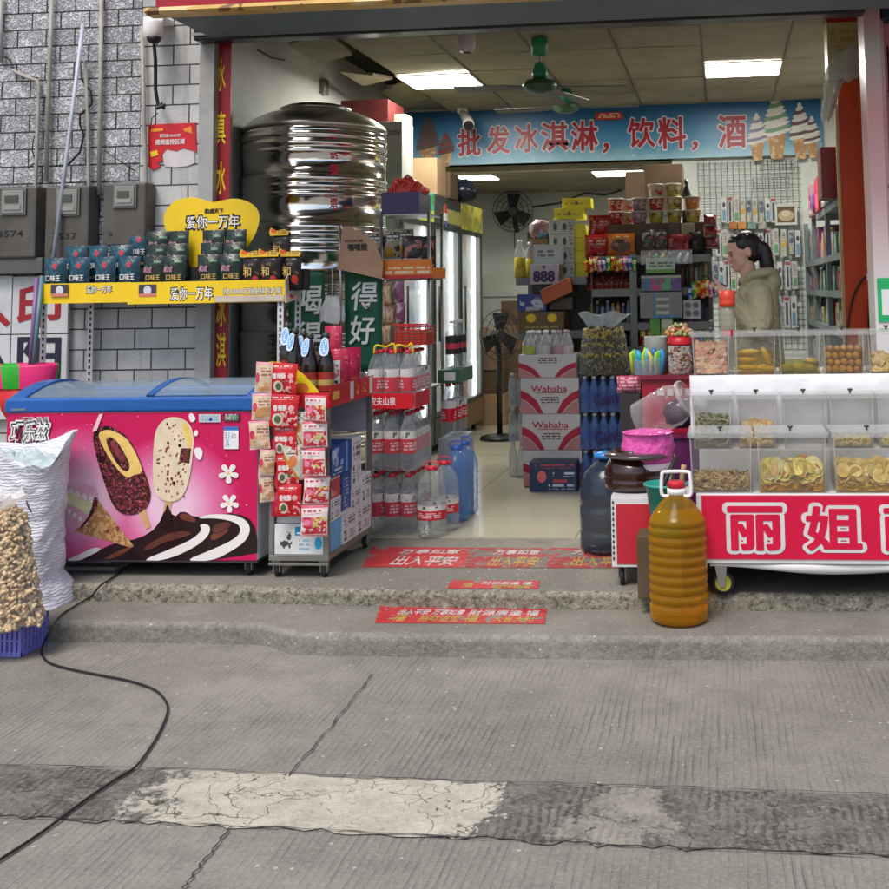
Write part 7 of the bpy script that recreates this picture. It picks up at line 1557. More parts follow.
swivel(cart, xw, 4.83, .156, cz0 + .018, .048); swivel(cart, xw, 5.7, .156, cz0 + .018, .048); swivel(cart, 1.4, 4.83, .156, cz0 + .018, .048); swivel(cart, 1.4, 5.7, .156, cz0 + .018, .048)
T2, T3 = .725, P(770, 375, 5.32).z
MB().box(CX0 + .01, CX1, 5.05, 5.265, cz1 + .001, T2).build('riser', CWHT, cart); MB().box(CX0 + .01, CX1, 5.266, 5.8, cz1 + .001, T3).build('riser', CWHT, cart)
xl = P(690, 390, 5.26).x
o = tag(MB().grid(lambda u, v: (xl + (CX1 - xl) * u, 5.262 - .012 * min(1, v * 6) - .010 * mnoise.noise(Vector((u * 14, v * 3, 0))) - .006 * mnoise.noise(Vector((u * 40, v * 6, 3))), T3 + .006 - (T3 - T2 - .02) * v), 90, 14).build('white_cloth', mat('cloth_white', (.70, .70, .72), .7, var=.05, bump=.3, bscale=30), solid=.003), 'white plastic cloth hanging between upper and middle rows of bins', 'cloth')
BINF = film('bin_plastic', (.62, .62, .60), .035, .05, .05, 20); LIDF = film('bin_lid', (.55, .56, .55), .26, .08)
def bin_(label, x0, x1, y0, dep, z0, h, knob=True):
    o = thing('food_bin', label, 'food bin', ((x0 + x1) / 2, y0 + dep / 2, z0), 'clear lidded bins on the pickle cart')
    e = .006; t_ = .0025; y1 = y0 + dep; zt = z0 + h
    vs = [(x0 + e, y0 + e, z0), (x1 - e, y0 + e, z0), (x1 - e, y1 - e, z0), (x0 + e, y1 - e, z0), (x0, y0, zt), (x1, y0, zt), (x1, y1, zt), (x0, y1, zt)]
    MB().add(vs, [(0, 3, 2, 1), (0, 1, 5, 4), (1, 2, 6, 5), (2, 3, 7, 6), (3, 0, 4, 7)]).build('box', BINF, o, solid=t_)
    mb = MB()
    for a in ((x0 + .003, y0 + .003), (x1 - .003, y0 + .003)): mb.tube([(a[0] + (e if a[0] < (x0 + x1) / 2 else -e), a[1] + e, z0), (a[0], a[1], zt)], .0028, 6)
    mb.build('edge', film('bin_edge', (.6, .62, .62), .35, .1), o)
    MB().box(x0 - .006, x1 + .006, y0 - .008, y1 + .006, zt + .001, zt + .007).box(x0 - .008, x1 + .008, y0 - .012, y0 - .008, zt - .014, zt + .008).build('lid', LIDF, o)
    if knob: MB().lathe([(.005, zt + .0075), (.004, zt + .015), (.011, zt + .02), (.012, zt + .026), (0, zt + .028)], (x0 + x1) / 2, y0 + dep * .25, 10).build('knob', mat('knob_grey', (.05, .05, .05), .3), o)
    return o
def pile(name, label, cat, x0, x1, y0, y1, z0, h, kind, mats, n, s=1.0):
    mb = MB(); e = .012
    for k in range(n):
        x, y, z = random.uniform(x0 + e * 1.5, x1 - e * 1.5), y0 + e + (y1 - y0 - 2 * e) * random.random() ** 1.8, z0 + .008 + (h - .012) * random.random()
        m = random.randrange(len(mats)); i0 = len(mb.v)
        if kind == 'stick':
            L = random.uniform(.018, .032) * s; w = .0085 * s; mb.obox((0, 0, 0), (L, 0, 0), (0, w, 0), (0, 0, w * .9), m); M_ = Matrix.Rotation(random.gauss(0, .55), 4, 'Y') @ Matrix.Rotation(random.uniform(-.5, .5), 4, 'Z')
        elif kind == 'strip':
            L = .022 * s; mb.tube([(-L, 0, 0), (-L * .3, 0, .004), (L * .4, 0, -.003), (L, 0, .003)], .0042 * s, 5, m); M_ = Matrix.Rotation(random.gauss(0, .7), 4, 'Y') @ Matrix.Rotation(random.uniform(-.6, .6), 4, 'Z')
        elif kind == 'slice':
            mb.lathe([(0, -.002), (.026 * s, -.002), (.028 * s, .001), (0, .003)], 0, 0, 12, m, False); M_ = Matrix.Rotation(random.gauss(1.0, .4) if z > z0 + h * .45 else random.gauss(.2, .2), 4, 'X') @ Matrix.Rotation(random.gauss(0, .6), 4, 'Y')
        else:
            mb.ball((0, 0, 0), (.015 * s * random.uniform(.85, 1.2), .014 * s, .013 * s), 9, 6, m, jit=.04); M_ = Matrix.Rotation(random.uniform(0, 3), 4, 'Y')
        mb.xf(Matrix.Translation((x, y, z)) @ M_, i0); q = mb.v[i0:]
        for ax, lo, hi in ((0, x0 + .010, x1 - .010), (1, y0 + .011, y1 - .011), (2, z0 + .004, z0 + h + .02)):
            d_ = max(0, lo - min(p_[ax] for p_ in q)) or -max(0, max(p_[ax] for p_ in q) - hi)
            for p_ in q: p_[ax] += d_
    mb.add([(x0 + .012, y0 + .03, z0 + .003), (x1 - .012, y0 + .03, z0 + .003), (x1 - .012, y1 - .012, z0 + .003), (x0 + .012, y1 - .012, z0 + .003), (x0 + .012, y0 + .04, z0 + h * .8), (x1 - .012, y0 + .04, z0 + h * .8), (x1 - .012, y1 - .012, z0 + h * .8), (x0 + .012, y1 - .012, z0 + h * .8)], [(0, 3, 2, 1), (4, 5, 6, 7), (0, 1, 5, 4), (1, 2, 6, 5), (2, 3, 7, 6), (3, 0, 4, 7)], 0)
    return tag(mb.build(name, mats), label, cat, kind='stuff')
def liquid(par, x0, x1, y0, y1, z0, h, m): MB().box(x0 + .0085, x1 - .0085, y0 + .0085, y1 - .0085, z0 + .003, z0 + h).build('brine', m, par)
def fm_(n, *cs): return [mat(f'food_{n}{i}', c, .35, var=.25, vscale=30) for i, c in enumerate(cs)]
BRN_ = film('brine_amber', (.34, .17, .02), .03, .05, tint=(.92, .70, .36)); BRY = film('brine_yellow', (.40, .26, .03), .03, .05, tint=(.97, .86, .42)); BRG = film('brine_green', (.22, .20, .06), .03, .05, tint=(.82, .78, .40))
# row 3 (top)
Y3, D3 = 5.30, .22; zt3 = P(770, 333, 5.30).z; H3 = zt3 - T3 - .003
R3 = [(692, 729.5), (735, 775.5), (779, 820.5), (823.5, 864.5), (868, 909)]
def xs_(p, Y): return P(p[0], 350, Y).x, P(p[1], 350, Y).x
L3 = ['upper row bin nearly full of pale pink radish sticks', 'upper row bin of golden preserved mango halves in brine', 'upper row bin with a few pickled gourds at the bottom', 'upper row bin of round brown preserved plums', 'upper row bin of pale yellow sticks at the right edge']
for k, p in enumerate(R3):
    a, b = xs_(p, Y3); o = bin_(L3[k], a, b, Y3, D3, T3 + .003, H3)
    if k == 0: pile('radish_sticks', 'pale pink and cream radish sticks filling the upper left bin', 'radish sticks', a, b, Y3, Y3 + D3, T3 + .003, H3 * .74, 'stick', fm_('radish', (.62, .36, .20), (.66, .44, .26), (.60, .28, .18), (.66, .50, .34)), 420)
    if k == 4: pile('pickle_sticks', 'pale yellow pickle sticks in the upper right bin', 'pickle sticks', a, b, Y3, Y3 + D3, T3 + .003, H3 * .42, 'stick', fm_('ysticks', (.60, .42, .14), (.64, .50, .26), (.6, .38, .12)), 260)
    if k in (1, 2, 3): liquid(o, a, b, Y3, Y3 + D3, T3 + .003, H3 * (.56, .30, .60)[k - 1], BRY if k != 2 else BRG)
    z0 = T3 + .006; w_ = b - a
    if k == 1:
        mm = fm_('mango', (.52, .37, .04))[0]
        for q, (fx, zz, rx, rz, rot, lab) in enumerate([(.32, .030, .055, .017, 0, 'golden mango half lying lowest at the left in its bin'), (.30, .066, .055, .017, .05, 'golden mango half in the middle at the left in its bin'), (.33, .100, .058, .016, -.05, 'golden mango half topmost at the left in its bin'), (.78, .078, .052, .020, 1.15, 'golden mango half standing upright at the right in its bin'), (.76, .025, .05, .017, .1, 'golden mango half lying lowest at the right in its bin')]):
            mb = MB(); mb.ball((0, 0, 0), (rx, .03, rz), 16, 10, jit=.02); mb.xf(Matrix.Translation((a + w_ * fx, Y3 + .045, z0 + zz)) @ Matrix.Rotation(rot, 4, 'Y')); tag(mb.build('mango_half', mm), lab, 'mango', 'mango halves in brine')
    if k == 2:
        for q, (fx, zz, rx, rz, lab) in enumerate([(.20, .024, .04, .022, 'small yellowish gourd at the left in its bin'), (.58, .026, .068, .023, 'long green yellow gourd lying across the front of its bin'), (.82, .05, .04, .018, 'yellow gourd half behind the long one in its bin')]):
            mb = MB(); mb.ball((0, 0, 0), (rx, .026, rz), 16, 10, jit=.02); mb.xf(Matrix.Translation((a + w_ * fx, Y3 + .042 + .04 * (q == 2), z0 + zz)) @ Matrix.Rotation(.12 * (q - .5), 4, 'Y')); tag(mb.build('pickled_gourd', fm_('gourd', (.36, .30, .06), (.42, .34, .09), (.46, .30, .05))[q]), lab, 'gourd', 'pickled gourds in a bin')
    if k == 3:
        mm = fm_('plum', (.48, .27, .09), (.42, .22, .08), (.50, .30, .12)); n = 0
        for r_ in range(4):
            for q in range(5):
                x = a + .024 + (w_ - .05) * (q + .25 * (r_ % 2)) / 4.3; rr = random.uniform(.015, .0195)
                mb = MB(); mb.ball((x, Y3 + .03 + random.uniform(0, .006), z0 + .018 + r_ * .032 + random.uniform(-.003, .003)), (rr, rr, rr * random.uniform(.9, 1.1)), 14, 10)
                tag(mb.build('preserved_plum', mm[(r_ + q) % 3]), f'round brown plum, {ORD[q]} from the left in the {["lowest", "second", "third", "topmost"][r_]} layer of its bin', 'plum', 'preserved plums in a bin')
        MB().box(a + .012, b - .012, Y3 + .055, Y3 + D3 - .012, z0, z0 + H3 * .56).build('plum_mass', mm[1], o)
# row 2
Y2, D2 = 5.075, .17; H2 = P(770, 396, Y2).z - T2 - .003
R2 = [(692, 731.5), (737, 776.5), (783, 826), (830, 874), (878, 922)]
L2_ = ['middle row bin half full of grey green pickled strips', 'middle row bin of tan round pickles', 'empty middle row bin between tan pickles and yellow kernels', 'middle row bin with a thin layer of yellow kernels', 'middle row bin cut off by the right edge, almost empty']
for k, p in enumerate(R2):
    a, b = P(p[0], 415, Y2).x, P(p[1], 415, Y2).x; o = bin_(L2_[k], a, b, Y2, D2, T2 + .003, H2); z0 = T2 + .003
    if k == 0: pile('pickled_strips', 'grey green pickled strips in the middle left bin', 'pickled strips', a, b, Y2, Y2 + D2, z0, H2 * .60, 'strip', fm_('greens', (.16, .16, .06), (.24, .23, .10), (.10, .11, .04), (.32, .29, .14)), 330, 1.15)
    if k == 1: pile('round_pickles', 'tan round pickles heaped in a middle row bin', 'round pickles', a, b, Y2, Y2 + D2, z0, H2 * .45, 'ball', fm_('tan', (.58, .38, .12), (.60, .42, .17), (.54, .33, .10)), 110, 1.35)
    if k in (3, 4): pile('yellow_kernels', ['thin layer of small yellow kernels in a middle bin', 'few yellow kernels in the middle bin at right edge'][k - 3], 'kernels', a, b, Y2, Y2 + D2, z0, H2 * .2, 'ball', fm_('kern', (.58, .46, .14), (.55, .40, .12)), 170, .65)
# row 1
Y1, D1 = 4.775, .25; Z1 = cz1 + .003; H1 = P(770, 434, Y1).z - Z1
R1 = [(690, 752), (757.5, 827), (834, 906)]
L1 = ['lower row bin with brown pickled strips at the bottom', 'lower row bin of round yellow radish slices', 'lower row bin of translucent yellow slices at the right edge']
for k, p in enumerate(R1):
    a, b = P(p[0], 465, Y1).x, P(p[1], 465, Y1).x; o = bin_(L1[k], a, b, Y1, D1, Z1, H1)
    if k == 0: pile('brown_strips', 'brown yellow pickled strips covering the bottom of the lower left bin', 'pickled strips', a, b, Y1, Y1 + D1, Z1, H1 * .24, 'strip', fm_('brown', (.30, .18, .05), (.38, .24, .08), (.20, .11, .03), (.44, .32, .14)), 330, 1.1)
    if k == 1: pile('radish_slices', 'round pale yellow radish slices heaped in the lower middle bin', 'radish slices', a, b, Y1, Y1 + D1, Z1, H1 * .44, 'slice', fm_('yslice', (.62, .54, .12), (.64, .58, .28), (.58, .42, .08), (.45, .22, .07), (.60, .48, .14)), 210, 1.15); liquid(o, a, b, Y1, Y1 + D1, Z1, H1 * .13, BRN_)
    if k == 2: pile('yellow_slices', 'translucent yellow slices heaped in the lower right bin', 'slices', a, b, Y1, Y1 + D1, Z1, H1 * .42, 'slice', fm_('tslice', (.60, .42, .10), (.62, .48, .16), (.56, .36, .07)), 230, 1.05); liquid(o, a, b, Y1, Y1 + D1, Z1, H1 * .12, BRY)
# ================================================================== OIL JUG ON THE STEP
jx, jy, jz = P(679, 600, 4.69).x, 4.69, .0855
jug = thing('oil_jug', 'large ribbed clear jug of golden oil with red cap and white handle', 'jug', (jx, jy, jz))
jp = [(0, .001), (.10, .002), (.118, .012), (.121, .03)]
z = .055
for k in range(9): jp += [(.1225, z), (.1225, z + .018), (.1165, z + .026), (.1165, z + .031)]; z += .0385
jp += [(.121, .40), (.113, .417), (.093, .447), (.070, .478), (.047, .505), (.036, .514), (.036, .53)]
def oilmat():
    t = NT('golden_oil'); t.setp(.03, 0, .5, 1, .90, 0, 1.3); t.b.inputs['Base Color'].default_value = (1, .54, .012, 1); return t.m
JF = film('jug_plastic', (.60, .27, .008), .15, .03, tint=(1, .97, .88))
MB().lathe(jp, jx, jy, 40).xf(Matrix.Translation((0, 0, jz))).build('bottle', JF, jug)
MB().lathe([(max(r - .003, 0), z_) for r, z_ in jp if z_ <= .449] + [(0, .45)], jx, jy, 40, sm=True).xf(Matrix.Translation((0, 0, jz + .0015))).build('oil', oilmat(), jug)
MB().lathe([(.040, .512), (.040, .535), (.037, .537), (0, .538)], jx, jy, 24).xf(Matrix.Translation((0, 0, jz))).build('cap_ring', PWHITE, jug)
MB().lathe([(.036, .5385), (.037, .562), (.034, .565), (0, .566)], jx, jy, 24).xf(Matrix.Translation((0, 0, jz))).build('cap', CAPR, jug)
hz = jz + .508; hpth = [Vector((jx + sx * a, jy - .02, hz + b_)) for sx, a, b_ in ((-1, .030, 0), (-1, .054, .0), (-1, .062, .02), (-1, .058, .085), (-1, .046, .098), (1, .046, .098), (1, .058, .085), (1, .062, .02), (1, .054, 0), (1, .030, 0))]
MB().tube(spline(hpth, 3), .0075, 8).build('handle', PWHITE, jug)
# ================================================================== SMALL RED CART WITH JAR AND BUCKET
q0, q1 = P(611.5, 530, 4.92).x, P(690, 530, 4.92).x; sz0, sz1 = P(640, 567, 4.92).z, P(640, 499, 4.92).z
sc2 = thing('small_cart', 'low red sided cart with white frame left of the oil jug', 'cart', ((q0 + q1) / 2, 5.05, .155))
MB().box(q0, q1, 4.92, 4.93, sz0, sz1).build('front_board', CWHT, sc2); MB().box(q0 + .022, q1 - .02, 4.917, 4.9195, sz0 + .012, sz1 - .022).build('red_panel', mat('small_cart_red', (.46, .015, .03), .5, var=.1, bump=.2, bscale=60), sc2)
MB().box(q0, q0 + .012, 4.931, 5.29, sz0, sz1).build('side_board', CWHT, sc2); MB().box(q0, q1, 4.931, 5.3, sz1 + .0005, sz1 + .012).build('top', CWHT, sc2)
for k in range(11): MB().box(q0 + .005, q0 + .012, 4.9165, 4.9195, sz0 + .03 + k * .024, sz0 + .042 + k * .024).build('trim_mark', INK, sc2)
for x in (q0 + .04, q1 - .04):
    for y in (4.96, 5.26): caster(sc2, x, y, .156, sz0 + .0, .038, mw=mat('knob_grey', 0, 0))
c = P(634, 480, 5.1); jr = thing('pickle_jar', 'brown glass pickle jar with its mouth wrapped in pink plastic', 'jar', (c.x, 5.1, sz1 + .013)); jb = sz1 + .013
MB().lathe([(0, jb), (.115, jb + .002), (.134, jb + .015), (.136, jb + .05), (.131, jb + .056), (.136, jb + .062), (.132, jb + .10), (.11, jb + .135), (.09, jb + .15), (.09, jb + .18)], c.x, 5.1, 32).build('glass', mat('brown_glass', (.03, .008, .004), .06, var=.3, coat=.6), jr)
MB().lathe([(.15, jb + .148), (.155, jb + .155), (.14, jb + .168), (.10, jb + .172)], c.x + .02, 5.1, 32).build('rim_dish', mat('dish_dark', (.06, .045, .045), .15, coat=.5), jr)
c2 = P(648, 446, 5.1); pz = P(648, 463, 5.1).z; ph = P(648, 431, 5.1).z - pz
PKF = mat('pink_film', (.72, .10, .40), .25, var=.12, vscale=10, bump=.9, bscale=18, bdist=.02)
MB().grid(lambda u, v: (c2.x + (.108 + .012 * math.sin(PI * v) + .008 * mnoise.noise(Vector((math.cos(6.28 * u) * 2, math.sin(6.28 * u) * 2, v * 5)))) * math.cos(2 * PI * u), 5.1 + (.10 + .006 * mnoise.noise(Vector((u * 18, v * 6, 1)))) * math.sin(2 * PI * u), pz + ph * v + .006 * mnoise.noise(Vector((u * 9, v * 3, 5)))), 48, 14).lathe([(.117, pz + ph - .004), (.06, pz + ph + .006), (0, pz + ph + .005)], c2.x, 5.1, 30, cap=False).build('pink_cover', PKF, jr)
MB().lathe([(.104, pz - .022), (.112, pz - .01), (.108, pz + .008)], c2.x, 5.1, 30, cap=False).build('white_hem', mat('hem_film', (.66, .55, .62), .3, bump=.5, bscale=20), jr)
c = P(666, 512, 4.80)
st2 = tag(MB().box(P(637, 560, 4.74).x, P(662, 560, 4.74).x + .08, 4.745, 4.905, .156, P(660, 533, 4.8).z - .002).build('box_stand', mat('brown_board', (.10, .065, .035), .8, var=.3, dirt=.4), bevel=.004), 'worn brown board box under the teal bucket behind the oil jug', 'box')
bz = P(660, 533, 4.8).z; bh = P(660, 484, 4.8).z - bz
bk2 = thing('teal_bucket', 'teal plastic bucket behind the oil jug handle', 'bucket', (c.x, 4.825, bz)); TEALP = mat('teal_plastic', (.02, .28, .22), .4, var=.06)
MB().lathe([(0, bz + .001), (.058, bz + .001), (.06, bz + .008), (.086, bz + bh - .01), (.097, bz + bh - .008), (.097, bz + bh), (.083, bz + bh), (.057, bz + .012), (0, bz + .012)], c.x, 4.825, 36).build('shell', TEALP, bk2)
pipe('black_ladle', [(660, 500, 4.82), (666, 478, 4.85), (676, 458, 4.88), (673, 455, 4.88)], .010, mat('ladle_black', (.02, .02, .02), .3), 'black handled ladle standing in the teal bucket', 'ladle')
pipe('knife_handle', [(680, 500, 4.83), (683, 470, 4.85), (684, 465, 4.85)], .012, mat('handle_wood', (.40, .25, .12), .5), 'wooden handled tool standing in the teal bucket', 'tool'); pipe('flat_spatula', [(668, 500, 4.84), (672, 470, 4.87)], .014, mat('spatula_dark', (.04, .035, .03), .3), 'flat dark spatula standing in the teal bucket', 'spatula')
# blue barrel jug
c = P(606, 530, 5.55); o = thing('water_barrel', 'dark blue translucent water barrel beside the small red cart', 'water barrel', (c.x, 5.6, .157)); DBF = film('barrel_blue', (.028, .040, .062), .72, .08, .1, 30)
MB().lathe([(0, .001), (.12, .003), (.135, .02), (.135, .10), (.130, .11), (.135, .12), (.135, .22), (.130, .23), (.135, .24), (.134, .30), (.11, .38), (.06, .43), (.035, .44), (.035, .455)], 0, 0, 28).build('body', DBF, o, local=True)
MB().lathe([(.042, .452), (.06, .456), (.062, .476), (.03, .486), (0, .487)], 0, 0, 20).build('cap', mat('cap_bright_blue', (.03, .20, .55), .3), o, local=True)
# clear tub lying aslant, purple sack under it
c = P(682, 470, 5.42); o = thing('purple_sack', 'dark purple plastic sack slumped behind the brown pickle jar', 'sack', (c.x, 5.45, .157))
mb = MB(); tz = P(660, 437, 5.4).z; mb.grid(lambda u, v: (c.x - .06 + (.20 - .03 * v ** 3) * math.cos(2 * PI * u) * (1 + .12 * mnoise.noise(Vector((math.cos(6.28 * u) * 2, math.sin(6.28 * u) * 2, v * 4)))), 5.46 + (.12 - .02 * v) * math.sin(2 * PI * u), .158 + (tz - .16) * v), 30, 16).lathe([(.19, tz - .002), (0, tz - .001)], c.x - .06, 5.46, 24, squash=.58, cap=False); mb.build('film', mat('purple_film', (.10, .012, .09), .25, var=.25, bump=.8, bscale=14), o)
tb = thing('clear_tub', 'empty clear plastic tub lying aslant behind the pink covered jar', 'tub', (P(660, 412, 5.4).x, 5.42, tz)); ctr = P(662, 411, 5.42)
M_ = Matrix.Translation(ctr) @ Matrix.Rotation(R_(62), 4, 'Y') @ Matrix.Rotation(R_(15), 4, 'X')
MB().lathe([(0, -.13), (.08, -.13), (.098, -.12), (.10, -.02), (.104, -.012), (.10, -.004), (.10, .05), (.104, .06), (.09, .10), (.082, .105), (.082, .13)], 0, 0, 32).xf(M_).build('body', film('tub_plastic', (.6, .58, .58), .07, .04, .1, 20), tb); MB().lathe([(.086, .125), (.092, .13), (.092, .145), (.084, .147)], 0, 0, 32, cap=False).xf(M_).build('rim', film('tub_rim', (.6, .6, .6), .25, .08), tb)
mb = MB(); c = P(676, 402, 5.5); mb.ball((ctr.x + .09, 5.50, ctr.z - .02), (.09, .06, .07), 14, 10, jit=.1); tag(mb.build('dark_bag', mat('dark_grey_film', (.06, .04, .055), .25, bump=.8, bscale=20)), 'crumpled dark bag behind the clear tub', 'bag')
# ================================================================== COUNTER, CANDY, BRUSHES
ka, kb = P(641, 388, 5.75).x, .0; kz = P(660, 376.5, 5.75).z
ct = thing('shop_counter', 'dark red shop counter behind the clear tub', 'counter', (-.2, 6.0, FZ)); MB().box(ka, .62, 5.83, 5.95, FZ, kz - .02).build('body', mat('counter_red', (.30, .012, .03), .35, var=.15), ct); MB().box(ka - .01, .62, 5.81, 5.98, kz - .0195, kz).build('top', mat('counter_top', (.20, .015, .03), .3), ct)
for k, (x0, x1) in enumerate([(657, 664), (667, 673), (676.5, 682), (685, 690)]):
    a, b, z0, z1 = BX(x0, 389, x1, 396, 5.8); MB().box(a, b, 5.824, 5.8295, z0, z1).build('pale_square', mat('pale_square', (.5, .42, .42), .5), ct)
o = tag(MB().pouch(.13, .09, .08).xf(Matrix.Translation((P(629, 390, 5.85).x, 5.85, P(629, 393, 5.85).z))).build('pink_pack', pmat('pink_fringe', (.42, .05, .12), [('t', 0, 0, 1, 1, 5, 6, (.55, .35, .35))], .4)), 'small pink packet at the left end of the red counter', 'packet')
MB().box(P(620, 390, 5.85).x, ka - .012, 5.83, 5.95, FZ, P(629, 393, 5.85).z - .001).build('end_shelf', mat('end_shelf_dark', (.03, .025, .025), .6), ct)
bg_ = thing('brush_bag', 'open bag of bright green and blue brushes on the red counter', 'bag', (P(648, 370, 5.87).x, 5.87, kz)); c = bg_.location
MB().grid(lambda u, v: (c.x + (.075 + .02 * v) * math.cos(2 * PI * u), 5.87 + .04 * math.sin(2 * PI * u), kz + .001 + .085 * v + .008 * math.sin(25 * u) * v), 30, 5).build('film', film('brush_film', (.5, .6, .7), .25, .12, .5, 40), bg_)
BC = [('yellow green', (.42, .60, .05)), ('green', (.08, .45, .10)), ('bright blue', (.04, .30, .62)), ('teal', (.03, .42, .45)), ('lime', (.35, .58, .04)), ('sky blue', (.15, .42, .66)), ('yellow', (.65, .55, .05)), ('dark blue', (.04, .12, .40))]
for k in range(11):
    nm, cc_ = BC[k % 8]; x = c.x - .08 + k * .0155; tag(MB().tube([(x, 5.855 + .02 * (k % 2), kz + .01), (x + random.uniform(-.012, .012), 5.85, kz + .085 + random.uniform(.01, .035)), (x + random.uniform(-.015, .015), 5.85, kz + .125 + random.uniform(-.005, .02))], [.008, .013, .010], 8).build('brush', mat(f'brush{k % 8}', cc_, .35)), f'{nm} brush, {ORD[k]} from the left in the counter bag', 'brush', 'brushes in the counter bag')
c = P(680, 360, 5.88); jh = P(680, 345, 5.88).z - kz; cj = thing('candy_jar', 'clear jar of wrapped candies with red lid on the counter', 'jar', (c.x, 5.88, kz))
MB().lathe([(0, .001), (.06, .001), (.062, .01), (.062, jh)], 0, 0, 24).build('jar', CLEAR, cj, local=True); MB().lathe([(.064, jh + .001), (.066, jh + .01), (.058, jh + .045), (0, jh + .046)], 0, 0, 24).build('lid', RED, cj, local=True)
cm = fm_('candy', (.30, .06, .03), (.20, .13, .05), (.32, .12, .04), (.07, .06, .03), (.34, .20, .12), (.14, .02, .02)); mb = MB()
for _ in range(230):
    a_ = random.uniform(PI, 2 * PI); rr = random.uniform(.75, .95) * .06; mb.ball((c.x + rr * math.cos(a_), 5.88 + rr * math.sin(a_), kz + random.uniform(.008, jh - .006)), (.012, .009, .009), 7, 5, random.randrange(6))
MB().lathe([(0, kz + .003), (.048, kz + .003), (.048, kz + jh - .01), (0, kz + jh - .01)], c.x, 5.88, 20).build('inner_candies', cm[3], cj); tag(mb.build('jar_candies', cm), 'mixed wrapped candies inside the jar with red lid', 'candies', kind='stuff')
mb = MB(); cm2 = fm_('lolly', (.58, .22, .06), (.55, .38, .22), (.45, .08, .05), (.25, .35, .10), (.6, .45, .3))
for _ in range(90):
    a_, b_ = random.uniform(0, 2 * PI), random.random(); mb.ball((c.x + .072 * b_ ** .5 * math.cos(a_), 5.88 + .055 * b_ ** .5 * math.sin(a_), kz + jh + .055 + .055 * random.random() * (1.1 - b_)), .011, 8, 6, random.randrange(5))
tag(mb.build('lollipops', cm2), 'orange and cream lollipops heaped on the red jar lid', 'lollipops', kind='stuff')
c = P(657, 345, 6.0); tag(MB().lathe([(0, kz + .001), (.065, kz + .001), (.065, kz + .195), (.06, kz + .2), (0, kz + .2)], c.x, 6.0 - .06, 20).build('grey_canister', mat('canister_grey', (.22, .24, .21), .4)), 'grey round canister behind the bright brushes', 'canister')
# jar with red cap beside the woman
c = P(727.5, 310, 5.7); o = thing('tall_jar', 'tall clear bottle with red cap standing in front of the woman', 'bottle', (c.x, 5.7, T3)); hh = P(727, 290, 5.7).z - T3
MB().lathe([(0, .001), (.036, .002), (.036, hh * .72), (.033, hh * .80)], 0, 0, 18).build('body', film('tall_jar_plastic', (.36, .35, .26), .5, .08), o, local=True); MB().lathe([(.040, hh * .79), (.041, hh * .84), (.039, hh * .86), (.041, hh * .9), (.041, hh * .99), (0, hh)], 0, 0, 18).build('cap', mat('cap_orange_red', (.55, .05, .02), .35), o, local=True); MB().lathe([(.0365, hh * .42), (.0365, hh * .5)], 0, 0, 18, cap=False).build('red_band', RED, o, local=True)
# ================================================================== WIRE GRID WITH BLISTER CARDS
gx0, gx1, gz0, gz1 = P(700, 240, 9.86).x, P(803, 240, 9.86).x, .9, P(750, 160, 9.86).z
gr = thing('wire_grid', 'pale wire grid on the white wall behind the woman', 'grid', ((gx0 + gx1) / 2, 9.87, gz0)); mb = MB(); n = int((gx1 - gx0) / .052)
for k in range(n + 1): x = gx0 + k * .052; mb.tube([(x, 9.885, gz0), (x, 9.885, gz1)], .003, 5)
z = gz0
while z <= gz1: mb.tube([(gx0, 9.879, z), (gx1, 9.879, z)], .003, 5); z += .052
mb.build('wires', mat('grid_wire', (.26, .30, .28), .4, .3), gr)
CM = [pmat(f'blister{i}', b_, l_, .3, bump=.2) for i, (b_, l_) in enumerate([((.46, .48, .47), [('r', .2, .08, .8, .5, (.12, .25, .35)), ('e', .5, .7, .3, .1, (.05, .05, .06))]), ((.40, .42, .38), [('n', .1, .1, .9, .6, 22, .5, (.45, .3, .05)), ('t', .2, .65, .8, .9, 12, 4, (.1, .1, .1))]), ((.44, .44, .45), [('r', .3, .1, .7, .8, (.06, .07, .09)), ('r', .1, .85, .9, .97, (.3, .06, .06))]), ((.32, .34, .36), [('n', .1, .1, .9, .9, 18, .5, (.08, .10, .14)), ('r', .2, .1, .5, .3, (.5, .42, .1))]), ((.46, .44, .40), [('r', .15, .1, .85, .42, (.10, .28, .14)), ('t', .2, .5, .8, .9, 14, 4, (.15, .1, .1))])])]
g = 'blister cards on the wire grid'
for rn, (y0, y1, pxs) in enumerate([(197, 224, [724, 730, 736.5, 743, 749]), (198, 223, [755, 761.5, 768, 773.5]), (229, 256, [718.5, 725, 731.5, 738, 761, 768, 776, 784, 791.5, 798]), (261, 290, [716, 721.5, 727, 733.5, 766, 772, 780, 788, 795])]):
    for k, px in enumerate(pxs):
        a, b, z0, z1 = BX(px - 2.7, y0 + random.uniform(-1, 1.5), px + 2.7, y1 + random.uniform(-2, 1.5), 9.82)
        tag(MB().box(a, b, 9.825 + .01 * (k % 2), 9.845 + .01 * (k % 2), z0, z1).build('blister_card', CM[(k * 2 + rn) % 5], bevel=.004), f'{ORD[k]} hanging card from the left in the ' + ['top left group', 'top right group', 'second row', 'third row'][rn] + ' of the wire grid', 'card', g)
for k, px in enumerate([779, 787, 794]): a, b, z0, z1 = BX(px - 3, 296, px + 3, 328, 9.82); tag(MB().box(a, b, 9.82, 9.845, z0, z1).build('blister_card', CM[(3, 2, 0)[k]]), ['dark card at the left of the lowest row beside the woman', 'dark card in the middle of the lowest row beside the woman', 'pale card at the right of the lowest row on the grid'][k], 'card', g)
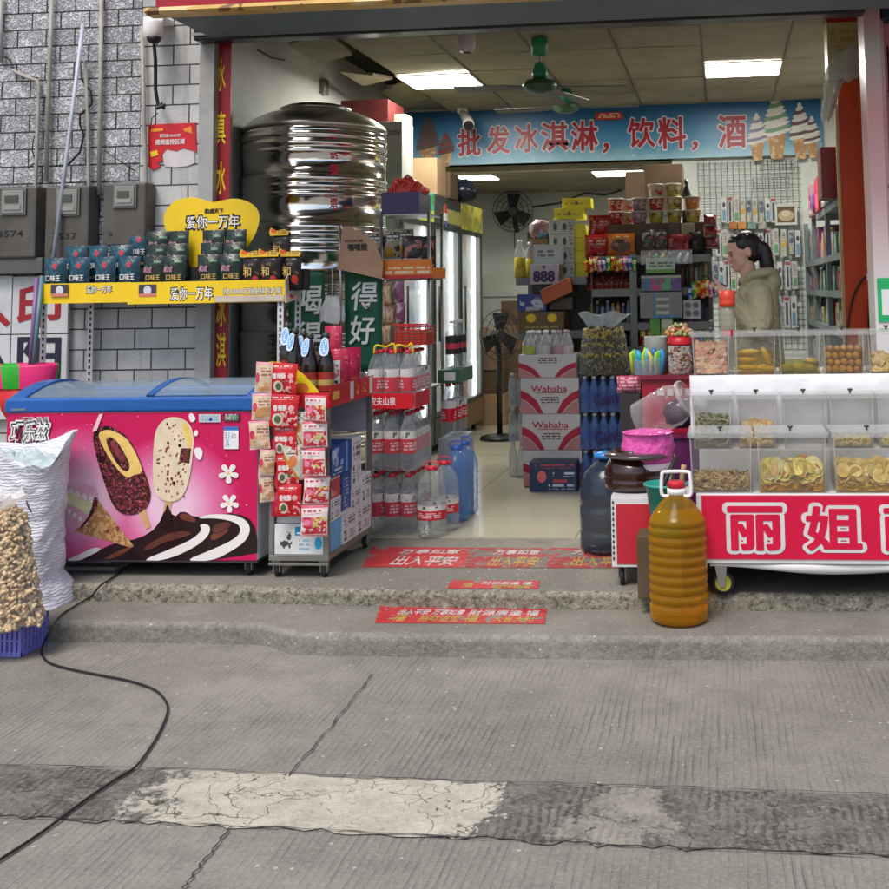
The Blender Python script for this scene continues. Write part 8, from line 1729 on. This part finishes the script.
for k, px in enumerate([733, 742, 752, 762]): a, b, z0, z1 = BX(px - 4, 222, px + 4, 229, 9.8); tag(MB().box(a, b, 9.78, 9.84, z0, z1).build('small_pack', mat(f'pk{k}', [(.35, .14, .03), (.40, .2, .05), (.15, .25, .2), (.3, .3, .25)][k], .4, var=.4, vscale=30)), f'{ORD[k]} small orange green pack from the left between the card rows', 'pack', 'small packs on the wire grid')
a, b, z0, z1 = BX(775, 204, 797, 225, 9.80); o = tag(MB().box(a, b, 9.80, 9.84, z0, z1).build('framed_card', pmat('framed_rice', (.50, .50, .46), [('r', .1, .12, .9, .88, (.10, .07, .04)), ('e', .5, .45, .36, .26, (.40, .32, .2)), ('e', .5, .55, .2, .14, (.5, .42, .3))], .3)), 'square framed card with food picture on the wire grid', 'picture card')
for k, (x0, y0, x1, y1) in enumerate([(760, 160, 794, 170), (753, 178, 789, 189)]):
    a, b, z0, z1 = BX(x0, y0, x1, y1, 9.8); bk_ = thing('wire_basket', ['upper empty wire basket on the grid under the banner', 'lower empty wire basket on the grid under the banner'][k], 'wire basket', ((a + b) / 2, 9.8, z0), 'empty wire baskets on the grid'); mb = MB()
    for q in range(10): x = a + (b - a) * q / 9; mb.tube([(x, 9.86, z1), (x, 9.77, z1), (x, 9.77, z0), (x, 9.86, z0)], .0025, 4)
    for zz in (z0, (z0 + z1) / 2, z1): mb.tube([(a, 9.86, zz), (a, 9.77, zz), (b, 9.77, zz), (b, 9.86, zz)], .003, 4)
    mb.build('wires', GREYM, bk_)
# ================================================================== RACK ALONG THE RIGHT WALL
RX = .735; rk2 = thing('wall_rack', 'blue grey steel rack of boxes and bottles along the right wall', 'rack', (.9, 8.3, FZ)); BG = mat('rack_blue_grey', (.17, .20, .21), .45, .3)
ys_ = [6.80, 7.86, 9.0, 9.84]
for y in ys_:
    for x in (RX, 1.14): MB().box(x, x + .035, y - .02, y + .02, FZ, 2.0 if y > 7 else 2.35).build('post', BG if y > 7 else mat('post_cream', (.42, .32, .16), .5), rk2)
RZ = [.45, .85, 1.17, 1.42, 1.66]
for z in RZ: MB().box(RX + .001, 1.17, 6.821, 9.819, z - .045, z).build('shelf', BG, rk2)
GC = [(.30, .02, .03), (.42, .34, .1), (.32, .32, .34), (.06, .06, .08), (.10, .14, .28), (.20, .05, .14), (.36, .2, .08), (.10, .24, .12), (.4, .38, .35)]
GM = [pmat(f'goods{i}', c, [('r', .1, .3, .9, .6, GC[(i + 4) % 9]), ('t', .15, .65, .85, .9, 10, 5, (.4, .4, .38))], .35, 'yz') for i, c in enumerate(GC)]
gb = [tmpmesh(MB().lathe([(0, 0), (.035, .002), (.036, .01), (.036, .12), (.03, .145), (.014, .17), (.014, .19), (.017, .191), (.017, .21), (0, .211)], 0, 0, 10), GM[i]) for i in range(9)]
bn_ = ['near', 'middle', 'far']; sn_ = ['lowest', 'second', 'third', 'fourth', 'top']
for si, z in enumerate(RZ):
    if si == 0: continue
    for b_ in range(3):
        y0, y1 = ys_[b_] + .06, ys_[b_ + 1] - .06
        for q in range(5):
            y = y0 + (y1 - y0) * (q + .5) / 5; lab = f'{ORD[q]} item from the near end on the {sn_[si]} shelf, {bn_[b_]} bay of the right rack'
            if (si + b_ * 2 + q) % 3 == 0:
                o = bpy.data.objects.new('bottle', gb[random.randrange(9)]); COL.objects.link(o); o.location = (RX + .07, y, z + .001); tag(o, lab.replace('item', 'bottle'), 'bottle', 'goods on the right wall rack')
            else:
                h = random.uniform(.10, .19) if si < 4 else random.uniform(.14, .26); d_ = random.uniform(.05, .085); tag(MB().box(RX + .03, RX + .2, y - d_, y + d_, z + .001, z + h).build('goods_box', GM[random.randrange(9)], bevel=.003), lab.replace('item', 'box'), 'box', 'goods on the right wall rack')
MB().box(RX + .001, 1.17, 6.821, 8.6, 1.955, 2.0).build('shelf', BG, rk2)
a, b, z0, z1 = BX(821, 150, 838, 188, 7.0); carton('maroon_gift_box', 'tall maroon box on top of the right wall rack', 'box', a, b + .15, 7.0, 7.25, 2.002, z1 + .02, mat('maroon_gift', (.20, .012, .02), .35)); MB()
for k, (x0, y0, x1, y1, c_, lab) in enumerate([(827, 188, 836, 226, (.05, .09, .16), 'slim dark blue upright box on the right rack'), (810, 197, 817, 230, (.40, .02, .04), 'slim red upright box on the right rack'), (818, 183, 825, 226, (.30, .28, .26), 'slim grey upright box on the right rack'), (803, 200, 809, 228, (.38, .2, .24), 'slim pink upright box on the right rack')]):
    Y = [7.25, 8.1, 7.6, 8.7][k]; a, b, z0, z1 = BX(x0, y0, x1, y1, Y); tag(MB().box(RX - .02, RX + .10, Y, Y + .3, 2.002, 2.002 + .25).build('upright_box', pmat(f'upr{k}', c_, [('r', .2, .1, .8, .5, tuple(min(1, v * 2.2 + .05) for v in c_))], .4, 'yz'), bevel=.003), lab, 'box', 'upright boxes on the right rack')
mb = MB(); c = P(803, 205, 8.6); mb.ball((RX + .06, 8.75, 2.10), (.10, .16, .095), 12, 9, jit=.12); tag(mb.build('purple_bag', mat('violet_film', (.14, .03, .16), .3, bump=.7, bscale=18)), 'purple crumpled bag on the far end of the right rack', 'bag')
# red orange end panel, plastic bag and yellow box above it
pa = P(838.5, 200, 6.72).x; ptop = P(850, 80, 6.72).z
ep = thing('end_panel', 'tall red orange panel closing the end of the right wall rack', 'panel', ((pa + 1.17) / 2, 6.73, FZ)); MB().box(pa + .018, 1.178, 6.72, 6.745, FZ, ptop).build('board', mat('panel_red_orange', (.52, .055, .008), .5, var=.14, vscale=2.5), ep); MB().box(pa, pa + .017, 6.715, 6.76, FZ, ptop - .15).build('edge_strip', mat('edge_cream', (.46, .33, .14), .5), ep)
MB().box(pa + .03, 1.178, 6.7455, 7.06, ptop - .02, ptop).build('top_board', MATS['panel_red_orange'], ep)
a, b, z0, z1 = BX(826, 22, 839, 82, 6.9); carton('yellow_box', 'tall cream yellow box with red top edge standing above the red orange panel', 'box', a, b + .12, 6.8, 7.0, ptop + .001, z1, pmat('cream_yellow_box', (.52, .44, .18), [('r', 0, .93, 1, 1, (.42, .02, .02)), ('t', .1, .55, .9, .85, 8, 5, (.40, .33, .12))], .5), None)
BAGW = film('carrier_bag', (.62, .64, .58), .62, .15, .9, 22)
c = P(850, 66, 6.65); o = thing('carrier_bag', 'white translucent carrier bag draped over the top of red orange panel', 'bag', (c.x, 6.65, c.z - .2))
def sheet(pts, thick, nm):
    mb = MB(); n = len(pts)
    mb.grid(lambda u, v: (pts[int(v * (n - 1) + .5)][0] + (pts[int(v * (n - 1) + .5)][1] - pts[int(v * (n - 1) + .5)][0]) * u, 6.66 - thick * math.sin(PI * u) + .025 * mnoise.noise(Vector((u * 5, v * 5, 2))), pts[int(v * (n - 1) + .5)][2] + .02 * mnoise.noise(Vector((u * 4, v * 7, 9)))), 20, n - 1); mb.build(nm, BAGW, o, solid=.003)
def row(x0, x1, y): return (P(x0, y, 6.64).x, P(x1, y, 6.64).x, P((x0 + x1) / 2, y, 6.64).z)
sheet([row(842, 862, 47), row(835, 863, 52), row(830, 863, 60), row(827, 862, 68), row(825, 861, 76), row(825, 850, 82)], .08, 'bag'); sheet([row(826, 848, 78), row(824, 842, 86), row(824, 838, 96), row(823, 836, 106), row(821, 833, 114), row(822, 829, 121)], .04, 'hanging_handle')
o = thing('wall_socket', 'white socket adapter with black lead at right of the red orange panel', 'socket', P(872, 277, 6.68)); c = o.location.copy(); MB().box(c.x - .03, c.x + .05, 6.69, 6.719, c.z - .02, c.z + .02).build('plug', PWHITE, o, bevel=.004); MB().tube(spline([Vector((c.x - .03, 6.70, c.z)), P(862, 280, 6.7), P(853, 297, 6.7), P(848, 325, 6.7), P(846, 345, 6.7)]), .006, 6).build('lead', BLACK, o)
pipe('wall_lead', [(869, 290, 6.7), (868, 345, 6.7)], .006, BLACK, 'straight black lead hanging on the red orange panel', 'lead')
# ================================================================== RED DOOR STICKERS ON THE STEPS
MATR = pmat('floor_sticker', (.42, .025, .03), [('n', 0, 0, 1, 1, 10, .62, (.20, .16, .14)), ('n', 0, 0, 1, 1, 40, .66, (.26, .22, .2))], .6, 'xy', bump=.2)
MATF = pmat('worn_sticker', (.30, .035, .04), [('n', 0, 0, 1, 1, 7, .53, (.15, .125, .11)), ('n', 0, 0, 1, 1, 22, .58, (.22, .16, .12))], .7, 'xy', bump=.2)
def sticker(label, quad, z, m, words, small, wbox=None):
    pts = [G(x, y, z) for x, y in quad]; cxx = sum(p.x for p in pts) / 4; cyy = sum(p.y for p in pts) / 4
    mb = MB(); mb.add([(p.x, p.y, z) for p in pts] + [(p.x, p.y, z + .0015) for p in pts], [(0, 3, 2, 1), (4, 5, 6, 7), (0, 1, 5, 4), (1, 2, 6, 5), (2, 3, 7, 6), (3, 0, 4, 7)]); o = thing('floor_sticker', label, 'sticker', (cxx, cyy, z), 'red stickers on the steps'); mb.build('sheet', m, o)
    w_ = (pts[1] - pts[0]).length; h_ = (pts[2] - pts[1]).length
    T = Matrix.Identity(4)
    for ws, fx, fy, fw, fh, mm in words: text(ws, mm, (pts[0].x + (pts[1].x - pts[0].x) * fx, pts[0].y + (pts[3].y - pts[0].y) * fy, z + .0025), w_ * fw, h_ * fh, o, off=.012, ext=.0006, M=T)
PSW = mat('sticker_white', (.5, .44, .42), .6, var=.3, vscale=30); PSY = mat('sticker_yellow', (.40, .26, .06), .6, var=.3, vscale=30)
z1_, z2_ = .0862, .1562
sticker('red sticker with white and yellow characters on the lower step', [(375, 623), (545, 624), (547, 608), (380, 606.5)], z1_, MATR, [('出入平安 万事如意', .28, .66, .40, .34, PSW), ('財源廣進 福', .72, .66, .42, .34, PSW), ('福', .12, .3, .08, .42, PSY), ('招财进宝', .36, .28, .24, .36, PSY), ('福', .55, .3, .08, .42, PSY), ('大吉大利', .80, .28, .24, .36, PSY)], None)
sticker('small red sticker at the front edge of the upper step', [(447, 588.5), (538, 589), (540, 581), (452, 580.5)], z2_, MATR, [('財源廣進 福', .62, .66, .55, .36, PSW), ('福', .2, .35, .12, .5, PSY), ('招财进宝', .7, .26, .42, .36, PSY)], None)
for k, (lab, quad, m) in enumerate([('worn red sticker at the threshold nearest the trolley', [(362, 567), (465, 567.5), (470, 548), (372, 547)], MATR), ('worn faded red sticker in the middle of the threshold', [(466, 567.5), (545, 568), (548, 548), (471, 548)], MATF), ('worn faded red sticker at the threshold beside the blue barrel', [(546, 568), (640, 568), (640, 549), (549, 548)], MATF)]):
    sticker(lab, quad, z2_, m, [('出入平安', .55, .3, .62, .45, PSW if k == 0 else PSY), ('万事如意', .5, .76, .6, .22, PSW)], None)
# ================================================================== THE WOMAN
def remesh(name, mb, m, par, vox, sm=True, it=4):
    o = mb.build(name, m, None, local=True); md = o.modifiers.new('r', 'REMESH'); md.mode = 'VOXEL'; md.voxel_size = vox; md.use_smooth_shade = True
    s_ = o.modifiers.new('s', 'SMOOTH'); s_.iterations = it; s_.factor = .5
    bpy.context.view_layer.update(); dg = bpy.context.evaluated_depsgraph_get(); me = bpy.data.meshes.new_from_object(o.evaluated_get(dg)); bpy.data.objects.remove(o)
    me.name = name; org = par.location
    for v in me.vertices: v.co -= org
    for p in me.polygons: p.use_smooth = True
    o = bpy.data.objects.new(name, me); COL.objects.link(o); o.parent = par; return o
WYy = 6.35; wx_ = P(758, 300, WYy).x
pr_ = thing('person', 'woman with black ponytail in a khaki jacket looking down at her phone', 'person', (wx_, WYy, FZ))
X = lambda dx: wx_ + dx
hc = Vector((X(-.082), WYy, 1.652)); HR = Matrix.Translation(hc) @ Matrix.Rotation(R_(-14), 4, 'Y') @ Matrix.Rotation(R_(12), 4, 'Z')
SKIN = mat('skin', (.54, .32, .225), .5, var=.06); HAIR = mat('black_hair', (.010, .008, .008), .35, var=.3, vscale=30, bump=.5, bscale=120); JK = mat('khaki_jacket', (.30, .28, .17), .75, var=.12, vscale=8, bump=.9, bscale=11, bdist=.03)
mb = MB()
def hb(x, y, z, r):
    i = len(mb.v); mb.ball((x, y, z), r, 20, 14); mb.xf(HR, i)
hb(.008, 0, .022, (.092, .074, .088)); hb(-.022, 0, -.03, (.058, .056, .075)); hb(-.048, 0, -.082, (.026, .03, .022)); hb(-.020, 0, -.062, (.045, .048, .036))
hb(-.082, 0, -.018, (.013, .010, .022)); hb(-.088, 0, -.030, (.012, .012, .010)); hb(-.073, 0, -.058, (.012, .020, .0065)); hb(-.070, 0, -.069, (.012, .018, .006)); hb(-.070, 0, .022, (.016, .05, .012))
for s in (-1, 1): hb(.018, s * .073, -.008, (.018, .009, .030)); hb(-.050, s * .034, -.022, (.024, .020, .024))
neck0 = Vector((X(-.035), WYy, 1.46)); mb.tube([neck0, hc + Vector((.02, 0, -.06))], [.052, .046], 16)
sh = {}
def limb(pts, rs): mb.tube(spline([Vector(p) for p in pts], 4), [r for a, b in zip(rs, rs[1:]) for r in (a, a * .75 + b * .25, (a + b) / 2, a * .25 + b * .75)] + [rs[-1]], 14)
mb.tube([(X(0), WYy, .95), (X(.0), WYy, 1.2), (X(.0), WYy, 1.38), (X(-.02), WYy, 1.47)], [.10, .10, .11, .06], 16)
hand = {}
pd = Vector((-.88, 0, .475)).normalized(); phc = Vector((X(-.245), WYy - .02, 1.495))
for s in (-1, 1):
    S0 = (X(0), WYy + s * .15, 1.425); E = (X(-.015), WYy + s * .20, 1.22); Wr = (X(-.165), WYy - .02 + s * .085, 1.405)
    limb([S0, E, Wr], [.05, .042, .027])
    for y in (0,): limb([(X(0), WYy + s * .085, .98), (X(-.01), WYy + s * .09, .58), (X(.0), WYy + s * .09, .21)], [.075, .052, .036])
    mb.ball((X(-.04), WYy + s * .09, FZ + .045), (.10, .04, .035), 14, 8)
    pc = Vector(Wr) + Vector((-.055, -s * .028, .045)); mb.tube([Vector(Wr), pc - Vector((-.012, 0, .010)), pc + pd * .015], [.024, .029, .026], 12)
    lens = [.062, .070, .066, .052]
    for k in range(4):
        b0 = pc + pd * (.020 - .017 * k) + Vector((0, -s * .012, .0)); L = lens[k]
        mb.tube(spline([b0, b0 + Vector((-.012, -s * L * .40, -.004)), b0 + Vector((-.018, -s * L * .75, .006)), b0 + Vector((-.018, -s * L * .86, .022))], 3), .0082, 8)
    t0 = pc + Vector((.012, s * .014, .008)); mb.tube(spline([t0, t0 + Vector((-.018, s * .010, .026)), t0 + pd * .05 + Vector((0, -s * .004, .024))], 3), .0092, 8)
remesh('body', mb, SKIN, pr_, .0058, it=2)
mb = MB(); hb2 = lambda x, y, z, r: (lambda i: (mb.ball((x, y, z), r, 20, 14), mb.xf(HR, i)))(len(mb.v))
hb2(.032, 0, .036, (.090, .079, .081)); hb2(.044, 0, -.002, (.066, .072, .076)); hb2(-.018, 0, .070, (.050, .060, .036))
for s in (-1, 1): hb2(.018, s * .061, .040, (.056, .018, .044))
mb.tube(spline([hc + Vector((.09, -.005, .045)), hc + Vector((.125, -.01, .01)), hc + Vector((.138, -.015, -.07)), hc + Vector((.142, -.015, -.15)), hc + Vector((.14, -.015, -.21))], 4), [.028, .032, .035, .038, .039, .039, .039, .038, .037, .035, .033, .03, .026, .022, .017, .012, .007], 14)
remesh('hair', mb, HAIR, pr_, .0065, it=2)
st_ = MB()
for k in range(90):     # loose strands combed back to the tie, and down the tail
    s = random.uniform(-1, 1); f = random.random(); jx = lambda a: random.uniform(-a, a)
    p0 = HR @ Vector((-.048 + .04 * abs(s) + jx(.008), s * .072, .075 - .055 * s * s + jx(.008))); pm_ = HR @ Vector((.02 + jx(.01), s * .083, .085 - .05 * abs(s) * f + jx(.01))); p1 = hc + Vector((.09 + jx(.01), s * .02, .05 + jx(.02)))
    st_.tube(spline([p0, pm_, HR @ Vector((.075, s * .06, .075 - .06 * abs(s) * f)), p1], 4), .0016, 4)
for k in range(60):
    a_ = random.uniform(0, 2 * PI); c_, s_ = math.cos(a_), math.sin(a_); e = random.uniform(-.03, .02)
    st_.tube(spline([hc + Vector((.095 + .03 * c_, .03 * s_, .04)), hc + Vector((.128 + .040 * c_, .040 * s_, -.02)), hc + Vector((.139 + .039 * c_, .039 * s_, -.10)), hc + Vector((.142 + .028 * c_, .028 * s_, -.20 + e))], 4), .0017, 4)
st_.build('loose_hair', HAIR, pr_)
# eyes, brows and lips
ed = MB()
for s in (-1, 1):
    i = len(ed.v); ed.ball((-.074, s * .034, -.004), (.006, .013, .0035), 10, 6, 0); ed.ball((-.074, s * .036, .016), (.006, .018, .003), 10, 6, 0); ed.xf(HR, i)
ed.build('eyes', mat('lash_dark', (.012, .008, .008), .5), pr_)
ed = MB(); i = 0; ed.ball((-.0795, 0, -.0635), (.006, .018, .0055), 12, 8); ed.xf(HR, 0); ed.build('lips', mat('lip_rose', (.36, .11, .10), .4), pr_)
# jacket
mb = MB(); rings = [(.95, .005, .135, .17), (1.05, .005, .135, .17), (1.2, .0, .128, .172), (1.33, -.005, .125, .178), (1.42, .0, .115, .165), (1.475, -.008, .09, .12), (1.515, -.025, .07, .075)]
vs = []; sg = 28
for z, cx_, rx, ry in rings:
    for k in range(sg): a_ = 2 * PI * k / sg; vs.append((X(cx_) + rx * math.cos(a_), WYy + ry * math.sin(a_), z))
mb.add(vs, [(i * sg + k, i * sg + (k + 1) % sg, (i + 1) * sg + (k + 1) % sg, (i + 1) * sg + k) for i in range(len(rings) - 1) for k in range(sg)] + [tuple(range(sg))[::-1], tuple(range((len(rings) - 1) * sg, len(rings) * sg))])
for s in (-1, 1): limb([(X(.0), WYy + s * .14, 1.425), (X(.005), WYy + s * .185, 1.33), (X(-.008), WYy + s * .205, 1.215), (X(-.08), WYy - .01 + s * .15, 1.30), (X(-.145), WYy - .018 + s * .098, 1.385)], [.072, .068, .066, .056, .043])
for k in range(7):   # folds on the sleeve
    f = k / 6; p0 = Vector((X(-.02), WYy - .205, 1.22)).lerp(Vector((X(-.13), WYy - .12, 1.37)), f); mb.tube([p0 + Vector((-.02, -.05, .028)), p0 + Vector((.0, -.056, .0)), p0 + Vector((.02, -.045, -.03))], [.004, .012, .004], 6)
mb.tube(spline([Vector((X(-.085), WYy - .06, 1.475)), Vector((X(-.03), WYy - .10, 1.52)), Vector((X(.06), WYy - .07, 1.535)), Vector((X(.10), WYy, 1.53)), Vector((X(.06), WYy + .07, 1.535)), Vector((X(-.03), WYy + .10, 1.52)), Vector((X(-.085), WYy + .06, 1.475))], 4), .028, 12)
mb.ball((X(.085), WYy, 1.475), (.055, .10, .06), 16, 10)
for k in range(9): z_ = 1.0 + k * .05; x_ = random.uniform(-.06, .06); mb.tube([(X(x_ - .07), WYy - .165, z_ + .05), (X(x_), WYy - .178, z_), (X(x_ + .06), WYy - .165, z_ - .03)], [.004, .011, .004], 6)
mb.tube([(X(-.118), WYy - .03, 1.0), (X(-.118), WYy - .03, 1.3), (X(-.095), WYy - .03, 1.46)], .008, 6)
remesh('jacket', mb, JK, pr_, .007, it=2)
MB().ball((X(-.075), WYy, 1.475), (.035, .045, .04), 14, 10).build('red_collar', mat('shirt_red', (.22, .012, .02), .7), pr_)
mb = MB()
for s in (-1, 1): limb([(X(0), WYy + s * .08, 1.0), (X(-.01), WYy + s * .09, .58), (X(.0), WYy + s * .09, .23)], [.098, .072, .058])
mb.ball((X(.005), WYy, .97), (.125, .16, .10), 16, 10); remesh('trousers', mb, mat('trousers_dark', (.03, .035, .05), .8), pr_, .012, it=3)
mb = MB()
for s in (-1, 1): mb.ball((X(-.04), WYy + s * .09, FZ + .04), (.125, .052, .045), 16, 8)
for v in mb.v: v.z = max(v.z, FZ + .002)
mb.build('shoes', mat('shoe_dark', (.04, .04, .045), .6), pr_)
up = Vector((.475, 0, .88)).normalized()
o = tag(MB().obox(phc, pd * .078, (0, .037, 0), up * .0045).build('mobile_phone', mat('phone_black', (.012, .012, .014), .15), bevel=.004), 'black mobile phone held flat in both hands of the woman', 'phone')
# ================================================================== daylight
w = bpy.data.worlds.new('World'); SC.world = w; w.use_nodes = True
nt = w.node_tree; bg = nt.nodes['Background']
sky = nt.nodes.new('ShaderNodeTexSky'); sky.sky_type = 'NISHITA'; sky.sun_disc = False
EL, AZ = 58, 200
sky.sun_elevation = R_(EL); sky.sun_rotation = R_(AZ); sky.air_density = 1.0; sky.dust_density = 3.0; sky.ozone_density = 1.0
nt.links.new(sky.outputs[0], bg.inputs[0]); bg.inputs[1].default_value = .12
sd = bpy.data.lights.new('sun', 'SUN'); sun = bpy.data.objects.new('sun', sd); COL.objects.link(sun)
sd.energy = 1.5; sd.angle = R_(25); sd.color = (1, .96, .9)
dirv = Vector((math.sin(R_(AZ)) * math.cos(R_(EL)), math.cos(R_(AZ)) * math.cos(R_(EL)), math.sin(R_(EL))))
sun.rotation_euler = dirv.to_track_quat('Z', 'Y').to_euler()
SC.view_settings.view_transform = 'Standard'; SC.view_settings.look = 'None'
SC.view_settings.gamma = 1; SC.view_settings.use_curve_mapping = False; SC.view_settings.exposure = .62
SC.cycles.use_denoising = True; SC.cycles.max_bounces = 10; SC.cycles.transparent_max_bounces = 24
SC.cycles.transmission_bounces = 8; SC.cycles.glossy_bounces = 4; SC.cycles.diffuse_bounces = 4
SC.cycles.sample_clamp_indirect = 6; SC.cycles.caustics_reflective = False; SC.cycles.caustics_refractive = True
